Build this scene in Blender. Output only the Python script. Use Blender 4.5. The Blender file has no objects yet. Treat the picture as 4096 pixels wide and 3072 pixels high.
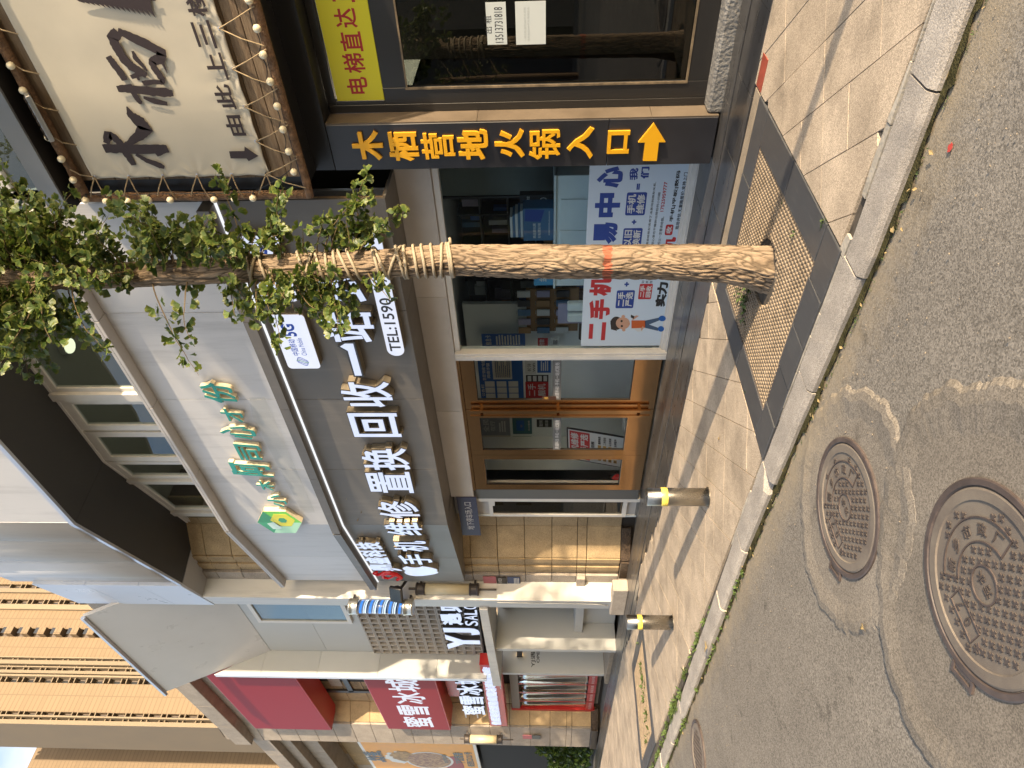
import bpy, bmesh, math, random
import numpy as np
from mathutils import Vector, Matrix, noise
random.seed(7); RNG = np.random.RandomState(11)
SC = bpy.context.scene
COL = SC.collection
R = math.radians

# ---------------------------------------------------------------- camera, world, sun, exposure
FPX, HCAM = 2720.0, 1.6
PITCH, ROLL, TH = math.atan(128/2720), 0.0035, math.atan(2616/2720)
_f0 = Vector((-math.cos(TH), math.sin(TH), 0)); _up = Vector((0, 0, 1))
_r0 = Vector((_f0.y, -_f0.x, 0))
CF = _f0*math.cos(PITCH) + _up*math.sin(PITCH)
_d0 = -(_up*math.cos(PITCH) - _f0*math.sin(PITCH))
CR = _r0*math.cos(ROLL) + _d0*math.sin(ROLL)          # the place's "right"
CD = _d0*math.cos(ROLL) - _r0*math.sin(ROLL)          # the place's "down"
CPOS = Vector((0, 0, HCAM))
cam = bpy.data.cameras.new('camera'); cam.sensor_width = 36; cam.lens = FPX/4096*36
cam.clip_start = 0.05; cam.clip_end = 2000
cam_o = bpy.data.objects.new('camera', cam); COL.objects.link(cam_o)
_x, _y, _z = CD, CR, -CF                              # the phone was held on its side: picture-right is down
cam_o.matrix_world = Matrix(((_x.x, _y.x, _z.x, 0), (_x.y, _y.y, _z.y, 0), (_x.z, _y.z, _z.z, HCAM), (0, 0, 0, 1)))
SC.camera = cam_o

SUN_EL, SUN_AZ = R(16.0), R(8.5)                      # sun low along the street, slightly in front of the facades
SDIR = Vector((math.cos(SUN_EL)*math.cos(SUN_AZ), -math.cos(SUN_EL)*math.sin(SUN_AZ), math.sin(SUN_EL)))
EXPO = 1.45
SC.view_settings.view_transform = 'Standard'; SC.view_settings.look = 'None'
SC.view_settings.exposure = EXPO; SC.view_settings.gamma = 1.0; SC.view_settings.use_curve_mapping = False
EX = 2**EXPO
wd = bpy.data.worlds.new('World'); SC.world = wd; wd.use_nodes = True
nt = wd.node_tree; nt.nodes.clear()
wo = nt.nodes.new('ShaderNodeOutputWorld'); bg = nt.nodes.new('ShaderNodeBackground')
sky = nt.nodes.new('ShaderNodeTexSky'); sky.sky_type = 'NISHITA'; sky.sun_disc = False
sky.sun_elevation = SUN_EL; sky.sun_rotation = R(90) + SUN_AZ
sky.air_density = 1.0; sky.dust_density = 2.6; sky.ozone_density = 0.7
tc = nt.nodes.new('ShaderNodeTexCoord'); mp = nt.nodes.new('ShaderNodeMapping'); mp.inputs['Scale'].default_value = (3, 3, 7)
cn = nt.nodes.new('ShaderNodeTexNoise'); cn.inputs['Scale'].default_value = 1.3; cn.inputs['Detail'].default_value = 7
cr = nt.nodes.new('ShaderNodeValToRGB'); cr.color_ramp.elements[0].position = .40; cr.color_ramp.elements[1].position = .68
mx = nt.nodes.new('ShaderNodeMix'); mx.data_type = 'RGBA'
nt.links.new(tc.outputs['Generated'], mp.inputs['Vector']); nt.links.new(mp.outputs[0], cn.inputs['Vector'])
nt.links.new(cn.outputs['Fac'], cr.inputs['Fac']); nt.links.new(cr.outputs['Color'], mx.inputs[0])
nt.links.new(sky.outputs[0], mx.inputs[6]); mx.inputs[7].default_value = (3.4, 3.35, 3.3, 1)
nt.links.new(mx.outputs[2], bg.inputs['Color']); bg.inputs['Strength'].default_value = 0.15
nt.links.new(bg.outputs[0], wo.inputs['Surface'])
sl = bpy.data.lights.new('sun', 'SUN'); sl.energy = 3.8; sl.angle = R(0.5); sl.color = (1.0, 0.80, 0.56)
so = bpy.data.objects.new('sun', sl); COL.objects.link(so); so.location = (20, -5, 20)
so.rotation_euler = SDIR.to_track_quat('Z', 'Y').to_euler()
SC.cycles.max_bounces = 8; SC.cycles.transparent_max_bounces = 16
SC.cycles.use_adaptive_sampling = True
try: SC.cycles.use_denoising = True
except Exception: pass

# ---------------------------------------------------------------- surveying helpers: sight lines met with real planes
def ray(x, y): return CF + CR*((3072-y-1536)/FPX) + CD*((x-2048)/FPX)
def G(x, y, z=0.0):
    r = ray(x, y); return CPOS + r*((z-HCAM)/r.z)
def FY(x, y, Y):
    r = ray(x, y); return CPOS + r*(Y/r.y)
def FX(x, y, X):
    r = ray(x, y); return CPOS + r*(X/r.x)
def FP(x, y, p, n):
    r = ray(x, y); return CPOS + r*((Vector(p)-CPOS).dot(n)/r.dot(n))

def rect(xa, xb, ya, yb, Y, ox=0, oy=0, s=1.0):
    """a picture-aligned patch met with the wall plane Y: returns x0,x1,z0,z1"""
    xa, xb, ya, yb = ox+xa/s, ox+xb/s, oy+ya/s, oy+yb/s; u = 3072-(ya+yb)/2; v = (xa+xb)/2
    sl_ = abs((v-2185)/(u+1080))*abs(yb-ya); k = max(.35, 1-sl_/abs(xb-xa)); c = (xa+xb)/2; h = (xb-xa)/2*k; ym = (ya+yb)/2
    return FY(c, yb, Y).x, FY(c, ya, Y).x, FY(c+h, ym, Y).z, FY(c-h, ym, Y).z
# ---------------------------------------------------------------- objects
ORG = {}
def org(p): return ORG.get(p.name, Vector((0, 0, 0))) if p else Vector((0, 0, 0))
def tag(o, label=None, cat=None, group=None, kind=None):
    if label: o['label'] = label
    if cat: o['category'] = cat
    if group: o['group'] = group
    if kind: o['kind'] = kind
    return o
def thing(name, label, cat, loc=(0, 0, 0), group=None):
    o = bpy.data.objects.new(name, None); COL.objects.link(o); o.location = loc
    o.empty_display_size = .2; ORG[o.name] = Vector(loc)
    return tag(o, label, cat, group)
def mesh_obj(name, me, mat=None, parent=None, smooth=False):
    o = bpy.data.objects.new(name, me); COL.objects.link(o)
    if mat and not me.materials: me.materials.append(mat)
    if smooth: me.shade_smooth()
    if parent: o.parent = parent; ORG[o.name] = org(parent)
    return o
def copy_tree(o, loc=None, parent=None, label=None):
    c = o.copy(); COL.objects.link(c)
    if parent: c.parent = parent
    if loc is not None: c.location = loc
    if label: c['label'] = label
    ORG[c.name] = Vector(c.location) if not parent else org(parent)
    for ch in list(o.children): copy_tree(ch, None, c)
    return c

class MB:
    def __init__(s): s.v = []; s.f = []
    def add(s, vs, fs):
        n = len(s.v); s.v += [tuple(p) for p in vs]; s.f += [tuple(i+n for i in f) for f in fs]; return s
    def box(s, x0, x1, y0, y1, z0, z1, M=None):
        x0, x1 = min(x0, x1), max(x0, x1); y0, y1 = min(y0, y1), max(y0, y1); z0, z1 = min(z0, z1), max(z0, z1)
        vs = [(x0, y0, z0), (x1, y0, z0), (x1, y1, z0), (x0, y1, z0), (x0, y0, z1), (x1, y0, z1), (x1, y1, z1), (x0, y1, z1)]
        if M is not None: vs = [tuple(M @ Vector(v)) for v in vs]
        return s.add(vs, [(0, 3, 2, 1), (4, 5, 6, 7), (0, 1, 5, 4), (1, 2, 6, 5), (2, 3, 7, 6), (3, 0, 4, 7)])
    def cbox(s, x0, x1, y0, y1, z0, z1, c=.01, M=None):
        """box with chamfered edges (every edge)"""
        b = bmesh.new(); bmesh.ops.create_cube(b, size=1)
        for v in b.verts: v.co = Vector(((x0+x1)/2+v.co.x*(x1-x0), (y0+y1)/2+v.co.y*(y1-y0), (z0+z1)/2+v.co.z*(z1-z0)))
        bmesh.ops.bevel(b, geom=b.edges[:], offset=c, segments=1, affect='EDGES', profile=.5)
        if M is not None: b.transform(M)
        b.verts.index_update(); s.add([v.co[:] for v in b.verts], [[v.index for v in f.verts] for f in b.faces]); b.free(); return s
    def prism(s, pts, vec):
        """closed solid: polygon pts (3D) swept along vec"""
        n = len(pts); vec = Vector(vec); P = [Vector(p) for p in pts]
        nrm = Vector((0, 0, 0))
        for i in range(n): nrm += P[i].cross(P[(i+1) % n])
        if nrm.dot(vec) < 0: P.reverse()
        vs = P + [p+vec for p in P]
        fs = [tuple(reversed(range(n))), tuple(range(n, 2*n))] + [(i, (i+1) % n, n+(i+1) % n, n+i) for i in range(n)]
        return s.add(vs, fs)
    def tube(s, pts, r, n=8, cap=True):
        P = [Vector(p) for p in pts]; m = len(P); rr = r if hasattr(r, '__len__') else [r]*m
        vs = []; pu = None
        for i, p in enumerate(P):
            t = (P[min(i+1, m-1)]-P[max(i-1, 0)]); t = t.normalized() if t.length > 1e-9 else Vector((0, 0, 1))
            if pu is None: pu = t.orthogonal().normalized()
            u = pu - t*pu.dot(t)
            u = u.normalized() if u.length > 1e-6 else t.orthogonal().normalized()
            pu = u; w = t.cross(u)
            for k in range(n):
                a = 2*math.pi*k/n; vs.append(p+(u*math.cos(a)+w*math.sin(a))*rr[i])
        fs = [(i*n+k, i*n+(k+1) % n, (i+1)*n+(k+1) % n, (i+1)*n+k) for i in range(m-1) for k in range(n)]
        if cap: fs += [tuple(reversed(range(n))), tuple(range((m-1)*n, m*n))]
        return s.add(vs, fs)
    def lathe(s, prof, c, n=24, axis='Z', M=None):
        """prof: list of (radius, height)"""
        vs = []
        for (r, h) in prof:
            for k in range(n):
                a = 2*math.pi*k/n; v = Vector((r*math.cos(a), r*math.sin(a), h))
                if axis == 'Y': v = Vector((v.x, v.z, v.y))
                if M is not None: v = M @ v
                vs.append(Vector(c)+v)
        m = len(prof)
        fs = [(i*n+k, i*n+(k+1) % n, (i+1)*n+(k+1) % n, (i+1)*n+k) for i in range(m-1) for k in range(n)]
        fs += [tuple(reversed(range(n))), tuple(range((m-1)*n, m*n))]
        return s.add(vs, fs)
    def ball(s, c, r, n=10, sx=1, sy=1, sz=1):
        prof = [(max(1e-4, r*math.sin(math.pi*i/n)), -r*math.cos(math.pi*i/n)) for i in range(n+1)]
        return s.lathe(prof, c, max(8, n+4), M=Matrix.Diagonal((sx, sy, sz)))
    def mesh(s, name, o=Vector((0, 0, 0))):
        me = bpy.data.meshes.new(name)
        me.from_pydata([(v[0]-o[0], v[1]-o[1], v[2]-o[2]) for v in s.v], [], s.f); me.update(); return me
    def build(s, name, mat, parent=None, smooth=False, fixn=False, loc=None):
        o = org(parent) if parent else (Vector(loc) if loc is not None else Vector((0, 0, 0)))
        me = s.mesh(name, o)
        if fixn:
            b = bmesh.new(); b.from_mesh(me); bmesh.ops.recalc_face_normals(b, faces=b.faces); b.to_mesh(me); b.free()
        ob = mesh_obj(name, me, mat, parent, smooth)
        if not parent and loc is not None: ob.location = loc; ORG[ob.name] = Vector(loc)
        return ob
def box(name, mat, parent, *a, **k): return MB().box(*a, **k).build(name, mat, parent)

# ---------------------------------------------------------------- lettering: glyph outlines fitted into a rectangle
_GC = {}
def glyphs(txt, offset=0.0, extrude=0.0):
    """mesh data (verts, faces) of txt in the built-in font; x right, y up, z out of the face"""
    key = (txt, offset, extrude)
    if key in _GC: return _GC[key]
    cu = bpy.data.curves.new('t', 'FONT'); cu.body = txt; cu.bevel_depth = offset; cu.bevel_resolution = 0; cu.extrude = extrude
    cu.resolution_u = 3; cu.fill_mode = 'BOTH'
    o = bpy.data.objects.new('t', cu); COL.objects.link(o)
    me = bpy.data.meshes.new_from_object(o.evaluated_get(bpy.context.evaluated_depsgraph_get()))
    V = np.array([v.co[:] for v in me.vertices]); F = [tuple(p.vertices) for p in me.polygons]
    if not extrude:      # flat lettering: keep the face and its slightly lower rim
        F = [f for f in F if sum(V[i][2] for i in f)/len(f) > (-1e-7 if offset == 0 else 1e-6)]
        F = F if offset else F[:len(F)]
        used = sorted({i for f in F for i in f}); mp_ = {a: b for b, a in enumerate(used)}; V = V[used]; F = [tuple(mp_[i] for i in f) for f in F]
        V[:, 2] = (V[:, 2]-V[:, 2].max())*(.0004/max(offset, 1e-6) if offset else 0)
    else: V[:, 2] = (V[:, 2]-V[:, 2].min())/(V[:, 2].max()-V[:, 2].min())-.5
    bpy.data.objects.remove(o); bpy.data.curves.remove(cu); bpy.data.meshes.remove(me)
    _GC[key] = (V, F); return _GC[key]
def text_mb(mb, txt, o, xv, yv, w=None, h=None, depth=0.0, bold=0.0, shear=0.0, keep=False):
    """fit txt into the rectangle at o spanned by unit xv*w, yv*h; depth = thickness in front of the rectangle"""
    V, F = glyphs(txt, bold, 0.5 if depth else 0.0)
    V = V.copy(); mn = V.min(0); mxv = V.max(0); d = np.maximum(mxv-mn, 1e-6)
    xv = Vector(xv).normalized(); yv = Vector(yv).normalized(); n = xv.cross(yv)
    if w is None: w = h*d[0]/d[1]
    if h is None: h = w*d[1]/d[0]
    if keep:
        s_ = min(w/d[0], h/d[1]); ox = (w-d[0]*s_)/2; oy = (h-d[1]*s_)/2; sx = sy = s_
    else: sx, sy, ox, oy = w/d[0], h/d[1], 0, 0
    X = (V[:, 0]-mn[0])*sx+ox; Yv = (V[:, 1]-mn[1])*sy+oy; X = X+shear*Yv
    Z = (V[:, 2]+0.5)*depth if depth else V[:, 2]
    o = Vector(o)
    P = [(o+xv*float(a)+yv*float(b)+n*float(c))[:] for a, b, c in zip(X, Yv, Z)]
    mb.add(P, F); return w
def text(name, mat, parent, txt, o, xv=(1, 0, 0), yv=(0, 0, 1), **k):
    mb = MB(); text_mb(mb, txt, o, xv, yv, **k); return mb.build(name, mat, parent)
def outline(mb, pts, o, xv, yv, depth):
    """flat outline (2D pts) made a solid of given depth on a face"""
    xv = Vector(xv).normalized(); yv = Vector(yv).normalized(); n = xv.cross(yv)
    mb.prism([Vector(o)+xv*p[0]+yv*p[1] for p in pts], n*depth)
def rrect(x0, x1, y0, y1, r, n=5):
    P = []
    for cx, cy, a0 in ((x1-r, y1-r, 0), (x0+r, y1-r, 90), (x0+r, y0+r, 180), (x1-r, y0+r, 270)):
        for k in range(n+1):
            a = R(a0+90*k/n); P.append((cx+r*math.cos(a), cy+r*math.sin(a)))
    return P
def brush(mb, strokes, o, xv, yv, s, depth=0.0015):
    """brush writing: each stroke is a list of (x, y, half width)"""
    xv = Vector(xv).normalized(); yv = Vector(yv).normalized(); n = xv.cross(yv)
    for si, st in enumerate(strokes):
        P = []
        for i in range(len(st)-1):
            for k in range(5):
                t = k/5; P.append([st[i][j]*(1-t)+st[i+1][j]*t for j in range(3)])
        P.append(list(st[-1])); L = []; Rr = []
        for i, p in enumerate(P):
            a, b = P[max(0, i-1)], P[min(len(P)-1, i+1)]
            dx, dy = b[0]-a[0], b[1]-a[1]; l = math.hypot(dx, dy) or 1; nx, ny = -dy/l, dx/l
            j1, j2 = (1+random.uniform(-.12, .12)), (1+random.uniform(-.12, .12))
            L.append((p[0]+nx*p[2]*j1, p[1]+ny*p[2]*j1)); Rr.append((p[0]-nx*p[2]*j2, p[1]-ny*p[2]*j2))
        base = Vector(o)+n*(depth+si*0.00012); m = len(P)
        vs = [base+xv*q[0]*s+yv*q[1]*s for q in L]+[base+xv*q[0]*s+yv*q[1]*s for q in Rr]
        mb.add(vs, [(i, m+i, m+i+1, i+1) for i in range(m-1)])

# ---------------------------------------------------------------- materials
def M(name, col, rough=.6, metal=0., spec=.5, var=0., vs=2., bump=0., bs=60., bd=.01, stops=None, em=None, es=0., coat=0., stretch=None, col2=None, ramp=(.35, .7), det=6):
    m = bpy.data.materials.new(name); m.use_nodes = True; t = m.node_tree; b = t.nodes['Principled BSDF']
    b.inputs['Roughness'].default_value = rough; b.inputs['Metallic'].default_value = metal
    b.inputs['Specular IOR Level'].default_value = spec; b.inputs['Base Color'].default_value = (*col, 1)
    if coat: b.inputs['Coat Weight'].default_value = coat; b.inputs['Coat Roughness'].default_value = .08
    if em: b.inputs['Emission Color'].default_value = (*em, 1); b.inputs['Emission Strength'].default_value = es
    g = t.nodes.new('ShaderNodeNewGeometry'); src = g.outputs['Position']
    if stretch:
        mpn = t.nodes.new('ShaderNodeMapping'); mpn.inputs['Scale'].default_value = stretch
        t.links.new(src, mpn.inputs['Vector']); src = mpn.outputs[0]
    if var or col2:
        n = t.nodes.new('ShaderNodeTexNoise'); n.inputs['Scale'].default_value = vs; n.inputs['Detail'].default_value = det; n.inputs['Roughness'].default_value = .62
        t.links.new(src, n.inputs['Vector'])
        rp = t.nodes.new('ShaderNodeValToRGB'); t.links.new(n.outputs['Fac'], rp.inputs['Fac'])
        c2 = col2 if col2 else tuple(min(1, c*(1+var)) for c in col); c1 = col if col2 else tuple(c*(1-var) for c in col)
        rp.color_ramp.elements[0].color = (*c1, 1); rp.color_ramp.elements[1].color = (*c2, 1)
        rp.color_ramp.elements[0].position, rp.color_ramp.elements[1].position = ramp
        oi = t.nodes.new('ShaderNodeObjectInfo'); mm = t.nodes.new('ShaderNodeMath'); mm.operation = 'MULTIPLY_ADD'
        mm.inputs[1].default_value = .16; mm.inputs[2].default_value = .92; t.links.new(oi.outputs['Random'], mm.inputs[0])
        hs = t.nodes.new('ShaderNodeHueSaturation'); t.links.new(mm.outputs[0], hs.inputs['Value']); t.links.new(rp.outputs[0], hs.inputs['Color'])
        t.links.new(hs.outputs[0], b.inputs['Base Color'])
        r2 = t.nodes.new('ShaderNodeMath'); r2.operation = 'MULTIPLY_ADD'; r2.inputs[1].default_value = .25; r2.inputs[2].default_value = max(0, rough-.12)
        t.links.new(n.outputs['Fac'], r2.inputs[0]); t.links.new(r2.outputs[0], b.inputs['Roughness'])
    if bump:
        n2 = t.nodes.new('ShaderNodeTexNoise'); n2.inputs['Scale'].default_value = bs; n2.inputs['Detail'].default_value = 4; t.links.new(src, n2.inputs['Vector'])
        bp = t.nodes.new('ShaderNodeBump'); bp.inputs['Strength'].default_value = bump; bp.inputs['Distance'].default_value = bd
        t.links.new(n2.outputs['Fac'], bp.inputs['Height']); t.links.new(bp.outputs[0], b.inputs['Normal'])
    return m
def speckle(m, scale, amt, col=None, thr=(.25, .6)):
    """fine grain (granite, aggregate) over whatever feeds the base colour"""
    t = m.node_tree; b = t.nodes['Principled BSDF']; g = t.nodes.new('ShaderNodeNewGeometry')
    v = t.nodes.new('ShaderNodeTexVoronoi'); v.inputs['Scale'].default_value = scale; t.links.new(g.outputs['Position'], v.inputs['Vector'])
    sep = t.nodes.new('ShaderNodeSeparateColor'); t.links.new(v.outputs['Color'], sep.inputs[0])
    rp = t.nodes.new('ShaderNodeMapRange'); t.links.new(sep.outputs[0], rp.inputs[0]); rp.inputs[3].default_value = 1-amt; rp.inputs[4].default_value = 1+amt
    mu = t.nodes.new('ShaderNodeMix'); mu.data_type = 'RGBA'; mu.blend_type = 'MULTIPLY'; mu.inputs[0].default_value = 1
    lk = b.inputs['Base Color'].links
    if lk: t.links.new(lk[0].from_socket, mu.inputs[6])
    else: mu.inputs[6].default_value = b.inputs['Base Color'].default_value
    cb = t.nodes.new('ShaderNodeCombineColor')
    for i in range(3): t.links.new(rp.outputs[0], cb.inputs[i])
    t.links.new(cb.outputs[0], mu.inputs[7]); t.links.new(mu.outputs[2], b.inputs['Base Color']); return m
def stains(m, scale, lo, hi, dark=.55, stretch=(1, 1, 1), seed=0.0):
    """irregular darker stains over whatever feeds the base colour"""
    t = m.node_tree; b = t.nodes['Principled BSDF']; g = t.nodes.new('ShaderNodeNewGeometry'); mp_ = t.nodes.new('ShaderNodeMapping'); mp_.inputs['Scale'].default_value = stretch; mp_.inputs['Location'].default_value = (seed, seed*2, seed*3)
    n = t.nodes.new('ShaderNodeTexNoise'); n.inputs['Scale'].default_value = scale; n.inputs['Detail'].default_value = 9; n.inputs['Roughness'].default_value = .7
    t.links.new(g.outputs['Position'], mp_.inputs['Vector']); t.links.new(mp_.outputs[0], n.inputs['Vector'])
    mr = t.nodes.new('ShaderNodeMapRange'); mr.inputs[1].default_value = lo; mr.inputs[2].default_value = hi; mr.inputs[3].default_value = 1; mr.inputs[4].default_value = dark; t.links.new(n.outputs['Fac'], mr.inputs[0])
    cb = t.nodes.new('ShaderNodeCombineColor'); mu = t.nodes.new('ShaderNodeMix'); mu.data_type = 'RGBA'; mu.blend_type = 'MULTIPLY'; mu.inputs[0].default_value = 1
    for i in range(3): t.links.new(mr.outputs[0], cb.inputs[i])
    lk = b.inputs['Base Color'].links
    if lk: t.links.new(lk[0].from_socket, mu.inputs[6])
    else: mu.inputs[6].default_value = b.inputs['Base Color'].default_value
    t.links.new(cb.outputs[0], mu.inputs[7]); t.links.new(mu.outputs[2], b.inputs['Base Color']); return m
def glass(name, tint=(.75, .82, .82), refl=1.0, rough=.0, base=.03):
    m = bpy.data.materials.new(name); m.use_nodes = True; t = m.node_tree; t.nodes.clear()
    o = t.nodes.new('ShaderNodeOutputMaterial'); mixs = t.nodes.new('ShaderNodeMixShader')
    tr = t.nodes.new('ShaderNodeBsdfTransparent'); tr.inputs[0].default_value = (*tint, 1)
    gl = t.nodes.new('ShaderNodeBsdfGlossy'); gl.inputs['Roughness'].default_value = rough; gl.inputs[0].default_value = (.9, .93, .95, 1)
    fr = t.nodes.new('ShaderNodeFresnel'); fr.inputs[0].default_value = 1.5
    mm = t.nodes.new('ShaderNodeMath'); mm.operation = 'MULTIPLY_ADD'; mm.inputs[1].default_value = refl; mm.inputs[2].default_value = base; mm.use_clamp = True
    ge = t.nodes.new('ShaderNodeNewGeometry'); inv = t.nodes.new('ShaderNodeMath'); inv.operation = 'SUBTRACT'; inv.inputs[0].default_value = 1; t.links.new(ge.outputs['Backfacing'], inv.inputs[1])
    mf = t.nodes.new('ShaderNodeMath'); mf.operation = 'MULTIPLY'; t.links.new(mm.outputs[0], mf.inputs[0]); t.links.new(inv.outputs[0], mf.inputs[1])   # the far face of a pane only transmits
    t.links.new(fr.outputs[0], mm.inputs[0]); t.links.new(mf.outputs[0], mixs.inputs[0]); t.links.new(tr.outputs[0], mixs.inputs[1]); t.links.new(gl.outputs[0], mixs.inputs[2])
    t.links.new(mixs.outputs[0], o.inputs[0]); return m
def lit(name, col, level):
    """self-lit sign face: shows at the given display-linear level under the scene's exposure"""
    return M(name, (.22, .22, .22), rough=.35, em=col, es=level/EX)
# ================================================================ materials shared
m_asph = speckle(M('asphalt', (.215, .196, .170), rough=.95, spec=.1, var=.13, vs=1.4, bump=.5, bs=110, bd=.004), 135, .38)
m_asph2 = speckle(M('patched_asphalt', (.20, .178, .150), rough=.95, spec=.1, var=.14, vs=2.6, bump=.3, bs=220, bd=.003), 180, .34)
m_dust = M('sandy_dust', (.25, .2, .135), rough=.95, spec=.1, var=.3, vs=9, bump=.6, bs=120, bd=.004)
m_moss = M('moss_dirt', (.055, .05, .022), rough=1, spec=.1, var=.6, vs=14, bump=1, bs=90, bd=.012)
m_slab = speckle(M('granite_slab', (.43, .352, .265), rough=.75, spec=.3, var=.2, vs=2.3, bump=.3, bs=200, bd=.002), 260, .40); stains(m_slab, 2.6, .52, .70, .66, seed=1.0); stains(m_slab, 18, .66, .72, .6, (1, 1, 1), 9.0)
stains(m_asph, 3.2, .60, .68, .62, seed=3.0); stains(m_asph, 14, .66, .70, .55, seed=7.0); stains(m_asph2, 4, .60, .70, .7, seed=5.0)
m_joint = M('joint_dirt', (.07, .058, .045), rough=1, var=.4, vs=15)
m_kerb = speckle(M('kerb_granite', (.34, .31, .275), rough=.8, spec=.3, var=.16, vs=4, bump=.55, bs=130, bd=.004), 330, .4)
m_mortar = M('mortar', (.36, .33, .28), rough=.95, var=.25, vs=9, bump=.6, bs=60, bd=.006)
m_dgran = M('dark_granite', (.052, .05, .049), rough=.3, spec=.5, var=.28, vs=2.5, stretch=(1, 6, 6)); stains(m_dgran, 3, .5, .7, 1.7, (1, 3, 1), 4.0)
m_dslate = M('dark_slate', (.058, .06, .064), rough=.45, spec=.45, col2=(.10, .10, .10), vs=6, stretch=(9, 1, 1), ramp=(.5, .8))
m_beige = speckle(M('beige_strip', (.25, .205, .15), rough=.8, var=.15, vs=5), 300, .25)
m_soil = M('dusty_soil', (.3, .22, .135), rough=1, var=.35, vs=8, bump=1, bs=50, bd=.02)
m_grate = M('dusty_grate', (.27, .215, .155), rough=.9, spec=.2, var=.25, vs=7)
m_iron = M('cast_iron', (.075, .058, .053), rough=.55, spec=.5, var=.25, vs=14, bump=.25, bs=150, bd=.002)
m_ironfloor = M('dusty_cast_iron', (.125, .105, .09), rough=.75, spec=.35, col2=(.19, .165, .135), vs=5, bump=.4, bs=200, bd=.003)
m_grass = M('weed_green', (.07, .11, .025), rough=.7, var=.3, vs=20)
def gutter_dust(m):
    t = m.node_tree; b = t.nodes['Principled BSDF']; g = t.nodes.new('ShaderNodeNewGeometry'); sp = t.nodes.new('ShaderNodeSeparateXYZ'); t.links.new(g.outputs['Position'], sp.inputs[0])
    n = t.nodes.new('ShaderNodeTexNoise'); n.inputs['Scale'].default_value = 5; n.inputs['Detail'].default_value = 8; n.inputs['Roughness'].default_value = .75; t.links.new(g.outputs['Position'], n.inputs['Vector'])
    mr = t.nodes.new('ShaderNodeMapRange'); mr.inputs[1].default_value = 2.38; mr.inputs[2].default_value = 2.9; t.links.new(sp.outputs[1], mr.inputs[0])
    ad = t.nodes.new('ShaderNodeMath'); ad.operation = 'MULTIPLY_ADD'; ad.inputs[1].default_value = 1.5; ad.inputs[2].default_value = -1.02; t.links.new(n.outputs['Fac'], ad.inputs[0])
    a2 = t.nodes.new('ShaderNodeMath'); a2.operation = 'ADD'; a2.use_clamp = True; t.links.new(mr.outputs[0], a2.inputs[0]); t.links.new(ad.outputs[0], a2.inputs[1])
    mx = t.nodes.new('ShaderNodeMix'); mx.data_type = 'RGBA'; mx.inputs[7].default_value = (.31, .255, .175, 1); t.links.new(a2.outputs[0], mx.inputs[0]); t.links.new(b.inputs['Base Color'].links[0].from_socket, mx.inputs[6]); t.links.new(mx.outputs[2], b.inputs['Base Color'])
gutter_dust(m_asph); gutter_dust(m_asph2)
ZR = -.06
m_relief = M('worn_iron_relief', (.06, .048, .043), rough=.55, spec=.5, var=.2, vs=14)

# ---------------------------------------------------------------- ground, road
box('ground', M('far_ground', (.1, .095, .085), rough=.95, var=.2, vs=.3), None, -400, 400, -400, 400, -.6, -.09)
bpy.data.objects['ground']['kind'] = 'structure'
b = MB(); nx, ny = 120, 40
xs = [-60+100*i/nx for i in range(nx+1)]; ys = [-9+12.0*j/ny for j in range(ny+1)]
b.add([(x, y, ZR+.004*noise.noise((x*.8, y*.8, 3))-.004) for x in xs for y in ys], [(i*(ny+1)+j, (i+1)*(ny+1)+j, (i+1)*(ny+1)+j+1, i*(ny+1)+j+1) for i in range(nx) for j in range(ny)])
tag(b.build('road', m_asph, None, True), kind='structure')

# worn patches of newer asphalt round the covers, each with its sunken broken edge
def blob(cx, cy, rx, ry, seed, n=220, rough=.09, rot=0):
    P = []
    for k in range(n):
        a = 2*math.pi*k/n; r = 1+rough*noise.noise((math.cos(a)*1.7+seed, math.sin(a)*1.7, seed))+.045*noise.noise((math.cos(a)*7, math.sin(a)*7, seed))+.025*noise.noise((math.cos(a)*23, math.sin(a)*23, seed))
        x, y = rx*r*math.cos(a), ry*r*math.sin(a); P.append((cx+x*math.cos(rot)-y*math.sin(rot), cy+x*math.sin(rot)+y*math.cos(rot)))
    return P
def patch(name, P, z, m, zi):
    b = MB(); n = len(P); cx = sum(p[0] for p in P)/n; cy = sum(p[1] for p in P)/n
    rings = [(1.07, ZR-.008), (1.02, z-.004), (.95, z), (.80, zi)]
    vs = [(cx+(p[0]-cx)*s, cy+(p[1]-cy)*s, h) for s, h in rings for p in P]
    fs = [(i*n+k, i*n+(k+1) % n, (i+1)*n+(k+1) % n, (i+1)*n+k) for i in range(3) for k in range(n)]+[tuple(range(3*n, 4*n))]
    return tag(b.add(vs, fs).build(name, m, None), kind='structure')
SMH, BMH = (-3.225, 2.155), (-2.427, 1.277)
patch('asphalt_patch', blob(SMH[0]-.02, SMH[1]+.0, .70, .60, 1.3), ZR+.011, m_asph2, ZR+.003)
patch('asphalt_patch', blob(BMH[0]-.12, BMH[1]+.02, .84, .70, 4.2, rot=.5), ZR+.014, m_asph2, ZR+.0055)
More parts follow.
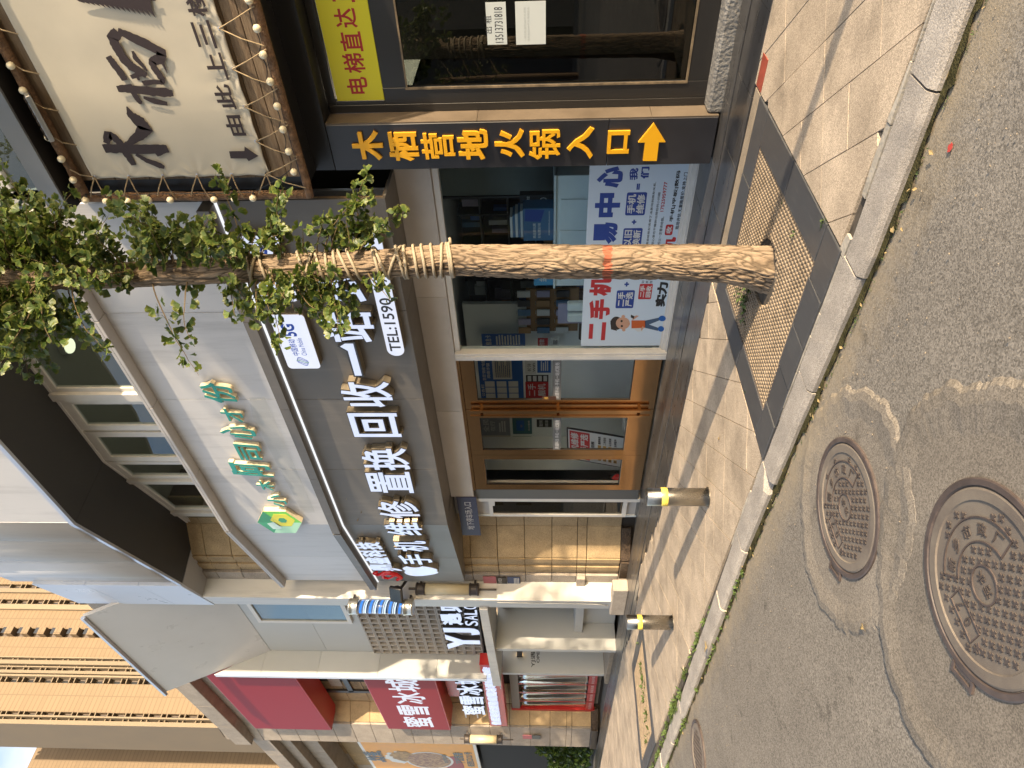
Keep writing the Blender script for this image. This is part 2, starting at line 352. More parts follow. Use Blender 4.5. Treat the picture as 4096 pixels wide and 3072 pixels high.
# sand swept along the gutter, moss at the kerb foot
def ribbon(name, m, x0, x1, f0, f1, z, n=260):
    b = MB(); vs = []
    for i in range(n+1):
        x = x0+(x1-x0)*i/n; vs += [(x, f0(x), z), (x, f1(x), z)]
    return tag(b.add(vs, [(2*i, 2*i+1, 2*i+3, 2*i+2) for i in range(n)]).build(name, m, None), kind='structure')
KY = [(-26, 2.60), (-16, 2.66), (-10.5, 2.73), (-9.2, 2.77), (-6.7, 2.84), (-4.97, 2.90), (-3.4, 2.885), (-2.05, 2.85), (-.92, 2.905), (6, 3.0)]
def kerby(x): return float(np.interp(x, [k[0] for k in KY], [k[1] for k in KY]))
def nz(x, s, a, k=0): return a*noise.noise((x*s, k*3.1, k*1.7))
ribbon('gutter_moss', m_moss, -26, 5, lambda x: kerby(x)-.045+nz(x, 4, .03, 3)+nz(x, 25, .028, 4)+nz(x, 70, .015, 5), lambda x: kerby(x)+.03, ZR+.008, 900)
# loose grit on the road: small stones lying about
b = MB()
for i in range(420):
    x = RNG.uniform(-9, 0); y = kerby(x)-abs(RNG.normal(0, .5))-.01
    if y < .6: continue
    s = RNG.uniform(.002, .006); b.ball((x, y, ZR+s*.6+.004), s, 2, RNG.uniform(.8, 1.5), 1, .7)
tag(b.build('road_grit', m_beige, None), kind='stuff')

# ---------------------------------------------------------------- kerb: separate granite stones
kerb = tag(MB().box(-40, 8, 2.95, 3.04, -.4, -.13).build('kerb', m_joint, None), kind='structure')
kj = [4.2, 3.1, 2.1, 1.0, -.2, -1.26, -2.2, -3.08, -4.05, -5.0, -5.95, -6.9, -7.75, -8.6, -9.55, -10.5, -11.5, -12.5, -13.5, -14.6, -15.7, -16.8, -18, -19.2, -20.4, -21.6, -22.8, -24]
for i in range(len(kj)-1):
    xa, xb = kj[i]-.006, kj[i+1]+.006; dz = random.uniform(-.004, .004) if xa > -5 else random.uniform(-.012, .008); dy = random.uniform(-.006, .006) if xa > -5 else random.uniform(-.02, .02)
    bm = bmesh.new(); n = 7; prev = None
    prof = [(.0, -.3), (.0, -.028), (.02, -.004), (.034, 0), (.2, 0), (.206, -.006), (.206, -.3)]
    rows = []
    for k in range(n+1):
        x = xa+(xb-xa)*k/n; rows.append([bm.verts.new((x, kerby(x)+dy+p[0]+.004*noise.noise((x*6, p[1]*40, i)), p[1]+dz+(.0025*noise.noise((x*9, p[0]*30, i)) if p[1] > -.1 else 0))) for p in prof])
    if i == 8:   # this stone has lost its near corner
        for k in (0,): 
            rows[k][1].co.y += .07; rows[k][2].co.y += .09; rows[k][3].co.y += .10; rows[k][1].co.z -= .03; rows[k][2].co.z -= .03
            rows[k+1][2].co.y += .01
    for k in range(n):
        for q in range(len(prof)-1): bm.faces.new((rows[k][q], rows[k+1][q], rows[k+1][q+1], rows[k][q+1]))
    bm.faces.new(rows[0]); bm.faces.new(list(reversed(rows[n])))
    bmesh.ops.recalc_face_normals(bm, faces=bm.faces); me = bpy.data.meshes.new('kerb_stone'); bm.to_mesh(me); bm.free()
    mesh_obj('kerb_stone', me, m_kerb, kerb)
# mortar strip behind the kerb: cracked lengths near, gone to weeds further off
mst = tag(MB().box(-40, 8, 3.05, 3.16, -.3, -.022).build('mortar_bed', m_joint, None), kind='structure')
x = 4.0
while x > -5.2:
    w = random.uniform(.12, .42)
    if random.random() > .12:
        y0 = kerby(x)+.212; P = [(x-.004, y0+.002, -.03), (x-.004, 3.128+random.uniform(-.012, .012), -.03), (x-w*.5, 3.13+random.uniform(-.012, .01), -.03), (x-w+.004, 3.126+random.uniform(-.015, .012), -.03), (x-w+.004, kerby(x-w)+.214, -.03)]
        MB().prism(P, (0, 0, .027+random.uniform(-.006, .003))).build('mortar_piece', m_mortar, mst)
    x -= w

# ---------------------------------------------------------------- pavement: granite slabs laid on the diagonal
pav = tag(MB().box(-40, 8, 3.12, 6.0, -.35, -.02).build('pavement', m_joint, None), kind='structure')
def clip(P, a, b_, c):
    """keep the half plane a*x+b*y<=c"""
    out = []
    for i in range(len(P)):
        p, q = P[i], P[(i+1) % len(P)]; dp, dq = a*p[0]+b_*p[1]-c, a*q[0]+b_*q[1]-c
        if dp <= 0: out.append(p)
        if dp*dq < 0: t = dp/(dp-dq); out.append((p[0]+(q[0]-p[0])*t, p[1]+(q[1]-p[1])*t))
    return out
def area(P): return abs(sum(P[i][0]*P[(i+1) % len(P)][1]-P[(i+1) % len(P)][0]*P[i][1] for i in range(len(P))))/2
def slab_solid(b, P, z, c=.0012):
    if sum(P[i][0]*P[(i+1) % len(P)][1]-P[(i+1) % len(P)][0]*P[i][1] for i in range(len(P))) < 0: P = P[::-1]
    n = len(P); cx = sum(p[0] for p in P)/n; cy = sum(p[1] for p in P)/n
    r = max(math.hypot(p[0]-cx, p[1]-cy) for p in P); s = 1-c/r; tx, ty = random.uniform(-.0015, .0015), random.uniform(-.0015, .0015)
    zz = lambda p: z+tx*(p[0]-cx)+ty*(p[1]-cy)
    vs = [(p[0], p[1], -.06) for p in P]+[(p[0], p[1], zz(p)-.003) for p in P]+[(cx+(p[0]-cx)*s, cy+(p[1]-cy)*s, zz(p)) for p in P]
    fs = [(i, (i+1) % n, n+(i+1) % n, n+i) for i in range(n)]+[(n+i, n+(i+1) % n, 2*n+(i+1) % n, 2*n+i) for i in range(n)]+[tuple(range(2*n, 3*n))]
    b.add(vs, fs)
DPX = [(-40, 5.95), (-19.4, 5.85), (-16.7, 6.1), (-15.2, 6.0), (-13.2, 5.62), (-12, 5.42), (-11.2, 5.5), (-10.5, 5.78), (-8.6, 5.36), (-8, 5.26), (8, 5.25)]
def pavtop(x): return float(np.interp(x, [k[0] for k in DPX], [k[1] for k in DPX]))
pieces = []
ang, du, dv = R(-48.5), .345, .66       # courses run down to the left
ca, sa = math.cos(ang), math.sin(ang)
for i in range(-110, 60):
    for j in range(-45, 40):
      hv = random.random() < .3
      for half in ((0, .5), (.5, 1)) if hv else ((0, 1),):
        Q = []
        for (a, c_) in ((half[0], 0), (half[1], 0), (half[1], 1), (half[0], 1)):
            u = (j+a)*dv+(-.0012 if a == half[1] else .0012); v = (i+c_)*du+(-.0025 if c_ else .0025)
            Q.append((u*ca-v*sa-1.75, u*sa+v*ca+3.9))
        mx_, my_ = sum(q[0] for q in Q)/4, sum(q[1] for q in Q)/4
        if not (-26 < mx_ < 3.5 and 2.7 < my_ < 6.4): continue
        for xa, xb in ((-2.19, 9), (-10.80, -4.06), (-40, -12.72)):
            P = clip(clip(clip(clip(Q, 0, -1, -3.135), 0, 1, pavtop(mx_)-.004), -1, 0, -xa), 1, 0, xb)
            if len(P) > 2 and area(P) > .004: pieces.append((mx_*mx_+my_*my_, P))
        # strip between the far pit and the facade
        P = clip(clip(clip(clip(Q, 0, -1, -5.03), 0, 1, pavtop(mx_)-.004), -1, 0, 12.72), 1, 0, -10.8)
        if len(P) > 2 and area(P) > .004: pieces.append((mx_*mx_+my_*my_, P))
pieces.sort(key=lambda p: p[0]); rest = MB(); cnt = 0
for d, P in pieces:
    z = random.uniform(-.0012, .0008)
    vis = (-1.0*P[0][0] > .2)
    if cnt < 292 and vis:
        b = MB(); slab_solid(b, P, z); b.build('paving_slab', m_slab, pav); cnt += 1
    else: slab_solid(rest, P, z)
tag(rest.build('paving_slabs', m_slab, pav), kind='stuff')

# ---------------------------------------------------------------- dark polished granite in front of the shops
dpv = tag(MB().box(-40, 8, 5.2, 6.6, -.35, -.03).build('forecourt', m_joint, None), kind='structure')
x = 4.0; k = 0
while x > -24:
    w = .6
    for (ya, yb) in ((None, 5.755), (5.772, 6.02), (6.025, 6.52)):
        xx = x-(.3 if yb == 5.755 else 0)
        y0 = max(pavtop(xx-w/2), 5.252) if ya is None else ya
        if ya is None and xx < -8: y0 = pavtop(xx-w/2)+.01
        if yb-y0 < .05: continue
        if -3.85 < xx-w/2 < -2.2 and ya is None: y0 = 5.252
        b = MB(); slab_solid(b, [(xx-w+.002, y0), (xx-.002, y0), (xx-.002, yb), (xx-w+.002, yb)], .004+random.uniform(-.001, .001)+(.006 if ya else 0), .003); b.build('granite_tile', m_dgran, dpv)
    x -= w

# ---------------------------------------------------------------- tree pits with gratings
def tree_pit(label, glabel, x0, x1, y0, y1, bw, hole, pitch):
    t = thing('tree_pit_border', label, 'tree pit', (x0, y0, 0))
    def strip(xa, xb, ya, yb, n, alongx):
        for i in range(n):
            b = MB()
            if alongx: P = [(xa+(xb-xa)*i/n+.003, ya), (xa+(xb-xa)*(i+1)/n-.003, ya), (xa+(xb-xa)*(i+1)/n-.003, yb), (xa+(xb-xa)*i/n+.003, yb)]
            else: P = [(xa, ya+(yb-ya)*i/n+.003), (xb, ya+(yb-ya)*i/n+.003), (xb, ya+(yb-ya)*(i+1)/n-.003), (xa, ya+(yb-ya)*(i+1)/n-.003)]
            P = [(p[0]+random.uniform(-.004, .004), p[1]+random.uniform(-.004, .004)) for p in P]
            slab_solid(b, P, .006+random.uniform(-.004, .004), .006); b.build('edging_stone', m_dslate, t)
    strip(x0, x1, y0+.003, y0+bw, 5, True)
    strip(x0, x1, y1-bw, y1, 3, True)
    strip(x0, x0+bw, y0+bw, y1-bw, 2, False); strip(x1-bw, x1, y0+bw, y1-bw, 2, False)
    a, c, d, e = x0+bw+.006, x1-bw-.006, y0+bw+.006, y1-bw-.006
    so_ = MB(); n = 26
    so_.add([(a-.02+(c-a+.04)*i/n, d-.02+(e-d+.04)*j/n, -.036+.012*noise.noise((i*.35, j*.35, x0))) for i in range(n+1) for j in range(n+1)], [(i*(n+1)+j, (i+1)*(n+1)+j, (i+1)*(n+1)+j+1, i*(n+1)+j+1) for i in range(n) for j in range(n)])
    so_.build('soil', m_soil, t, True)
    g = thing('tree_grating', glabel, 'grating', (x0+bw, y0+bw, 0))
    b = MB(); w = .0042
    def bar(xa, xb, ya, yb): b.box(xa, xb, ya, yb, -.03, .0)
    x = a+pitch*.5
    while x < c:
        parts = [(d, e)]
        if hole and abs(x-hole[0]) < hole[2]:
            h = math.sqrt(hole[2]**2-(x-hole[0])**2); parts = [(d, hole[1]-h), (hole[1]+h, e)]
        for p in parts: bar(x-w, x+w, p[0], p[1])
        x += pitch
    y = d+pitch*.5
    while y < e:
        parts = [(a, c)]
        if hole and abs(y-hole[1]) < hole[2]:
            h = math.sqrt(hole[2]**2-(y-hole[1])**2); parts = [(a, hole[0]-h), (hole[0]+h, c)]
        for p in parts: b.box(p[0], p[1], y-w, y+w, -.0295, .0006)
        y += pitch
    tag(b.build('grating_bars', m_grate, g), kind='stuff')
    f = MB(); f.box(a, c, d-.004, d, -.03, .001); f.box(a, c, e, e+.004, -.03, .001); f.box(a-.004, a, d, e, -.03, .001); f.box(c, c+.004, d, e, -.03, .001)
    xm = (a+c)/2
    f.build('frame', m_iron, g)
tree_pit('large tree pit edged with dark slate stones around the wrapped trunk', 'diamond mesh grating around the foot of the wrapped tree', -4.03, -2.2, 3.10, 5.05, .25, (-3.06, 4.06, .245), .037)
tree_pit('far tree pit edged with dark stone behind the second bollard', 'small diamond mesh grating in the treeless far pit', -12.7, -10.82, 3.14, 5.02, .22, None, .045)
tag(box('beige_band', m_beige, None, -4.03, -2.2, 5.055, 5.2, -.05, .003), kind='structure')
tag(box('red_marker_strip', M('faded_red_paint', (.3, .06, .035), rough=.6, var=.2, vs=9), None, -2.18, -1.95, 5.06, 5.2, -.05, .004), 'faded red strip of stone beside the corner of the large tree pit', 'strip')

# ---------------------------------------------------------------- manhole covers
def th2(A, B):
    d = (B-A); return math.atan2(d.y, d.x)
ROTM = th2(G(3935, 2370, ZR), G(3913, 2324, ZR))
def manhole(name, label, c, r, rot, rings=True, lite=False):
    t = thing('manhole_cover', label, 'manhole cover', (c[0], c[1], ZR), 'round iron manhole covers in the road')
    z0 = ZR+.012; Mx = Matrix.Translation((c[0], c[1], 0)) @ Matrix.Rotation(rot, 4, 'Z')
    b = MB(); b.lathe([(r+.0, ZR-.05), (r, z0+.001), (r-.006, z0+.004), (r-.028, z0+.004), (r-.034, z0-.006), (r-.036, ZR-.05)], (c[0], c[1], 0), 72); b.build('frame', m_iron, t, False, True)
    b = MB(); b.lathe([(r-.037, ZR-.05), (r-.037, z0-.001), (r-.045, z0+.003), (r-.085, z0+.003), (r-.09, z0-.003), (.001, z0-.003)], (c[0], c[1], 0), 72); b.build('cover', m_ironfloor, t, False, True)
    zc = z0-.003; ri = r-.095
    b = MB(); p = .047
    def free(x, y):
        if math.hypot(x, y) > ri-.018: return False
        if lite: return True
        if math.hypot((x)/1.0, (y)/1.0) < .085: return False
        if .155 < math.hypot(x, y) < .262 and -1.45 < math.atan2(y, x) < .95: return False
        if -.13 < x < .07 and .15 < y < .235: return False
        return True
    for i in range(-14, 15):
        for j in range(-14, 15):
            x = (i+.5*(j % 2))*p*1.1; y = j*p*.78
            if not free(x, y): continue
            a, w, h = .0165, .0045, .0035+.001*random.random()
            b.box(x-a, x+a, y-w, y+w, zc-.001, zc+h, Mx); b.box(x-w, x+w, y-a, y-w, zc-.001, zc+h, Mx); b.box(x-w, x+w, y+w, y+a, zc-.001, zc+h, Mx)
    tag(b.build('relief_crosses', m_relief, t), kind='stuff')
    if lite: return t
    b = MB()
    def arc(ra, rb, a0, a1, h=.005, n=40):
        vs = []; fs = []
        for k in range(n+1):
            a = a0+(a1-a0)*k/n
            for (rr, z) in ((ra, zc-.001), (ra, zc+h), (rb, zc+h), (rb, zc-.001)): vs.append(Mx @ Vector((rr*math.cos(a), rr*math.sin(a), z)))
        for k in range(n):
            for q in range(3): fs.append((4*k+q, 4*k+q+1, 4*k+q+5, 4*k+q+4))
        b.add(vs, fs)
    arc(.070, .077, 0, 2*math.pi); arc(.158, .164, -1.42, .92); arc(.25, .256, -1.42, .92)
    for a in (-1.42, .92):
        b.box(.158, .256, -.003, .003, zc-.001, zc+.005, Mx @ Matrix.Rotation(a, 4, 'Z'))
    for (xa, xb, ya, yb) in ((-.125, .065, .153, .158), (-.125, .065, .226, .231), (-.125, -.12, .158, .226), (.06, .065, .158, .226)): b.box(xa, xb, ya, yb, zc-.001, zc+.005, Mx)
    star = [((.022 if k % 2 == 0 else .009)*math.cos(R(90+36*k))-.155, (.022 if k % 2 == 0 else .009)*math.sin(R(90+36*k))+.2) for k in range(10)]
    b.prism([Mx @ Vector((p_[0], p_[1], zc-.001)) for p_ in star], (0, 0, .005))
    b.build('raised_border', m_iron, t, False, True)
    ex = (Mx.to_3x3() @ Vector((1, 0, 0))); ey = (Mx.to_3x3() @ Vector((0, 1, 0)))
    for ch, px, py, s in (('污', -.05, -.024, .045), ('水', .006, -.024, .045), ('0', -.07, .17, .045), ('7', .0, .17, .045)):
        text('raised_letter', m_relief, t, ch, Mx @ Vector((px, py, zc-.001)), ex, ey, h=s, depth=.005, bold=.02)
    for ch, a in zip('新乡市政厂', (.7, .24, -.22, -.7, -1.16)):
        q = Mx @ Matrix.Rotation(a-math.pi/2, 4, 'Z')
        text('raised_letter', m_relief, t, ch, q @ Vector((-.026, .18, zc-.001)), q.to_3x3() @ Vector((1, 0, 0)), q.to_3x3() @ Vector((0, 1, 0)), w=.052, h=.052, depth=.005, bold=.02)
    # hinge lug cast into the frame
    Mh = Mx @ Matrix.Rotation(R(118), 4, 'Z'); b = MB()
    b.box(r-.004, r+.045, -.07, -.055, ZR-.02, z0+.004, Mh); b.box(r-.004, r+.045, .055, .07, ZR-.02, z0+.004, Mh); b.box(r+.03, r+.045, -.055, .055, ZR-.02, z0+.002, Mh); b.box(r-.01, r+.012, -.055, .055, ZR-.02, z0, Mh)
    b.build('hinge', m_iron, t)
    return t
manhole('b', 'largest dusty iron manhole cover, cut by the picture edge', BMH, .402, ROTM)
manhole('s', 'middle dusty iron manhole cover, nearest the broken kerb stone', SMH, .385, ROTM)
manhole('f', 'distant small round manhole cover close to the weedy kerb', (-8.15, 2.28), .33, .4, lite=True)
# ================================================================ the phone shop: grey fascia, white upper panels, windows, canopy
m_fas = stains(M('grey_metal_panel', (.150, .136, .118), rough=.42, spec=.4, var=.03, vs=1.2), 2.0, .52, .72, 1.25, (2, 2, .3), 6.0)
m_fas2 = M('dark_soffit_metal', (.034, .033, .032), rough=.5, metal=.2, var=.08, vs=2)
m_white = stains(M('white_panel', (.57, .565, .565), rough=.45, spec=.4, var=.03, vs=1), 2.2, .50, .72, .80, (2.2, 2.2, .22), 2.0)
m_sill = M('pale_sill', (.50, .47, .44), rough=.5, var=.06, vs=3)
m_frame = M('white_upvc', (.62, .60, .56), rough=.4, var=.05, vs=6)
m_blue = M('bluewhite_panel', (.60, .64, .72), rough=.3, spec=.6, var=.02)
m_silver = M('silver_trim', (.5, .52, .56), rough=.3, metal=.7)
m_grey = M('grey_beam', (.36, .35, .34), rough=.5, var=.05)
m_dark = M('dark_void', (.02, .02, .02), rough=.8)
m_bronze = M('bronze_metal', (.52, .31, .15), rough=.14, metal=1.0)
m_gl = glass('shop_glass', (.84, .90, .92), .9, base=.0)
m_gl2 = glass('upper_glass', (.66, .72, .72), 1.2, base=.04)
m_room = M('room_wall', (.62, .65, .64), rough=.8, var=.06, vs=1)
m_led = lit('led_strip_light', (.93, .96, 1.0), 1.05)
shop = thing('phone_shop', 'two storey shop with long dark grey fascia, white upper panels and bronze doors', 'shop building', (-7, 6.5, 0))
BA = R(9.5); BP = Vector((-9.4, 5.9, 0)); BX = Vector((math.cos(BA), -math.sin(BA), 0)); BN = Vector((-math.sin(BA), -math.cos(BA), 0))
def MB_bend(s=0.0, P=BP, X=BX):
    """local frame on the bent part: x runs right, y into the wall, z up; origin s metres left of the bend"""
    Yv = Vector((-X.y, X.x, 0)); O = P-X*s
    return Matrix(((X.x, Yv.x, 0, O.x), (X.y, Yv.y, 0, O.y), (0, 0, 1, 0), (0, 0, 0, 1)))
BEND = MB_bend()
g_ = .003
segs = [(-3.5, -4.93, None), (-4.93, -6.41, None), (-6.41, -7.92, None), (-7.92, -9.4, None), (0, -1.5, BEND), (-1.5, -2.8, BEND)]
for (xa, xb, Mx) in segs:
    y0 = 5.9 if Mx is None else 0.0; e = -g_ if xb not in (-9.4,) else 0
    b = MB(); b.cbox(xb+g_, xa-(g_ if xa not in (-3.5, 0) else 0), y0, y0+.03, 3.155, 4.87, .002, Mx); b.build('fascia_panel', m_fas, shop)
    box('soffit_panel', m_fas, shop, xb+g_, xa-g_, y0+.031, y0+.66, 3.157, 3.185, Mx)
    b = MB(); b.box(xb+g_, xa-g_, y0-.18, y0+.02, 4.865, 4.99, Mx); b.build('visor_panel', m_fas, shop)
    b = MB(); b.box(xb, xa, y0-.03, y0-.012, 4.842, 4.864, Mx); b.build('led_strip', m_led, shop)
    b = MB(); b.cbox(xb+g_, xa-g_, y0+.001, y0+.03, 4.992, 6.678, .002, Mx); b.build('upper_panel', m_white, shop)
    b = MB(); b.cbox(xb+g_, xa-g_, y0-.15, y0+.4, 6.68, 6.73, .006, Mx); b.box(xb+g_, xa-g_, y0-.15, y0-.14, 6.73, 6.765, Mx); b.build('window_sill', m_sill, shop)
# open right-hand end of the fascia box: battens and cut sheet edges left bare
box('backing_board', m_dark, shop, -9.5, -3.55, 6.0, 6.05, 3.2, 6.6); box('structural_wall', m_dark, shop, -10.2, -3.1, 6.62, 6.70, 3.16, 6.66)
for (za, zb, ya, yb) in ((3.2, 4.8, 5.94, 5.99), (3.165, 3.2, 5.94, 6.3), (4.1, 4.15, 5.94, 6.25)):
    box('batten', M('raw_batten', (.28, .2, .12), rough=.9, var=.3, vs=12) if za == 3.2 else bpy.data.materials['raw_batten'], shop, -3.62, -3.52, ya, yb, za, zb)
box('batten', m_silver, shop, -3.60, -3.53, 6.12, 6.16, 3.2, 4.6)
# shop front beam
for (xa, xb) in ((-3.26, -5.2), (-5.2, -7.3), (-7.3, -9.44)):
    b = MB(); b.cbox(xb+.002, xa-.002, 6.47, 6.56, 2.775, 3.156, .004); b.build('beam_panel', m_sill, shop)
# show window
wfo = MB().cbox(-6.13, -3.2, 6.5, 6.6, 2.70, 2.772, .003).build('window_head', m_frame, shop); MB().cbox(-6.13, -3.2, 6.5, 6.6, 0.0, .075, .004).box(-6.13, -3.2, 6.46, 6.499, 0.0, .03).box(-6.13, -3.2, 6.53, 6.56, .0751, .10).build('window_sill_rail', m_frame, shop)
box('pane', m_gl, wfo, -6.14, -3.2, 6.54, 6.548, .09, 2.71)
b = MB(); b.cbox(-6.255, -6.13, 6.44, 6.6, 0, 2.772, .006); b.box(-6.22, -6.17, 6.43, 6.44, .02, 2.76); b.build('post', m_frame, shop)
# bronze doors
xs_ = [(-6.26, -6.325, -7.116, -7.305), (-7.318, -7.498, -8.255, -8.372), (-8.378, -8.487, -9.164, -9.294)]
box('door_header', m_bronze, shop, -9.30, -6.256, 6.50, 6.6, 2.735, 2.774)
for i, (a, b0, b1, c) in enumerate(xs_):
    m_gld = m_gld if i else glass('door_glass', (.975, .985, .985), .32, base=.0)
    d = MB(); d.cbox(b0, a, 6.52, 6.57, .035, 2.733, .003); d.cbox(c, b1, 6.52, 6.57, .035, 2.733, .003); d.cbox(b1, b0, 6.522, 6.568, 2.545, 2.732, .003); d.cbox(b1, b0, 6.522, 6.568, .037, .39, .003)
    do = d.build('door_leaf', m_bronze, shop)
    gg = MB(); gg.box(b1, b0, 6.543, 6.549, .39, 2.546); gg.build('pane', m_gld, do)
    q = MB()
    for (p0, p1, p2, p3) in ((b1, b1+.012, .39, 2.545), (b0-.012, b0, .39, 2.545), (b1, b0, .39, .402), (b1, b0, 2.533, 2.545)): q.box(p0, p1, 6.536, 6.543, p2, p3)
    q.build('gasket', m_dark, do)
    if i < 2:
        hx = c+.045 if i == 0 else a-.05; h = MB()
        h.box(hx-.022, hx+.022, 6.43, 6.455, .10, 2.66)
        for z in (.25, 1.4, 2.5): h.box(hx-.012, hx+.012, 6.455, 6.521, z-.02, z+.02)
        h.build('handle', m_bronze, do)
    if i < 2:  # frosted band with the shop's slogan
        q = MB(); zz = FY(2229, 1500 if i == 0 else 1690, 6.54).z
        q.box(b1+.002, b0-.002, 6.530, 6.534, zz-.055, zz+.06); q.build('frosted_band', M('frosted_film', (.11, .112, .11), rough=.7), do)
        text('slogan', M('white_vinyl', (.5, .5, .5), rough=.5), do, '鼎盛科技·手机一站式服务', (b1+.03, 6.5295, zz-.03), w=(b0-b1)-.08, h=.06, bold=.01)
# (the little "push" plate)
pz = FY(2196, 1590, 6.54).z
pl = MB().box(-7.115, -7.04, 6.527, 6.5295, pz-.1, pz+.1).build('push_plate', M('brown_plate', (.05, .02, .012), rough=.4), shop)
text('plate_letter', M('gold_print', (.7, .45, .1), rough=.4), pl, '推', (-7.10, 6.5265, pz+.01), w=.05, h=.06)
# narrow side light left of the doors
wf = MB()
for a in ((-9.56, -9.30, 6.52, 6.6, .05, 2.74), ): wf.box(*a)
wf.build('side_panel', M('grey_film', (.1, .1, .095), rough=.5), shop)
wf = MB(); 
for a in ((-9.82, -9.58, 6.55, 6.62, 2.45, 2.55), (-9.82, -9.58, 6.55, 6.62, .2, .27), (-9.66, -9.57, 6.53, 6.62, .0, 2.74), (-10.16, -10.10, 6.56, 6.62, .2, 2.55), (-10.1, -9.66, 6.56, 6.62, 2.49, 2.55), (-10.1, -9.66, 6.56, 6.62, .2, .27)): wf.box(*a)
sw = wf.build('side_window', m_frame, shop); box('pane', glass('olive_glass', (.35, .34, .24), 1.0), sw, -10.1, -9.66, 6.585, 6.592, .27, 2.5)
box('side_wall', m_sill, shop, -10.2, -9.3, 6.64, 6.72, 0, 3.15)
# upper windows
WA = R(13.5); WP = Vector((-8.27, 6.33, 0)); WX = Vector((math.cos(WA), -math.sin(WA), 0)); WB = MB_bend(0, WP, WX); WN = Vector((-math.sin(WA), -math.cos(WA), 0))
def wx(y, x=470): return FY(x, y, 6.33).x
def wb(y, x=600):
    p = FP(x, y, WP, WN); return (p-WP).dot(WX)
def z4(v): return 1100+v/1.276
wtop, wbot = 8.49, 6.73
def wmem(xa, xb, Mx, d=.06, z0=wbot, z1=wtop, y=0.):
    y0 = (6.33 if Mx is None else 0)+y; return MB().box(min(xa, xb), max(xa, xb), y0-d, y0+.04, z0, z1, Mx)
def wglass(name, xa, xb, Mx, fr, z0=wbot+.05, z1=wtop-.12):
    y0 = 6.33 if Mx is None else 0; lo, hi = min(xa, xb), max(xa, xb)
    f = MB()
    for a in ((lo, lo+fr, wbot, wtop-.03), (hi-fr, hi, wbot, wtop-.03), (lo+fr, hi-fr, wtop-.03-fr*1.3, wtop-.03), (lo+fr, hi-fr, wbot, wbot+fr)): f.box(a[0], a[1], y0-.03, y0+.03, a[2], a[3], Mx)
    fo = f.build('upper_window', m_frame, shop)
    MB().box(lo+fr, hi-fr, y0, y0+.008, wbot+fr, wtop-.03-fr*1.3, Mx).build('pane', m_gl2, fo)
wglass('w', -3.6, wx(z4(588)), None, .07)
wmem(wx(z4(588)), wx(z4(622)), None, .09).build('mullion', m_frame, shop)
wglass('w', wx(z4(625)), wx(z4(785)), None, .11)
wglass('w', wx(z4(795)), -8.262, None, .11)
wglass('w', -.01, wb(z4(1030)), WB, .09)
wmem(wb(z4(1032)), wb(z4(1046)), WB, .08).build('mullion', m_frame, shop)
wglass('w', wb(z4(1048)), wb(z4(1192)), WB, .07)
wmem(wb(z4(1194)), wb(z4(1210)), WB, .08).build('mullion', m_frame, shop)
wglass('w', wb(z4(1212)), wb(z4(1262)), WB, .05)
f = MB(); f.box(-8.27, -3.4, 6.29, 6.37, wtop-.03, wtop+.03); f.box(wb(z4(1262)), 0, -.04, .04, wtop-.03, wtop+.03, WB); f.build('head_rail', m_frame, shop)
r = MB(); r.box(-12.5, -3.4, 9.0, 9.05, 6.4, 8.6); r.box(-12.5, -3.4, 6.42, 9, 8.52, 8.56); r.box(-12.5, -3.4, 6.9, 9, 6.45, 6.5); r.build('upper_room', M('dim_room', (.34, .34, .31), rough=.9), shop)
lp = G(280, 1383, 8.43)
dl = thing('ceiling_downlight', 'round glowing downlight behind the big upstairs window', 'ceiling light', (lp.x, lp.y, 8.5))
MB().lathe([(.12, 8.44), (.13, 8.52)], (lp.x, lp.y, 0), 20).build('trim_ring', m_frame, dl); MB().lathe([(.11, 8.425), (.11, 8.44)], (lp.x, lp.y, 0), 20).build('diffuser', lit('warm_lamp', (1, .93, .62), 2.4), dl)
# dark canopy above the windows
FB = Vector((-8.38, 5.255, 0)); FE = Vector((-11.73, 6.03, 0)); FD = (FB-FE).normalized(); FM = MB_bend(0, FB, FD); LF = (FB-FE).length
sof = [(-3.0, -5.8), (-5.8, -8.38)]
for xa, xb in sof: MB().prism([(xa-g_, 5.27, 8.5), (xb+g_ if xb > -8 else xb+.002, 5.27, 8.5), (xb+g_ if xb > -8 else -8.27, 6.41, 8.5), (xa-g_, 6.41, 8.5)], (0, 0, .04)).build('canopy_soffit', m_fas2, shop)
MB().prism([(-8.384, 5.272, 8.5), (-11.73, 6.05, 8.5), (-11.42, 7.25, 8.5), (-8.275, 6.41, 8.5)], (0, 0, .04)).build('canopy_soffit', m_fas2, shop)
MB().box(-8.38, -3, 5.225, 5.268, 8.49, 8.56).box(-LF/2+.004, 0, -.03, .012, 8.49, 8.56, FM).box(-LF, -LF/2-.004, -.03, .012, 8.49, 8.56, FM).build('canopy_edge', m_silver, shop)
b = MB().box(-8.378, -3, 5.26, 5.3, 8.56, 14); b.box(-.22, .003, 0.002, .03, 8.56, 14, FM); b.build('upper_wall', m_white, shop)
def bs_(y):  # along the bent canopy edge
    p = FP(300, y, FB, Vector((FD.y, -FD.x, 0))); return (p-FB).dot(FD)
cuts = [bs_(2085), bs_(2174), bs_(2253), bs_(2316), bs_(2334)]
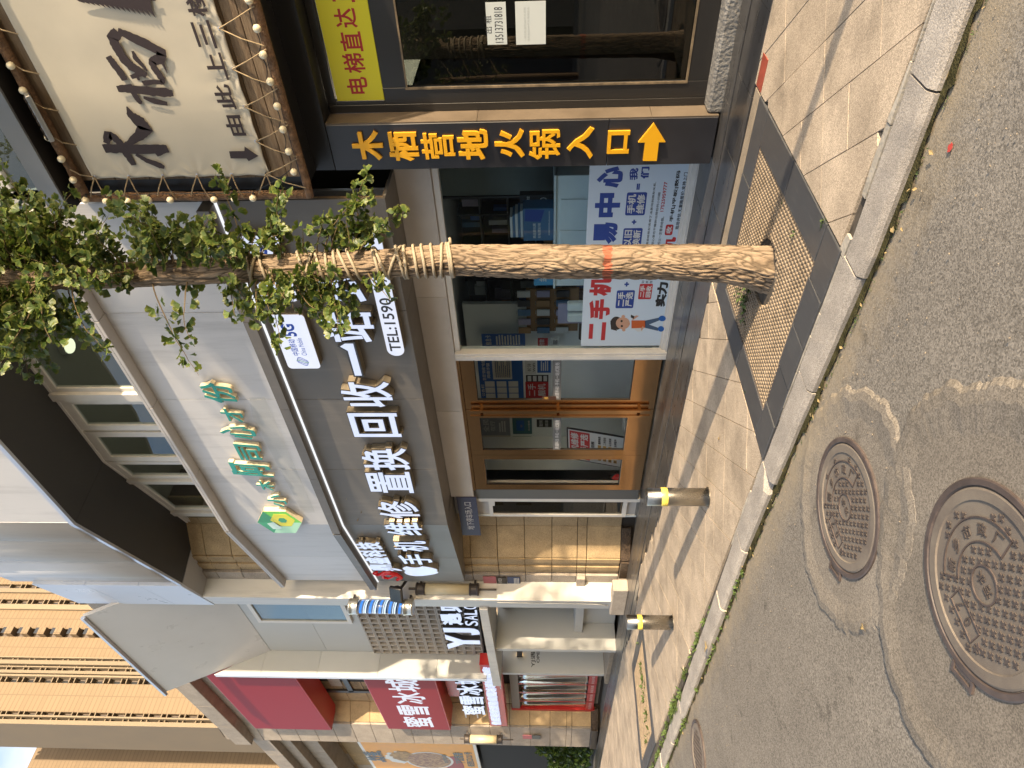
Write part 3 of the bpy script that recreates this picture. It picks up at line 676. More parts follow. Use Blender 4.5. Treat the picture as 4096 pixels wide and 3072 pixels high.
for i in range(4):
    a, c = cuts[i], cuts[i+1]; n = 10; top = 14 if i < 2 else 11.9
    vs = []; bul = .10*(a-c) if i < 3 else .0
    for k in range(n+1):
        t = k/n; x = a+(c-a)*t; y = .03-bul*math.sin(math.pi*t)
        for z in (8.57, top): vs.append(FM @ Vector((x, y, z)))
    for k in range(n+1):
        t = k/n; x = a+(c-a)*t
        for z in (8.57, top): vs.append(FM @ Vector((x, .2, z)))
    N2 = 2*(n+1); fs = [(2*k, 2*k+1, 2*k+3, 2*k+2) for k in range(n)]+[(N2+2*k, N2+2*k+2, N2+2*k+3, N2+2*k+1) for k in range(n)]+[(2*k+1, N2+2*k+1, N2+2*k+3, 2*k+3) for k in range(n)]+[(2*k, 2*k+2, N2+2*k+2, N2+2*k) for k in range(n)]+[(0, N2, N2+1, 1), (2*n, 2*n+1, N2+2*n+1, N2+2*n)]
    MB().add(vs, fs).build('curved_panel', m_white, shop, True, True)
# sign hung above the side window
# ---------------------------------------------------------------- fascia lettering
m_lit = lit('lit_acrylic', (.62, .72, 1.0), .88)
m_side = M('brushed_steel_return', (.42, .36, .27), rough=.35, metal=.75, var=.1, vs=8)
m_rim = M('dark_rim', (.03, .028, .027), rough=.4)
sg = thing('illuminated_shop_sign', 'row of large lit white Chinese channel letters across the grey fascia', 'sign letters', (-7.5, 5.8, 3.5))
def channel(parent, ch, o, xv, w, h, dep=.11, rim=True, bw=.034):
    """channel letter: steel return, dark rim, glowing face"""
    xv = Vector(xv).normalized(); n = xv.cross(Vector((0, 0, 1))); o = Vector(o)
    b = MB(); text_mb(b, ch, o, xv, (0, 0, 1), w=w, h=h, depth=dep, bold=bw)
    l = b.build('letter', m_side, parent)
    if rim:
        b = MB(); text_mb(b, ch, o+n*(dep+.001), xv, (0, 0, 1), w=w, h=h, depth=.008, bold=bw); b.build('rim', m_rim, l)
    e = .010 if rim else 0
    b = MB(); text_mb(b, ch, o+n*(dep+.0115)+xv*e+Vector((0, 0, e)), xv, (0, 0, 1), w=w-2*e, h=h-2*e, depth=.002, bold=.017 if rim else .034); b.build('lit_face', m_lit, l)
    return l
for ch, xl, xr, za, zb in (('回', -7.03, -6.53, 3.50, 4.165), ('换', -7.775, -7.255, 3.485, 4.16), ('置', -8.335, -7.80, 3.52, 4.18), ('收', -6.43, -5.945, 3.50, 4.16), ('站', -5.30, -4.815, 3.52, 4.15), ('修', -9.02, -8.53, 3.515, 4.16), ('式', -4.70, -4.20, 3.51, 4.15)):
    channel(sg, ch, (xl, 5.895, za), (1, 0, 0), xr-xl, zb-za)
# the straight dash character, with its upturned right end
b = MB(); P = [(-5.87, 3.80), (-5.87, 3.93), (-5.44, 3.93), (-5.36, 4.02), (-5.29, 3.93), (-5.29, 3.80)]
l = MB().prism([(p[0], 5.895, p[1]) for p in P], (0, -.11, 0)).build('letter', m_side, sg)
MB().prism([(p[0], 5.784, p[1]) for p in P], (0, -.008, 0)).build('rim', m_rim, l)
P2 = [(-5.845, 3.822), (-5.845, 3.908), (-5.43, 3.908), (-5.36, 3.985), (-5.315, 3.92), (-5.315, 3.822)]
MB().prism([(p[0], 5.7745, p[1]) for p in P2], (0, -.002, 0)).build('lit_face', m_lit, l)
def bpt(s, z, off=0.): return BP-BX*s+BN*off+Vector((0, 0, z))
for ch, sl_, sr, za, zb in (('维', .13, -.40, 3.53, 4.13), ('机', .85, .36, 3.54, 4.14), ('手', 1.50, .98, 3.57, 4.15)):
    channel(sg, ch, bpt(sl_, za, .005), BX, sl_-sr, zb-za)
AP = [(0, .30), (-.05, .325), (-.11, .335), (-.18, .315), (-.24, .26), (-.27, .18), (-.26, .08), (-.22, -.04), (-.16, -.15), (-.10, -.215), (-.05, -.225), (0, -.205), (.05, -.225), (.10, -.215), (.16, -.16), (.21, -.08), (.235, 0), (.185, .05), (.165, .12), (.18, .19), (.225, .245), (.18, .30), (.12, .33), (.06, .325)]
LFp = [(.0, .36), (.01, .43), (.05, .49), (.12, .52), (.115, .46), (.08, .40), (.03, .365)]
for P, oz in ((AP, 3.80), (LFp, 3.80)):
    o = bpt(1.86, oz, .005); l = MB(); outline(l, [(p[0]*1.08, p[1]*1.15) for p in P], o, BX, (0, 0, 1), .11); l = l.build('fruit_logo', m_side, sg, False, True)
    f = MB(); outline(f, [(p[0]*1.04, p[1]*1.11+.004) for p in P], o+BN*.111, BX, (0, 0, 1), .003); f.build('lit_face', m_lit, l, False, True)
cs = thing('company_name_sign', 'small lit Chinese company name with a red script logo at the fascia left end', 'sign letters', (-10.5, 6, 4.4))
for k, ch in enumerate('鼎盛科技'):
    s0 = 1.90-.36*k; channel(cs, ch, bpt(s0, 4.35, .005), BX, .33, .42, .09, False)
m_red = M('red_acrylic', (.42, .01, .012), rough=.25, em=(.8, .02, .02), es=.18/EX)
for (pts) in ([(-.02, .1, .03), (.1, .0, .035), (.28, .06, .04), (.36, .2, .04), (.28, .34, .035), (.12, .36, .03), (.05, .26, .02), (.2, .12, .02)], [(.42, .42, .025), (.34, .5, .03), (.25, .44, .03), (.3, .36, .03), (.40, .28, .03), (.42, .16, .03), (.34, .1, .025)]):
    b = MB(); P = [bpt(2.52-p[0], 4.33+p[1]*.95, .06) for p in pts]; b.tube(P, [p[2] for p in pts], 8); b.build('script_letter', m_red, cs)
# carrier's light boxes
def lightbox(label, x0, x1, z0, z1, r, seed):
    t = thing('carrier_light_box', label, 'light box', ((x0+x1)/2, 5.85, z0), 'white carrier light boxes on the fascia')
    c = MB(); o = (x0, 5.9, z0); outline(c, rrect(0, x1-x0, 0, z1-z0, r), o, (1, 0, 0), (0, 0, 1), .10); c.build('box_case', m_side, t)
    c = MB(); outline(c, rrect(.004, x1-x0-.004, .004, z1-z0-.004, r), (x0, 5.7995, z0), (1, 0, 0), (0, 0, 1), .004); f = c.build('lit_face', lit('box_face', (.74, .80, 1.0), .86), t)
    bl = M('print_blue', (.01, .06, .45), rough=.5) if 'print_blue' not in bpy.data.materials else bpy.data.materials['print_blue']
    gr = M('print_green', (.02, .25, .12), rough=.5) if 'print_green' not in bpy.data.materials else bpy.data.materials['print_green']
    Y = 5.7945; zc = (z0+z1)/2
    for k in range(5):
        pts = []
        for i in range(13):
            t_ = i/12; a = -1.35+2.7*t_; pts.append((x0+.125+.028*(k-2)*math.cos(a*.9)+.02*math.sin(a*2.1), zc-.005+.075*math.sin(a)*(1-.09*abs(k-2))))
        b = MB(); w = .0055
        b.add([(p[0]-w, Y, p[1]) for p in pts]+[(p[0]+w, Y, p[1]) for p in pts], [(i, 13+i, 14+i, i+1) for i in range(12)]); b.build('wave_mark', gr if k == 2 else bl, f)
    text('carrier_name', bl, f, '中国移动', (x0+.225, Y, zc+.0), w=.26, h=.085, bold=.01)
    text('carrier_name', bl, f, 'China Mobile', (x0+.225, Y, zc-.085), w=.28, h=.062)
    text('network_mark', bl, f, '5G', (x0+.53, Y, zc-.05), w=.19, h=.16, bold=.035); text('network_mark', bl, f, '++', (x0+.72, Y, zc+.06), w=.085, h=.045, bold=.03)
    return t
lightbox('complete white carrier light box with blue print, left of the leaves', -5.745, -4.885, 4.305, 4.71, .05, 1)
lightbox('half hidden white carrier light box behind the trunk leaves', -4.70, -3.84, 4.305, 4.71, .05, 2)
tb = thing('phone_number_sign', 'long white lit telephone number sign with rounded end low on the fascia', 'light box', (-4.7, 5.85, 3.24))
c = MB(); outline(c, rrect(0, 1.72, 0, .21, .10, 8), (-5.54, 5.9, 3.24), (1, 0, 0), (0, 0, 1), .10); c.build('box_case', m_side, tb)
c = MB(); outline(c, rrect(.004, 1.716, .004, .206, .10, 8), (-5.54, 5.7995, 3.24), (1, 0, 0), (0, 0, 1), .004); tf = c.build('lit_face', bpy.data.materials['box_face'], tb)
text('phone_number', m_rim, tf, 'TEL:1590', (-5.46, 5.7945, 3.275), w=.80, h=.135, bold=.018); text('phone_number', m_rim, tf, '7/', (-4.55, 5.7945, 3.275), w=.18, h=.135, bold=.018)

# ---------------------------------------------------------------- green script sign on the white panels
gs = thing('green_script_sign', 'turquoise handwritten letters on a clear acrylic plate, upper white wall', 'sign letters', (-8, 5.9, 5.3))
m_teal = M('teal_face', (.01, .30, .24), rough=.3); m_cream = M('cream_return', (.72, .62, .42), rough=.5)
acr = glass('clear_acrylic', (.96, .96, .95), .25, base=.0)
def zz1(a, b_): return 900+a/1.276, 1100+b_/1.276
def zg(a, b_): return 780+a/1.36, 1480+b_/1.36
pl = MB().prism([(-9.02, 5.885, 5.22), (-6.35, 5.885, 5.22), (-6.35, 5.885, 5.42), (-6.75, 5.885, 5.50), (-9.02, 5.885, 5.42)], (0, -.006, 0)).build('acrylic_plate', acr, gs)
for ch, a, b_, c, d in (('份', 45, 215, 75, 185), ('才', 150, 262, 215, 285), ('心', 140, 330, 310, 378), ('司', 235, 368, 410, 495), ('阿', 200, 415, 515, 580), ('木', 338, 430, 605, 655), ('小', 398, 495, 680, 745)):
    m_ = (c+d)/2; p0 = FY(*zg(a, m_), 5.82); p1 = FY(*zg(b_, m_), 5.82); xl = FY(*zg((a+b_)/2, d), 5.82).x; xr = FY(*zg((a+b_)/2, c), 5.82).x
    b = MB(); text_mb(b, ch, (xl, 5.876, p1.z), (1, 0, 0), (0, 0, 1), w=xr-xl, h=p0.z-p1.z, depth=.06, bold=.018, shear=.12); l = b.build('letter', m_cream, gs)
    b = MB(); text_mb(b, ch, (xl, 5.8145, p1.z), (1, 0, 0), (0, 0, 1), w=xr-xl, h=p0.z-p1.z, depth=.004, bold=.018, shear=.12); b.build('letter_face', m_teal, l)
c0 = FY(*zg(460, 830), 5.80); hx = thing('green_hexagon_logo', 'pale and bright green hexagon logo box beside the turquoise script', 'logo sign', c0)
H = [(.36*math.sin(R(60*k)), .36*math.cos(R(60*k))) for k in range(6)]
hb = MB(); outline(hb, H, (c0.x, 5.893, c0.z), (1, 0, 0), (0, 0, 1), .09); hb.build('logo_case', m_cream, hx, False, True)
def hpoly(name, P, m, dz): 
    b = MB(); outline(b, P, (c0.x, 5.8025-dz, c0.z), (1, 0, 0), (0, 0, 1), .002); b.build(name, m, hx, False, True)
hpoly('logo_panel', [H[0], H[1], (0, 0)], M('logo_dark_green', (.03, .32, .13), rough=.35), 0); hpoly('logo_panel', [H[1], H[2], H[3], (0, 0)], M('logo_bright_green', (.17, .62, .05), rough=.35), 0)
hpoly('logo_panel', [H[3], H[4], H[5], (0, 0)], M('logo_mint', (.42, .75, .52), rough=.35), 0); hpoly('logo_panel', [H[5], H[0], (0, 0)], M('logo_green', (.05, .42, .18), rough=.35), 0)
hpoly('logo_panel', [(p[0]*.55+.07, p[1]*.55-.07) for p in H], M('logo_yellow', (.72, .68, .02), rough=.35), .0025); hpoly('logo_panel', [(-.19, .02), (-.19, .16), (-.03, .21), (.02, .08), (-.1, 0)], M('logo_pale', (.6, .82, .75), rough=.35), .0025)
hpoly('logo_panel', [(p[0]*.2+.07, p[1]*.2-.07) for p in H], bpy.data.materials['logo_dark_green'], .005)
# little plates and brackets
ps = thing('parking_entrance_sign', 'dark blue underground parking entrance sign hung under the fascia corner', 'sign', (-10, 6.45, 2.7))
b = MB(); b.cbox(-10.62, -9.43, 6.455, 6.475, 2.735, 3.07, .003); b.build('sign_board', M('navy_board', (.02, .015, .06), rough=.3, spec=.6), ps)
text('sign_text', M('sign_white', (.6, .58, .6), rough=.5), ps, '地下停车场入口', (-10.42, 6.453, 2.83), w=.85, h=.13, bold=.01)
# ================================================================ stone piers, salon portal, drinks shop, far facade, towers
m_st = speckle(M('buff_granite', (.36, .265, .15), rough=.8, spec=.3, var=.16, vs=3, bump=.3, bs=160, bd=.003), 190, .35)
m_st2 = speckle(M('grey_granite', (.33, .29, .245), rough=.75, spec=.3, var=.14, vs=3, bump=.25, bs=160, bd=.003), 190, .3)
m_plin = speckle(M('speckled_plinth', (.07, .05, .035), rough=.4, var=.2, vs=6), 70, .9)
m_gcore = M('dark_joint', (.04, .032, .025), rough=1)  # dark core colour, seen in the gaps between the stones
def facew(parent, p, q, zs, mat, cols=1, dep=.05, gap=.004, name='stone_block', grooves=0):
    """coursed stone on a wall line p->q (seen side on the right-hand normal)"""
    p, q = Vector((*p, 0)), Vector((*q, 0)); L = (q-p).length; d = (q-p).normalized(); Mx = Matrix(((d.x, -d.y, 0, p.x), (d.y, d.x, 0, p.y), (0, 0, 1, 0), (0, 0, 0, 1)))
    # local y>0 is to the left of the direction; outward is whatever side dep points to
    for i in range(len(zs)-1):
        for c in range(cols):
            b = MB(); xa, xb = L*c/cols+gap, L*(c+1)/cols-gap
            b.cbox(xa, xb, 0, dep, zs[i]+gap, zs[i+1]-gap, .006, Mx); b.build(name, mat, parent)
def poly_core(name, pts, z0, z1, mat, parent): return MB().prism([(x, y, z0) for x, y in pts], (0, 0, z1-z0)).build(name, mat, parent)
def zat(xs, y, Y): return [FY(x, y, Y).z for x in xs]
cz = .52
zs1 = [.16, .80, .98]+[.98+.48+cz*k for k in range(0, 15)]
sp = thing('stone_pier', 'tall fluted buff granite pier between the phone shop and the salon', 'pier', (-12, 7, 0))
poly_core('core', [(-10.2, 7.0), (-11.1, 7.0), (-11.7, 6.66), (-12.3, 6.64), (-13.25, 6.62), (-13.25, 7.6), (-10.2, 7.6)], -.1, 8.5, m_gcore, sp)
PA = [(-11.1, 6.995), (-10.2, 6.995)]
def course(p, q, zs, mat, cols, dep):
    # put stones on the street side of the line (p left, q right)
    facew(sp, p, q, zs, mat, cols, -abs(dep) if False else dep)
def stones(parent, p, q, zs, mat, cols=1, dep=.05):
    """p = left end, q = right end; stones stand proud towards the street"""
    p_, q_ = Vector((*p, 0)), Vector((*q, 0)); L = (q_-p_).length; d = (q_-p_).normalized(); o = Vector((d.y, -d.x, 0))
    Mx = Matrix(((d.x, -o.x, 0, p_.x), (d.y, -o.y, 0, p_.y), (0, 0, 1, 0), (0, 0, 0, 1)))
    for i in range(len(zs)-1):
        for c in range(cols):
            g0 = .005
            MB().cbox(L*c/cols+g0, L*(c+1)/cols-g0, -dep, .01, zs[i]+g0, zs[i+1]-g0, .006, Mx).build('stone_block', mat, parent)
stones(sp, (-11.1, 6.99), (-10.2, 6.99), zs1, m_st, 1, .03)
stones(sp, (-11.7, 6.655), (-11.1, 6.99), zs1, m_st, 1, .04)
for k in range(4): stones(sp, (-12.25+.137*k, 6.643+.003*k), (-12.25+.137*(k+1), 6.646+.003*k), zs1, m_st, 1, .05 if k % 2 else .02)
stones(sp, (-13.25, 6.615), (-12.27, 6.635), zs1, m_st2, 2, .06)
stones(sp, (-11.72, 6.63), (-11.1, 6.97), [-.02, .16], m_plin, 1, .08); stones(sp, (-12.3, 6.62), (-11.72, 6.63), [-.02, .16], m_plin, 2, .09); stones(sp, (-13.25, 6.6), (-12.3, 6.62), [-.02, .16], m_st2, 1, .1)
stones(sp, (-13.25, 6.60), (-12.28, 6.62), [.80, .98], m_st2, 1, .12)
# granite block lying on the ground against the pier
gb = tag(MB().cbox(-13.15, -12.1, 6.18, 6.42, 0.0, .30, .02).build('granite_block', m_st2, None, loc=(-12.6, 6.3, 0)), 'loose pale granite block on the ground against the pier foot', 'stone block')
# salon portal
m_port = stains(M('portal_white', (.50, .49, .46), rough=.45, var=.03, vs=1.5), 2.5, .5, .72, .78, (2.5, 2.5, .25), 8.0)
m_portg = M('portal_grey_white', (.42, .43, .42), rough=.5, var=.03, vs=1)
m_psof = M('portal_soffit', (.60, .585, .57), rough=.3, spec=.5, var=.02)
sal = thing('hair_salon', 'white framed salon portal with a deep sloping grey soffit and block lattice', 'salon building', (-15, 6.5, 0))
q = MB()
PF = MB_bend(0, Vector((-12.62, 6.21, 0)), FD)
MB().cbox(-.60, 0, 0, .5, 0, 8.50, .006, PF).build('portal_pillar', m_port, sal)
for (a, c, z0, z1) in ((-.78, .90, 8.51, 9.35), (-.78, .90, 9.355, 10.4), (-.78, .90, 10.405, 11.45)):
    MB().cbox(a+.15, c, -.012, .8, z0, z1, .003, PF).build('portal_panel', m_blue, sal)
MB().prism([(-11.75, 6.05, 8.5), (-13.2, 6.36, 8.5), (-13.3, 7.4, 8.5), (-11.42, 7.3, 8.5)], (0, 0, .009)).build('portal_beam_soffit', m_grey, sal)
# sloping soffit
A_, B_, C_, D_ = Vector((-13.2, 6.3, 11.45)), FX(663.5, 2767, -17.4), Vector((-17.4, 7.09, 8.76)), Vector((-13.0, 7.09, 8.76))
A_.y, A_.z = B_.y+.02, B_.z
MB().prism([A_, B_, C_, D_], (0, .05, .08)).build('sloping_soffit', m_psof, sal)
MB().tube([A_+Vector((0, -.03, .03)), B_+Vector((-.1, -.03, .03))], .05, 6).build('soffit_edge', m_silver, sal)
# back wall, lattice, wing
zL = FY(1496, 2614, 7.05).z; zB = FY(1934, 2616, 7.05).z
for (xa, xb) in ((-17.38, -15.3), (-15.295, -14.4), (-14.395, -13.0)):
    for (z0, z1) in ((zL+.02, 7.25), (7.255, 8.9)): MB().cbox(xa, xb, 7.1, 7.15, z0, z1, .003).build('wall_panel', m_portg, sal)
f = MB(); wxa, wxb = FY(1200, 2490, 7.05).x, -13.05
for a in ((wxa, wxa+.10, 6.2, 8.5), (wxb-.1, wxb, 6.2, 8.5), (wxa+.1, wxb-.1, 8.4, 8.5), (wxa+.1, wxb-.1, 6.2, 6.3)): f.box(a[0], a[1], 7.03, 7.098, a[2], a[3])
wo_ = f.build('salon_window', m_frame, sal); box('pane', m_gl2, wo_, wxa+.1, wxb-.1, 7.06, 7.068, 6.3, 8.4)
m_lat = M('lattice_block', (.36, .33, .29), rough=.8, var=.08, vs=5); b0 = None
bw, bh = .245, .245; lat = MB(); cnt = 0
lx0, lx1 = -17.36, -13.05; ncol = 17; nrow = 12; cw = (lx1-lx0)/ncol; chh = (zL-zB)/nrow
b = MB(); t_ = .035; y0, y1 = 7.05, 7.2
for (a, c, d, e) in ((.003, t_, .003, chh-.003), (cw-t_, cw-.003, .003, chh-.003), (t_, cw-t_, .003, t_), (t_, cw-t_, chh-t_, chh-.003)): b.box(a, c, 0, .15, d, e)
lme = b.mesh('lattice_block'); lme.materials.append(m_lat)
for i in range(ncol):
    for j in range(nrow):
        o = bpy.data.objects.new('lattice_block', lme); COL.objects.link(o); o.parent = sal; o.location = Vector((lx0+i*cw, y0, zB+j*chh))-org(sal); ORG[o.name] = org(sal)
box('lattice_backing', m_dark, sal, lx0, lx1, 7.35, 7.4, zB, zL)
for (z0, z1) in ((zB-.1, 4.35), (4.355, 5.85), (5.855, 7.4), (7.405, 8.86)): 
    MB().cbox(-17.52, -17.40, 6.463, 7.12, z0, z1, .003).build('wing_panel', m_portg, sal)
MB().prism([(-17.52, 6.463, 8.865), (-17.52, 7.12, 8.865), (-17.52, 6.463, 10.05)], (.12, 0, 0)).build('wing_panel', m_portg, sal)
MB().box(-17.53, -17.395, 6.45, 6.462, zB-.1, 10.05).build('wing_edge', m_blue, sal)
p0, p1 = FX(1917, 2440, -13.2), FY(1976, 2734, 6.22)
MB().prism([(p0.x+.02, 6.28, p0.z-.17), (p0.x+.02, 6.28, p0.z), (p1.x, 6.16, p1.z+.02), (p1.x, 6.16, p1.z-.18)], (0, .12, 0)).build('sign_beam', m_port, sal)
MB().prism([(-13.2, 6.36, 2.76), (-17.5, 6.26, 2.70), (-17.5, 7.2, 2.70), (-13.2, 7.2, 2.76)], (0, 0, .02)).build('entrance_soffit', m_portg, sal)
# under the beam: shop window, low wall, fins
b = MB(); wy = 7.35
for a in ((-15.2, -13.1, 2.5, 2.62), (-15.2, -13.1, .93, 1.02), (-15.2, -15.08, 1.02, 2.5), (-14.2, -14.1, 1.02, 2.5), (-13.2, -13.1, 1.02, 2.5)): b.box(a[0], a[1], wy, wy+.06, a[2], a[3])
bo = b.build('black_window_frame', m_rim, sal); box('pane', m_gl, bo, -15.1, -13.1, wy+.02, wy+.028, .98, 2.55)
box('orange_counter', M('orange_board', (.55, .24, .05), rough=.5, var=.1), sal, -14.9, -13.0, 8.0, 8.1, 1.2, 2.4); box('dim_back_wall', m_room, sal, -17.5, -12.9, 8.6, 8.7, 0, 2.9); box('dim_floor', m_room, sal, -17.5, -12.9, 7.3, 8.7, -.02, .02)
MB().cbox(-15.2, -13.05, 6.95, 7.4, .0, .74, .006).build('low_wall', m_portg, sal); MB().cbox(-15.2, -13.1, 6.72, 7.35, .745, .93, .01).build('ledge', m_portg, sal)
MB().cbox(-15.32, -15.2, 6.32, 7.45, 0, 2.71, .005).build('fin_wall', m_portg, sal); MB().cbox(-17.72, -17.6, 6.70, 8.4, 0.05, 2.70, .005).build('fin_wall', m_portg, sal)
MB().prism([(-15.3, 6.4, .0), (-17.7, 6.5, .0), (-17.7, 7.6, .0), (-15.3, 7.5, .0)], (0, 0, .10)).build('entrance_step', m_beige, sal)
tx = thing('salon_hours_lettering', 'small black salon name and opening hours on the white fin wall', 'lettering', (-17.6, 7.2, 1.7))
def onfin(x, y): return FX(x, y, -17.597)
pa, pb = onfin(2143, 2670), onfin(2130, 2596)
text('wall_letters', m_rim, tx, 'YJ遇见SALON', (-17.597, pa.y, FX(2143, 2670, -17.6).z), (0, 1, 0), (0, 0, 1), w=1.35, h=.13, bold=.01)
text('wall_letters', m_rim, tx, 'OPEN 10:00-21:00', (-17.597, pa.y+.12, FX(2158, 2670, -17.6).z), (0, 1, 0), (0, 0, 1), w=1.2, h=.075, bold=.02)
sc_ = onfin(2079, 2620); sx = thing('wall_sconce', 'small black up and down light on the white fin wall', 'wall light', sc_)
MB().cbox(-17.598, -17.50, sc_.y-.06, sc_.y+.06, sc_.z-.075, sc_.z+.075, .004).build('lamp_body', m_rim, sx)
for s in (1, -1): MB().box(-17.58, -17.52, sc_.y-.04, sc_.y+.04, sc_.z+s*.077-.001, sc_.z+s*.077+.001).build('lamp_lens', lit('sconce_glow', (1, .62, .25), 3.5) if s == 1 else bpy.data.materials['sconce_glow'], sx)
# salon sign letters on the lattice
ys = thing('salon_sign', 'large white lit salon letters standing in front of the block lattice', 'sign letters', (-15, 6.9, 3))
def slet(ch, x0, x1, v0, v1, Y=6.62, bold=.06):
    a, c = FY((v0+v1)/2, x0, Y), FY((v0+v1)/2, x1, Y); zt, zb = FY(v0, (x0+x1)/2, Y).z, FY(v1, (x0+x1)/2, Y).z
    b = MB(); text_mb(b, ch, (a.x, Y+.13, zb), (1, 0, 0), (0, 0, 1), w=c.x-a.x, h=zt-zb, depth=.12, bold=bold); l = b.build('letter', m_rim, ys)
    b = MB(); text_mb(b, ch, (a.x, Y+.004, zb), (1, 0, 0), (0, 0, 1), w=c.x-a.x, h=zt-zb, depth=.004, bold=bold); b.build('lit_face', m_lit, l)
slet('Y', 2597, 2540, 1786, 1920); slet('J', 2540, 2513, 1775, 1918, bold=.08); slet('遇', 2500, 2453, 1765, 1850, bold=.05); slet('见', 2450, 2405, 1762, 1845, bold=.05)
for k, ch in enumerate('SALON'): slet(ch, 2503-22*k, 2484-22*k, 1860-k*2, 1912-k*2, bold=.01)
# barber pole
c0 = FP(1535, 2425, (-12.45, 6.12, 0), Vector((0, -1, 0))); bp_ = thing('barber_pole', 'blue and white lit striped barber pole in steel caps on the portal pillar', 'barber pole', c0)
zt, zb = FY(1398, 2425, 6.0).z, FY(1652, 2425, 6.0).z; cx, cy = FY(1530, 2427, 6.0).x, 6.0
rr = .15; hcap = (zt-zb)*.15
for z0, z1 in ((zt-hcap, zt), (zb, zb+hcap)): MB().lathe([(rr*.7, z0-.0), (rr*1.02, z0), (rr*1.08, z0+.02), (rr*1.0, z0+.04), (rr*1.0, z1-.04), (rr*1.08, z1-.02), (rr*1.02, z1), (.01, z1+.01)], (cx, cy, 0), 28).build('end_cap', M('satin_steel', (.6, .58, .52), rough=.28, metal=.9) if 'satin_steel' not in bpy.data.materials else bpy.data.materials['satin_steel'], bp_, True, True)
mb = bpy.data.materials.new('spiral_light'); mb.use_nodes = True; t = mb.node_tree; pb_ = t.nodes['Principled BSDF']
pb_.inputs['Roughness'].default_value = .12; pb_.inputs['Base Color'].default_value = (.02, .04, .1, 1)
g = t.nodes.new('ShaderNodeTexCoord'); sp_ = t.nodes.new('ShaderNodeSeparateXYZ'); t.links.new(g.outputs['Object'], sp_.inputs[0])
def mth(op, a, b=None):
    n = t.nodes.new('ShaderNodeMath'); n.operation = op
    for i, s in enumerate((a, b)):
        if s is None: continue
        if isinstance(s, (int, float)): n.inputs[i].default_value = s
        else: t.links.new(s, n.inputs[i])
    return n.outputs[0]
at = mth('ARCTAN2', sp_.outputs[1], sp_.outputs[0]); ph = mth('ADD', mth('MULTIPLY', at, 2/(2*math.pi)), mth('MULTIPLY', sp_.outputs[2], 5.2))
fr = mth('FRACT', ph); rp = t.nodes.new('ShaderNodeValToRGB'); t.links.new(fr, rp.inputs[0]); rp.color_ramp.interpolation = 'CONSTANT'
E = rp.color_ramp.elements; E[0].color = (.0, .0, .01, 1); E[1].position = .15; E[1].color = (.75, .9, 1, 1)
for p, c in ((.30, (.10, .12, .14, 1)), (.38, (.75, .9, 1, 1)), (.46, (.10, .12, .14, 1)), (.62, (.04, .24, .8, 1)), (.86, (.10, .12, .14, 1))): e = E.new(p); e.color = c
t.links.new(rp.outputs[0], pb_.inputs['Emission Color']); pb_.inputs['Emission Strength'].default_value = 1.25/EX
sd = MB().lathe([(rr*.85, zb+hcap), (rr*.85, zt-hcap)], (cx, cy, 0), 32); tb_ = sd.build('striped_tube', mb, bp_, True)
MB().box(cx-.05, cx+.05, cy+.1, 6.23, zt-.09, zt-.05).box(cx-.05, cx+.05, cy+.1, 6.23, zb+.05, zb+.09).build('bracket', m_rim, bp_)
# floodlight by the pole, wall lanterns
fl = FY(1585, 2378, 6.1); ft = thing('floodlight', 'black floodlight with round back beside the barber pole', 'floodlight', fl)
Mf = Matrix.Translation(fl) @ Matrix.Rotation(R(25), 4, 'Z') @ Matrix.Rotation(R(-15), 4, 'X')
MB().cbox(-.17, .17, -.04, .04, -.13, .13, .015, Mf).build('lamp_body', m_rim, ft); MB().box(-.15, .15, -.046, -.041, -.11, .11, Mf).build('lens', m_gl, ft)
MB().ball((0, .03, 0), .1, 8).build('back_dome', m_rim, ft); bpy.data.objects['back_dome'].location = (0, .05, 0); bpy.data.objects['back_dome'].data.transform(Matrix.Translation(Vector(org(ft))))
MB().box(-.02, .02, .04, .45, -.02, .02, Mf).build('arm', m_rim, ft)
m_lant = M('lantern_metal', (.07, .06, .055), rough=.5, metal=.5); m_lantg = M('lantern_acrylic', (.55, .47, .30), rough=.4)
def lantern(label, x, y, z0, z1, r):
    t = thing('wall_lantern', label, 'wall lantern', (x, y, z0), 'cylinder lanterns on the stone piers'); h = z1-z0
    MB().lathe([(r*.86, z0+.14*h), (r*.86, z1-.14*h)], (x, y, 0), 20).build('shade', m_lantg, t, True)
    for a, c in ((z0, z0+.15*h), (z1-.15*h, z1)): MB().lathe([(.02, a), (r*.95, a), (r, a+.02), (r*.9, a+.04), (r*.9, c-.04), (r, c-.02), (r*.95, c), (.02, c)], (x, y, 0), 20).build('end_cap', m_lant, t, False, True)
    MB().tube([(x, y, z0-.28*h), (x, y, z0)], .02, 8).tube([(x, y, z1), (x, y, z1+.12*h)], .025, 8).build('rod', m_lant, t); MB().box(x-.02, x+.02, y, y+.35, z0+.05*h, z0+.08*h).box(x-.02, x+.02, y, y+.35, z1-.08*h, z1-.05*h).build('bracket', m_lant, t)
Yl = 6.38; lantern('nearer tall cream cylinder lantern beside the barber pole', FY(1780, 2356, Yl).x, Yl, FY(1915, 2356, Yl).z, FY(1665, 2356, Yl).z, .125)
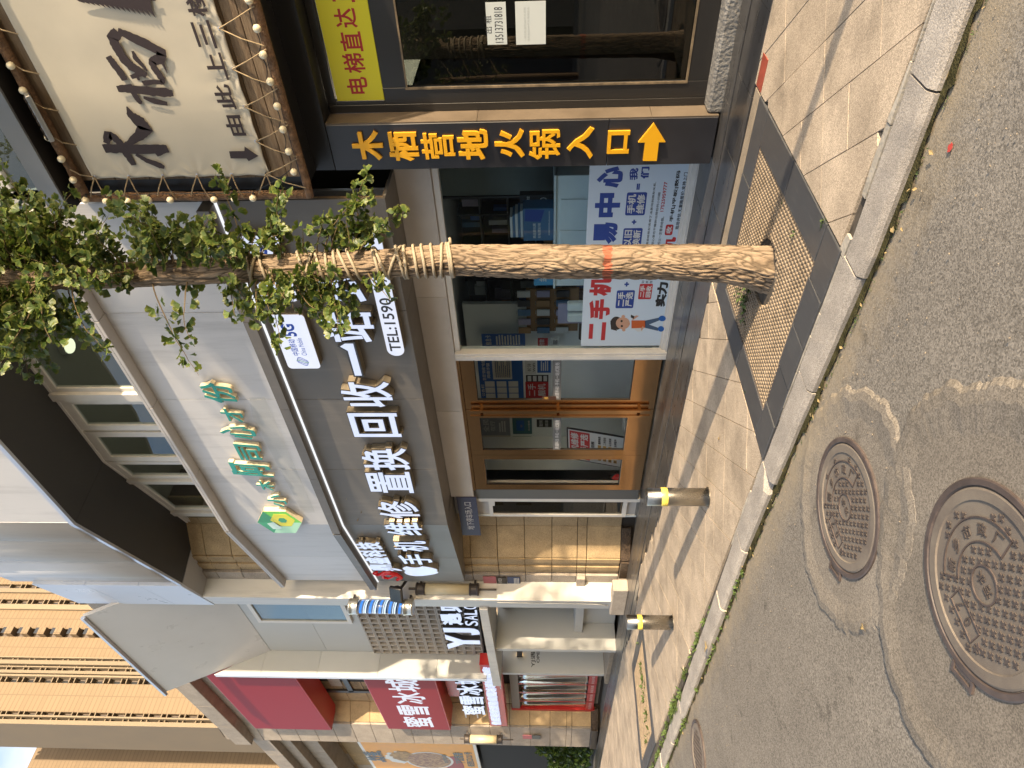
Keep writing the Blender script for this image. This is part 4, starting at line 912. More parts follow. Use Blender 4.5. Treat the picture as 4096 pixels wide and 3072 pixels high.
# notices on the pier
def notice(label, y0, y1, Y=6.545):
    a = FY(1990, y1, Y); c = FY(1990, y0, Y); x0, x1 = a.x, c.x
    t = thing('address_notice', label, 'notice', (x0, Y, 1.9), 'address notices on the granite pier')
    za = lambda v: FY(v, (y0+y1)/2, Y).z
    MB().box(x0, x1, Y-.012, Y, za(1985), za(1934)).build('pink_sheet', M('pink_paper', (.42, .14, .15), rough=.7) if 'pink_paper' not in bpy.data.materials else bpy.data.materials['pink_paper'], t)
    MB().box(x0, x1, Y-.012, Y, za(2080), za(2030)).build('blue_sheet', M('blue_paper', (.07, .09, .16), rough=.7) if 'blue_paper' not in bpy.data.materials else bpy.data.materials['blue_paper'], t)
    P = [(x0+(x1-x0)*u, za(2028)+(za(1987)-za(2028))*v) for u, v in ((.1, 0), (.9, 0), (1, .25), (.9, .5), (1, .75), (.9, 1), (.1, 1), (0, .75), (.1, .5), (0, .25))]
    pl = MB().prism([(p[0], Y, p[1]) for p in P], (0, -.016, 0)).build('number_plate', m_rim, t)
    text('plate_number', m_frame, pl, '1-103' if y0 < 2330 else '1-102', (x0+.05, Y-.0175, za(2008)), w=(x1-x0)-.1, h=.07)
    for k in range(4): MB().box(x0+.04, x1-.04, Y-.014, Y-.0125, za(2076)+.028*k, za(2076)+.028*k+.014).build('printed_row', m_frame, bpy.data.objects[t.name].children[1])
notice('right hand pink and blue address notice on the granite pier', 2306, 2341); notice('left hand pink and blue address notice behind the lantern rod', 2356, 2389)
# conduits on the pillar
b = MB()
for k in range(2): b.tube([PF @ Vector((-.12-.03*k, -.012, 2.55)), PF @ Vector((-.14-.03*k, -.012, 1.2)), PF @ Vector((-.17-.03*k, -.012, .55)), PF @ Vector((-.3, -.012, .34))], .009, 6)
tag(b.build('pillar_cable', m_port, None), 'pair of pale cables fixed down the salon pillar edge', 'cable')

# ---------------------------------------------------------------- drinks shop beyond
m_rsign = M('red_sign_face', (.25, .011, .015), rough=.5, spec=.15); m_rbox = M('red_sign_return', (.42, .015, .015), rough=.35)
dr = thing('stone_building', 'buff stone street building with a stepped cornice beyond the salon', 'building', (-20, 7.2, 0))
zs2 = [.2, .78, .95]+[.95+.62*k+.5 for k in range(0, 19)]
poly_core('core', [(-17.6, 7.45), (-21.9, 7.45), (-22.35, 6.95), (-23.7, 6.8), (-23.7, 7.8), (-17.6, 7.8)], -.1, 12.1, m_gcore, dr)
stones(dr, (-21.9, 7.43), (-20.3, 7.43), [z for z in zs2 if z < 12.1], m_st, 1, .03); stones(dr, (-22.33, 6.94), (-21.9, 7.42), [z for z in zs2 if z < 12.1], m_st, 1, .05)
stones(dr, (-23.7, 6.79), (-22.37, 6.93), [z for z in zs2 if z < 12.1], m_st2, 1, .06); stones(dr, (-22.4, 6.9), (-21.9, 7.35), [-.02, .2], m_plin, 1, .08); stones(dr, (-23.7, 6.75), (-22.4, 6.9), [-.02, .2], m_plin, 1, .08)
box('upper_opening', m_dark, dr, -21.0, -17.6, 7.40, 7.44, 3.2, 9); b = MB().box(-21.0, -17.6, 7.34, 7.40, 7.35, 7.5).box(-21.05, -20.9, 7.34, 7.40, 3.3, 8.2); b.build('opening_frame', m_rim, dr)
box('glimpsed_interior', m_st2, dr, -20.6, -18.2, 7.37, 7.395, 7.6, 7.95)
# cornice
zc = FY(707, 2757, 6.55).z
for (a, c, y0, zz, hh) in ((-23.6, -13, 6.55, zc-.55, .55), (-23.6, -13, 6.85, zc-.85, .3), (-23.6, -13, 7.05, zc-1.5, .65), (-40, -23.75, 6.75, zc-1.0, .55), (-40, -23.75, 7.0, zc-1.4, .4), (-40, -23.75, 7.3, zc-2.0, .6)):
    n = max(1, int(abs(a-c)/1.6))
    for k in range(n):
        xa = a+(c-a)*k/n; xb = a+(c-a)*(k+1)/n; MB().cbox(xa+.004, xb-.004, y0, 8.2, zz+.003, zz+hh-.003, .01).build('cornice_stone', m_st2, dr)
# red sign boxes
def redbox(label, v_tl, v_bl, yl, X1, Y, dep):
    p, q = FY(v_tl, yl, Y), FY(v_bl, yl, Y); t = thing('red_sign_box', label, 'sign', (p.x, Y, q.z))
    MB().cbox(q.x, X1, Y+.003, Y+dep, q.z, p.z, .01).build('sign_case', m_rbox, t); f = MB().box(q.x+.03, X1-.03, Y-.002, Y+.002, q.z+.03, p.z-.03).build('sign_face', m_rsign, t)
    return t, f, q, p
t1, f1, q1, p1_ = redbox('upper plain red light box above the dark upstairs windows', 1027, 1327, 2921, -17.6, 6.6, .7)
t2, f2, q2, p2_ = redbox('lower red light box with four white Chinese characters', 1556, 1803, 2921, -17.6, 6.6, .7)
m_wp = lit('white_sign_print', (.80, .82, 1.0), .62)
for ch, xa, xb, ya, yb in (('蜜', 645, 1080, 690, 820), ('雪', 585, 1030, 545, 670), ('冰', 515, 980, 380, 525), ('城', 430, 915, 215, 370)):
    x0_, x1_, z0_, z1_ = rect(xa, xb, ya, yb, 6.59, 1400, 2650, 3.16); text('sign_character', m_wp, f2, ch, (x0_, 6.596, z0_), w=x1_-x0_, h=z1_-z0_, bold=.02)
Yk = 6.75
ks = thing('drinks_shop_letters', 'white lit Chinese letters on dark rails beneath the red box', 'sign letters', (-20, Yk, 3.4))
for ch, xa, xb, ya, yb in (('蜜', 1405, 1725, 548, 662), ('雪', 1380, 1705, 425, 535), ('冰', 1340, 1685, 290, 415), ('城', 1305, 1655, 180, 280)):
    x0, x1, zb, zt = rect(xa, xb, ya, yb, Yk, 1400, 2650, 3.16)
    b = MB(); text_mb(b, ch, (x0, Yk+.1, zb), (1, 0, 0), (0, 0, 1), w=x1-x0, h=zt-zb, depth=.09, bold=.03); l = b.build('letter', m_rim, ks)
    b = MB(); text_mb(b, ch, (x0, Yk+.006, zb), (1, 0, 0), (0, 0, 1), w=x1-x0, h=zt-zb, depth=.004, bold=.024); b.build('lit_face', m_lit, l)
b = MB(); 
for z in (3.25, 3.6, 3.95): b.box(-21.6, -17.6, Yk+.12, Yk+.15, z, z+.035)
b.build('rail', m_frame, ks); box('red_slats', m_rbox, ks, -20.2, -17.6, 7.0, 7.03, 3.9, 4.35)
Ys = 6.62
rs = thing('red_strip_sign', 'red strip sign with a crowded row of small lit characters over the doorway', 'sign', (-20, Ys, 2.6))
a, c = FY(1961, 2904, Ys), FY(2030, 2904, Ys); MB().cbox(a.x, -16.9, Ys, Ys+.3, c.z, a.z, .01).build('sign_case', m_rbox, rs)
for k, ch in enumerate('你爱我我爱你蜜雪冰城甜蜜蜜'):
    w = (abs(a.x)-17.1)/13.4; b = MB(); text_mb(b, ch, (a.x+.25+k*w, Ys-.002, c.z+.17), (1, 0, 0), (0, 0, 1), w=w*.86, h=(a.z-c.z)*.55, depth=.05, bold=.03); b.build('lit_character', m_lit, rs)
# doorway with clear curtain strips
ds = thing('strip_curtain_doorway', 'red framed doorway hung with clear plastic curtain strips', 'doorway', (-20, 7.3, 0))
Yd = 7.3; xl = FY(2250, 2832, Yd).x; 
MB().cbox(xl-.1, xl+.05, Yd-.06, Yd+.06, .1, 2.62, .005).build('door_jamb', m_rbox, ds); MB().cbox(xl, -17.7, Yd-.05, Yd+.05, 2.36, 2.6, .005).build('door_head', M('door_head_grey', (.2, .17, .15), rough=.5), ds)
m_pvc = glass('cloudy_plastic', (.62, .58, .50), 2.4, rough=.10, base=.12)
n = 6
for k in range(n):
    xa = xl+.06+(-17.75-xl-.06)*k/n; xb = xa+(-17.75-xl)/n+.03; vs = []; m_ = 7
    for i in range(m_+1):
        x = xa+(xb-xa)*i/m_
        for j in range(9):
            z = .2+2.16*j/8; vs.append((x, Yd-.02*k % .04+.025*math.sin(i*1.1+k+z*1.3), z))
    b = MB().add(vs, [(i*9+j, (i+1)*9+j, (i+1)*9+j+1, i*9+j+1) for i in range(m_) for j in range(8)]); so2 = b.build('curtain_strip', m_pvc, ds, True)
    sm = so2.modifiers.new('thickness', 'SOLIDIFY'); sm.thickness = .003
    MB().box(xa-.015, xa+.02, Yd-.075, Yd-.065, .15, 2.36).build('strip_edge', m_rbox, ds)
    tg = MB().box(xa+.05, xb-.05, Yd-.07, Yd-.06, .15, .38).build('red_tag', m_rbox, ds); text('tag_text', m_frame, tg, '欢迎光临', (xa+.08, Yd-.072, .22), w=max(.1, xb-xa-.16), h=.08)
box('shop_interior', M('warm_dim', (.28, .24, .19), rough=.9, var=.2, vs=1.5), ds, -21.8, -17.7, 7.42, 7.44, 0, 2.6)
Yl = 6.62; lantern('farther small cream cylinder lantern next to the orange banner', FY(2000, 2958, Yl).x, Yl, FY(2010, 2958, Yl).z, FY(1858, 2958, Yl).z, .14)
nt_ = thing('address_notice', 'distant small notice under the farther lantern', 'notice', (-22.9, 6.8, 1.9)); MB().box(-23.1, -22.75, 6.76, 6.775, 1.75, 2.0).build('plate', m_rim, nt_); MB().box(-23.1, -22.75, 6.76, 6.775, 2.02, 2.3).build('pink_sheet', bpy.data.materials['pink_paper'], nt_)
# beyond the second pier
fb = thing('far_facade', 'recessed stone facade with upper windows beyond the second pier', 'building', (-28, 8, 0))
Yf = 8.0
for i in range(9):
    for j in range(9):
        if 2 <= j <= 4 and i > 1: continue
        xa = -23.7-1.5*(i+1); MB().cbox(xa+.006, xa+1.494, Yf, Yf+.2, .3+1.15*j+.006, .3+1.15*(j+1)-.006, .012).build('stone_block', m_st if (i+j) % 3 else m_st2, fb)
box('core', m_gcore, fb, -40, -23.7, Yf+.15, Yf+2, -.1, 11); 
w0 = FY(880, 2990, Yf); w1 = FY(1075, 3060, Yf)
b = MB(); za, zb_ = FY(1300, 3020, Yf).z, FY(1165, 3020, Yf).z; xb_, xa_ = FY(1230, 2975, Yf).x, FY(1230, 2975, Yf).x-4.5
for k in range(4): b.box(xa_+1.48*k, xa_+.07+1.48*k, Yf-.06, Yf+.02, za, zb_)
b.box(xa_-.1, xb_+.1, Yf-.08, Yf+.02, zb_+.001, zb_+.1); b.box(xa_-.1, xb_+.1, Yf-.08, Yf+.02, za-.1, za-.001); wf_ = b.build('bay_window', m_sill, fb); box('pane', m_gl2, wf_, xa_+.07, xb_-.05, Yf-.03, Yf-.02, za, zb_)
nb = thing('number_sign', 'row of white three dimensional digits high on the far facade', 'sign letters', (-26, 7.7, 7.5))
for k, ch in enumerate('38199'):
    a = FY(1235, 3066-26*k, 7.6); b = MB(); text_mb(b, ch, (a.x, 7.7, FY(1253-2*k, 3060-26*k, 7.6).z), (1, 0, 0), (0, 0, 1), w=.42, h=.62, depth=.12, bold=.06); b.build('digit', M('painted_white', (.75, .7, .64), rough=.5) if 'painted_white' not in bpy.data.materials else bpy.data.materials['painted_white'], nb)
Yo = 7.72; a0, a1 = FY(1428, 2970, Yo), FY(1900, 2970, Yo); xo = -31.0
ob_ = thing('orange_food_banner', 'large orange food advertisement banner with dish picture and black writing', 'banner', (xo, Yo, a1.z))
fr_ = MB(); fr_.box(xo, -24.2, Yo+.01, Yo+.08, a1.z, a0.z); fr_.build('banner_frame', m_frame, ob_)
pn = MB().box(xo+.1, -24.3, Yo+.002, Yo+.012, a1.z+.12, a0.z-.12).build('banner_print', M('banner_orange', (.74, .34, .05), rough=.5, var=.1, vs=1), ob_)
def oz(v): return FY(v, 3000, Yo).z
def ox(y): return FY(1650, y, Yo).x
def disc(name, m, cx, cz, rx, rz, dy, ir=.0, seed=0):
    P = [(cx+rx*math.cos(2*math.pi*k/28)*(1+ir*noise.noise((k*.7, seed, 0))), Yo-dy, cz+rz*math.sin(2*math.pi*k/28)*(1+ir*noise.noise((k*.7, seed, 5)))) for k in range(28)]
    return MB().prism(P, (0, -.002, 0)).build(name, m, pn)
disc('rice_cloud', m_frame, ox(3030), oz(1590), .75, .62, .002, .5, 3); disc('meat_print', M('meat_tan', (.38, .25, .12), rough=.6, var=.4, vs=6), ox(3025), oz(1600), .6, .5, .005, .5, 5)
disc('bowl_print', m_frame, ox(3040), oz(1700), 1.1, .95, .004); disc('dish_print', M('dish_brown', (.22, .07, .03), rough=.5, col2=(.48, .3, .14), vs=9, ramp=(.4, .6)), ox(3040), oz(1700), 1.0, .85, .008)
disc('red_swoosh', M('banner_red', (.3, .02, .02), rough=.5), ox(3060), oz(1800), 1.3, .35, .003)
for tx_, v, y, w_, h_ in (('炒香', 1480, 3045, 1.2, .7), ('青花椒片片香', 1512, 3050, 1.5, .2), ('本店热销', 1768, 3048, 1.1, .18), ('下饭超香', 1828, 3050, 1.5, .42), ('街西口121号', 1868, 3060, 1.9, .3)):
    text('banner_text', m_rim, pn, tx_, (ox(y), Yo-.013, oz(v)-h_/2), w=w_, h=h_, bold=.03)
dd = thing('dark_entrance', 'dark recessed entrance with ribbed shutters under the orange banner', 'entrance', (-26, 7.8, 0))
MB().box(-33, -23.8, 7.86, 7.95, .0, a1.z-.1).build('dark_wall', m_dark, dd)
for k in range(7): MB().box(-25.2+.16*k, -25.12+.16*k, 7.8, 7.85, 1.5, a1.z-.2).build('shutter_rib', m_lant, dd)
MB().box(-27.5, -24.6, 7.78, 7.84, .9, 1.4).build('pale_board', M('pale_board', (.3, .34, .34), rough=.4), dd)

# ---------------------------------------------------------------- high-rise towers behind
m_tw = bpy.data.materials.new('tower_tiles'); m_tw.use_nodes = True; t = m_tw.node_tree; pb_ = t.nodes['Principled BSDF']; pb_.inputs['Roughness'].default_value = .8
def tower_mat(m, c1, c2, mort):
    t = m.node_tree; pb_ = t.nodes['Principled BSDF']; tc_ = t.nodes.new('ShaderNodeTexCoord'); sp2 = t.nodes.new('ShaderNodeSeparateXYZ'); t.links.new(tc_.outputs['Object'], sp2.inputs[0])
    cb = t.nodes.new('ShaderNodeCombineXYZ'); ad = t.nodes.new('ShaderNodeMath'); ad.operation = 'ADD'; t.links.new(sp2.outputs[0], ad.inputs[0]); t.links.new(sp2.outputs[1], ad.inputs[1])
    t.links.new(ad.outputs[0], cb.inputs[0]); t.links.new(sp2.outputs[2], cb.inputs[1])
    br = t.nodes.new('ShaderNodeTexBrick'); br.offset = 0; br.inputs['Scale'].default_value = 1; br.inputs['Brick Width'].default_value = 2.6; br.inputs['Row Height'].default_value = .78; br.inputs['Mortar Size'].default_value = .085
    br.inputs['Color1'].default_value = (*c1, 1); br.inputs['Color2'].default_value = (*c2, 1); br.inputs['Mortar'].default_value = (*mort, 1)
    t.links.new(cb.outputs[0], br.inputs['Vector']); t.links.new(br.outputs['Color'], pb_.inputs['Base Color']); return m
tower_mat(m_tw, (.19, .138, .085), (.175, .127, .078), (.135, .098, .06))
m_twp = M('tower_plain', (.20, .16, .112), rough=.85, var=.06, vs=.2); m_twg = M('tower_panel', (.11, .088, .077), rough=.7, var=.08, vs=.4); m_tww = M('tower_window', (.03, .032, .035), rough=.1, spec=.8)
def tower(label, x0, ya, yb, top, yaw, bands):
    """slab tower whose face looks down the street; bands = list of (kind, width) read from its right end to its left (towards the camera's left)"""
    t = thing('apartment_tower', label, 'tower', (x0, ya, 0)); t.rotation_euler = (0, 0, 0)
    Mx = Matrix.Translation((x0, ya, 0)) @ Matrix.Rotation(yaw, 4, 'Z')
    y = 0.0
    for kind, w, dx in bands:
        if kind == 'wall':
            o = MB().box(-12, dx, y-w, y, 0, top).mesh('wall'); o.transform(Matrix.Identity(4)); ob = mesh_obj('wall', o, m_tw, t); ob.matrix_local = Matrix.Rotation(yaw, 4, 'Z')
        elif kind == 'plain':
            ob = mesh_obj('wall_rib', MB().box(-12, dx, y-w, y, 0, top-.5).mesh('wall_rib'), m_twp, t); ob.matrix_local = Matrix.Rotation(yaw, 4, 'Z')
        else:
            ob = mesh_obj('recess', MB().box(-12, dx-1.2, y-w, y, 0, top-1).mesh('recess'), m_twg, t); ob.matrix_local = Matrix.Rotation(yaw, 4, 'Z')
            n = int((top-4)/3); zlo = 12
            if kind == 'balc':
                bme = MB().box(dx-1.2, dx+.5, -w+.1, -.1, 0, 1.25).mesh('balcony'); bme.materials.append(m_tw); rme = MB().box(dx+.35, dx+.45, -w+.2, -.2, 1.26, 1.9).mesh('railing'); rme.materials.append(m_tww)
                for k in range(4, n):
                    for nm, me in (('balcony', bme), ('railing', rme)):
                        o = bpy.data.objects.new(nm, me); COL.objects.link(o); o.parent = t; o.matrix_local = Matrix.Rotation(yaw, 4, 'Z') @ Matrix.Translation((0, y, 3*k))
                y -= w; continue
            wme = MB().box(dx-1.21, dx-1.15, .22*w-w, -.22*w, 0.0, 1.5).mesh('window'); wme.materials.append(m_tww)
            sme = MB().box(dx-1.2, dx-.15, -w+.02, -.02, 0, .16).mesh('ledge'); sme.materials.append(m_twp)
            for k in range(4, n):
                z = 3*k+1
                for nm, me, zz in (('window', wme, z), ('ledge', sme, z-.35), ('ledge', sme, z+1.75)):
                    if kind == 'win2' and nm == 'ledge' and zz > z: continue
                    o = bpy.data.objects.new(nm, me); COL.objects.link(o); o.parent = t; o.matrix_local = Matrix.Rotation(yaw, 4, 'Z') @ Matrix.Translation((0, y, zz))
        y -= w
    return t
def bands(X, ys):
    Yv = [FX(240, 2400+y/2.469, X).y for y, k, d in ys]
    return Yv[0], [(ys[i][1], Yv[i]-Yv[i+1], ys[i][2]) for i in range(len(ys)-1)]
Y0, bd = bands(-115, [(-330, 'wall', 0), (-150, 'win', .4), (-100, 'plain', .5), (-60, 'wall', 0), (0, 'win', .4), (55, 'plain', .5), (105, 'wall', 0), (288, 'balc', .6), (368, 'wall', 0), (575, 'plain', .6), (586, 'win', .4), (616, 'plain', .9), (655, 'win2', .5), (672, 'plain', .7), (682, 'win', .7), (716, 'plain', .9), (745, 'win2', .6), (758, 'plain', .9), (776, 'win', .7), (826, 'wall', 0.3), (1112, 'win', .6), (1160, 'plain', 1.0), (1176, 'win', .7), (1202, 'plain', .8), (1246, 'end', 0)])
tower('nearer orange lit apartment tower rising past the top of the view', -115, Y0, 0, 108, 0, bd)
Y0, bd = bands(-145, [(1150, 'wall', -1), (1262, 'plain', 0), (1290, 'win2', -.5), (1306, 'plain', 0), (1345, 'win', -.2), (1372, 'plain', .3), (1398, 'win2', 0), (1420, 'win', .2), (1448, 'wall', .4), (2100, 'end', 0)])
tower('farther apartment tower whose roofline shows against the sky', -145, Y0, 0, 103, 0, bd)

# ================================================================ black unit on the right: entrance pillar, door, canopy sign
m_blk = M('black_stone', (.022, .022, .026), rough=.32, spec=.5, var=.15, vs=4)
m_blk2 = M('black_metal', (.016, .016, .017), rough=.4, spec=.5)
m_revl = M('brown_reveal', (.11, .085, .06), rough=.5, var=.2, vs=3)
m_dframe = M('black_door_frame', (.022, .021, .02), rough=.35, spec=.6)
m_conc = M('rough_concrete', (.2, .195, .185), rough=.95, var=.2, vs=6, bump=1, bs=35, bd=.02)
m_gold = M('gold_letter', (.80, .40, .01), rough=.38, spec=.4); m_goldside = M('gold_letter_edge', (.55, .28, .02), rough=.5)
m_gldark = glass('dark_door_glass', (.28, .30, .29), 1.1, base=.02)
bk = thing('black_shopfront', 'black clad restaurant entrance with deep black canopy at the right', 'shopfront', (-2, 6.1, 0))
XR = 1.2
for z0, z1 in ((.03, 1.0), (1.004, 3.60)): MB().cbox(-3.24, -2.79, 5.985, 6.5, z0, z1, .004).build('pillar_slab', m_blk, bk)
for z0, z1 in ((.03, .62), (.624, 2.2), (2.204, 3.6)): MB().box(-2.789, -2.776, 5.99, 6.2, z0, z1).build('reveal_slab', m_revl, bk)
MB().cbox(-3.24, XR, 5.99, 6.4, 3.605, 4.2, .004).build('lintel', m_blk2, bk)
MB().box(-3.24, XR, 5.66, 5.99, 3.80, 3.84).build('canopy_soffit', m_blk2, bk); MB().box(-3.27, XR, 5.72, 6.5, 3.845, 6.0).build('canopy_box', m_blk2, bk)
d = MB()
for a in ((-2.776, -2.701, .12, 3.6), (-2.70, -2.551, .13, 3.06), (-2.55, XR, 2.84, 3.06), (-2.70, XR, 3.52, 3.6), (-2.55, XR, .13, .32), (-2.70, -2.66, 3.061, 3.519)): d.cbox(a[0], a[1], 6.2, 6.26, a[2], a[3], .004)
do = d.build('door_frame', m_dframe, bk); box('door_pane', m_gldark, do, -2.55, XR, 6.225, 6.233, .32, 2.84)
d = MB(); 
for a in ((-2.57, -2.55, .31, 2.85), (-2.55, XR, .31, .33), (-2.55, XR, 2.83, 2.845)): d.box(a[0], a[1], 6.194, 6.2, a[2], a[3])
d.build('glazing_bead', M('worn_bead', (.2, .15, .09), rough=.6, var=.4, vs=10), do)
MB().cbox(-2.775, XR, 6.02, 6.3, -.02, .128, .02).build('concrete_sill', m_conc, bk)
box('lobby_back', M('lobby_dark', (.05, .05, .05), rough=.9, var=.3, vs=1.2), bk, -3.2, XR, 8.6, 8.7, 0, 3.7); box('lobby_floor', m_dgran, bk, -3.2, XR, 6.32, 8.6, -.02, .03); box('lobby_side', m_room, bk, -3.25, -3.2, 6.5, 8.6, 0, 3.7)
ls = thing('lift_notice_panel', 'yellow panel with red Chinese characters in the black door transom', 'sign', (-2.2, 6.2, 3.08))
pn = MB().cbox(-2.665, XR-.6, 6.205, 6.22, 3.0615, 3.505, .003).build('yellow_panel', M('yellow_board', (.62, .58, .02), rough=.4), ls)
m_rp = M('red_print', (.36, .015, .02), rough=.5)
for ch, xa, xb, ya, yb in (('电', 595, 715, 500, 610), ('梯', 562, 705, 345, 475), ('直', 540, 690, 205, 335), ('达', 508, 650, 50, 180), ('三', 490, 625, -110, 15)):
    p, q = FY(1024+xa/1.6201, (ya+yb)/3.2402, 6.2), FY(1024+xb/1.6201, (ya+yb)/3.2402, 6.2); xl, xr = FY(1420, yb/1.6201, 6.2).x, FY(1420, ya/1.6201, 6.2).x
    text('character', m_rp, pn, ch, (xl, 6.2045, (p.z+q.z)/2-.095), w=xr-xl, h=.19, bold=.02)
pa = thing('rental_notice', 'white rental notice with telephone number on the black door glass', 'notice', (-1.9, 6.2, 2), 'paper notices on the black door')
def dz(v, y): return FY(v, y, 6.215)
a, c = dz(1951, 180), dz(2029, 180)
f = MB().box(dz(1990, 178).x, dz(1990, 8).x, 6.213, 6.2145, c.z, a.z).build('paper', M('paper_white', (.62, .66, .63), rough=.7), pa)
text('phone_number', m_rim, f, '13513731818', (dz(1990, 170).x, 6.2125, c.z+.03), w=dz(1990, 28).x-dz(1990, 170).x, h=.07); text('heading', m_rim, f, '出 租', (dz(1990, 132).x, 6.2125, c.z+.125), w=.14, h=.06)
pa = thing('blank_paper_notice', 'larger faded paper notice below the rental notice', 'notice', (-1.9, 6.2, 1.8), 'paper notices on the black door')
a, c = dz(2065, 180), dz(2183, 180)
f = MB().box(dz(2100, 178).x, dz(2100, 5).x, 6.213, 6.2145, c.z, a.z).build('paper', bpy.data.materials['paper_white'], pa)
for k, s in enumerate(('一楼出租:面积400平方.实际', '使用面积600平方,电梯直达')): text('faded_line', M('faded_ink', (.5, .53, .5), rough=.8) if k == 0 else bpy.data.materials['faded_ink'], f, s, (dz(2100, 165).x, 6.2125, a.z-.09-.03*k), w=.27, h=.02)
# golden characters down the pillar
gs_ = thing('golden_entrance_letters', 'golden raised Chinese characters and arrow down the black pillar', 'sign letters', (-3, 5.98, 2))
for ch, v0, v1, y0, y1 in (('木', 1408, 1531, 525, 643), ('栖', 1553, 1672, 530, 645), ('营', 1685, 1818, 535, 637), ('地', 1830, 1953, 520, 640), ('火', 1978, 2097, 518, 632), ('锅', 2115, 2241, 522, 638), ('入', 2268, 2374, 510, 637), ('口', 2430, 2518, 525, 615)):
    m_ = (y0+y1)/2; xl, xr = FY((v0+v1)/2, y1, 5.96).x, FY((v0+v1)/2, y0, 5.96).x; zt, zb = FY(v0, m_, 5.96).z, FY(v1, m_, 5.96).z
    b = MB(); text_mb(b, ch, (xl, 5.984, zb), (1, 0, 0), (0, 0, 1), w=xr-xl, h=zt-zb, depth=.022, bold=.030 if ch not in '营锅' else .016); l = b.build('letter', m_goldside, gs_)
    b = MB(); text_mb(b, ch, (xl, 5.9615, zb), (1, 0, 0), (0, 0, 1), w=xr-xl, h=zt-zb, depth=.002, bold=.030 if ch not in '营锅' else .016); b.build('letter_face', m_gold, l)
def ap(x, y): p = FY(2048+x/1.6201, y/1.6201, 5.96); return (p.x, p.z)
A = [ap(920, 800), ap(995, 922), ap(952, 922), ap(938, 1043), ap(848, 1043), ap(862, 924), ap(818, 924)]
A = [(p[0]+3, p[1]) for p in A]
b = MB(); outline(b, A, (-3, 5.984, 0), (1, 0, 0), (0, 0, 1), .022); l = b.build('arrow', m_goldside, gs_, False, True); b = MB(); outline(b, A, (-3, 5.9615, 0), (1, 0, 0), (0, 0, 1), .002); b.build('arrow_face', m_gold, l, False, True)

# grey metal eave over the banner
m_eave = M('grey_eave', (.20, .215, .235), rough=.35, metal=.3, var=.03)
ev = thing('grey_metal_eave', 'grey metal eave box above the canvas banner', 'eave', (-2, 5.5, 6.05))
ze = 6.03; zt_ = FY(204, 852, 5.45).z
for xa, xb in ((-3.34, -1.9), (-1.895, XR)): MB().cbox(xa, xb, 5.45, 5.475, ze, zt_, .003).build('eave_panel', m_eave, ev)
MB().box(-3.338, XR, 5.477, 6.0, ze+.002, ze+.02).build('eave_soffit', m_blk2, ev); MB().box(-3.338, XR, 5.477, 6.4, zt_-.03, zt_-.003).build('eave_top', m_eave, ev); MB().box(-3.338, -3.3, 5.478, 5.95, ze+.021, zt_-.031).build('eave_end', m_eave, ev)
ug = thing('upper_glazing', 'blue reflecting glass with pale frame above the grey eave', 'window', (-2, 6.3, 8)); MB().box(-3.6, XR, 6.35, 6.36, zt_, 9.5).build('pane', m_gl2, ug)
MB().box(-3.75, -3.6, 6.3, 6.4, zt_, 9.5).build('jamb', m_frame, ug); MB().box(-3.6, XR, 6.3, 6.4, zt_+1.0, zt_+1.1).build('transom', m_frame, ug)

# ---------------------------------------------------------------- canvas banner in its log frame
m_wood = M('weathered_boards', (.16, .105, .06), rough=.85, col2=(.26, .19, .12), vs=5, stretch=(1, 1, 8), bump=.5, bs=20, bd=.01)
m_log = M('bark_log', (.19, .11, .06), rough=.95, var=.4, vs=14, bump=1, bs=45, bd=.02)
m_canvas = M('cream_canvas', (.60, .55, .44), rough=.85, var=.05, vs=1.5, bump=.15, bs=500, bd=.001)
m_ink = M('dark_print', (.038, .026, .027), rough=.7); m_rope = M('hemp_rope', (.33, .25, .15), rough=.95, var=.25, vs=30)
YB = 5.62
lf = thing('log_frame', 'weathered board backing framed with bark covered logs', 'sign frame', (-2, 5.68, 3.8))
zb0, zb1 = 3.80, 6.02
k = 0; z = zb0
while z < zb1-.02:
    h = random.uniform(.13, .2); MB().cbox(-3.12, XR, 5.665, 5.70+random.uniform(-.006, .006), z+.003, min(z+h, zb1)-.003, .003).build('board', m_wood, lf); z += h
def logtube(pts, r):
    b = MB(); n = 14; m_ = 60; vs = []; P = []
    p, q = Vector(pts[0]), Vector(pts[1]); ax = (q-p).normalized(); u = ax.orthogonal().normalized(); w = ax.cross(u)
    for i in range(m_+1):
        c = p+(q-p)*i/m_+u*.012*noise.noise((i*.09, r, 1))+w*.012*noise.noise((i*.09, r, 7))
        for k_ in range(n):
            a = 2*math.pi*k_/n; rr_ = r*(1+.12*noise.noise((math.cos(a)*1.5, math.sin(a)*1.5, i*.25))+.1*noise.noise((math.cos(a)*5, math.sin(a)*5, i*.9)))
            vs.append(c+(u*math.cos(a)+w*math.sin(a))*rr_)
    b.add(vs, [(i*n+k_, i*n+(k_+1) % n, (i+1)*n+(k_+1) % n, (i+1)*n+k_) for i in range(m_) for k_ in range(n)]+[tuple(reversed(range(n))), tuple(range(m_*n, m_*n+n))]); return b
LX = FY(700, 785, 5.64).x; LZ = FY(1180, 560, 5.64).z
logtube([(LX, 5.64, 3.8), (LX, 5.64, 6.0)], .042).build('log', m_log, lf, True); logtube([(LX-.02, 5.62, LZ), (XR, 5.62, LZ)], .036).build('log', m_log, lf, True); logtube([(LX, 5.62, 5.93), (XR, 5.62, 5.93)], .045).build('log', m_log, lf, True)
bn = thing('canvas_banner', 'cream canvas banner with brush lettering lashed in the log frame', 'banner', (-2, YB, 4.2))
BL, TL = FY(1082.6, 704, YB), FY(373, 719, YB); bx0, bx1, bz0, bz1 = -3.085, 1.0, BL.z, TL.z-.005
nx_, nz_ = 200, 90; vs = []
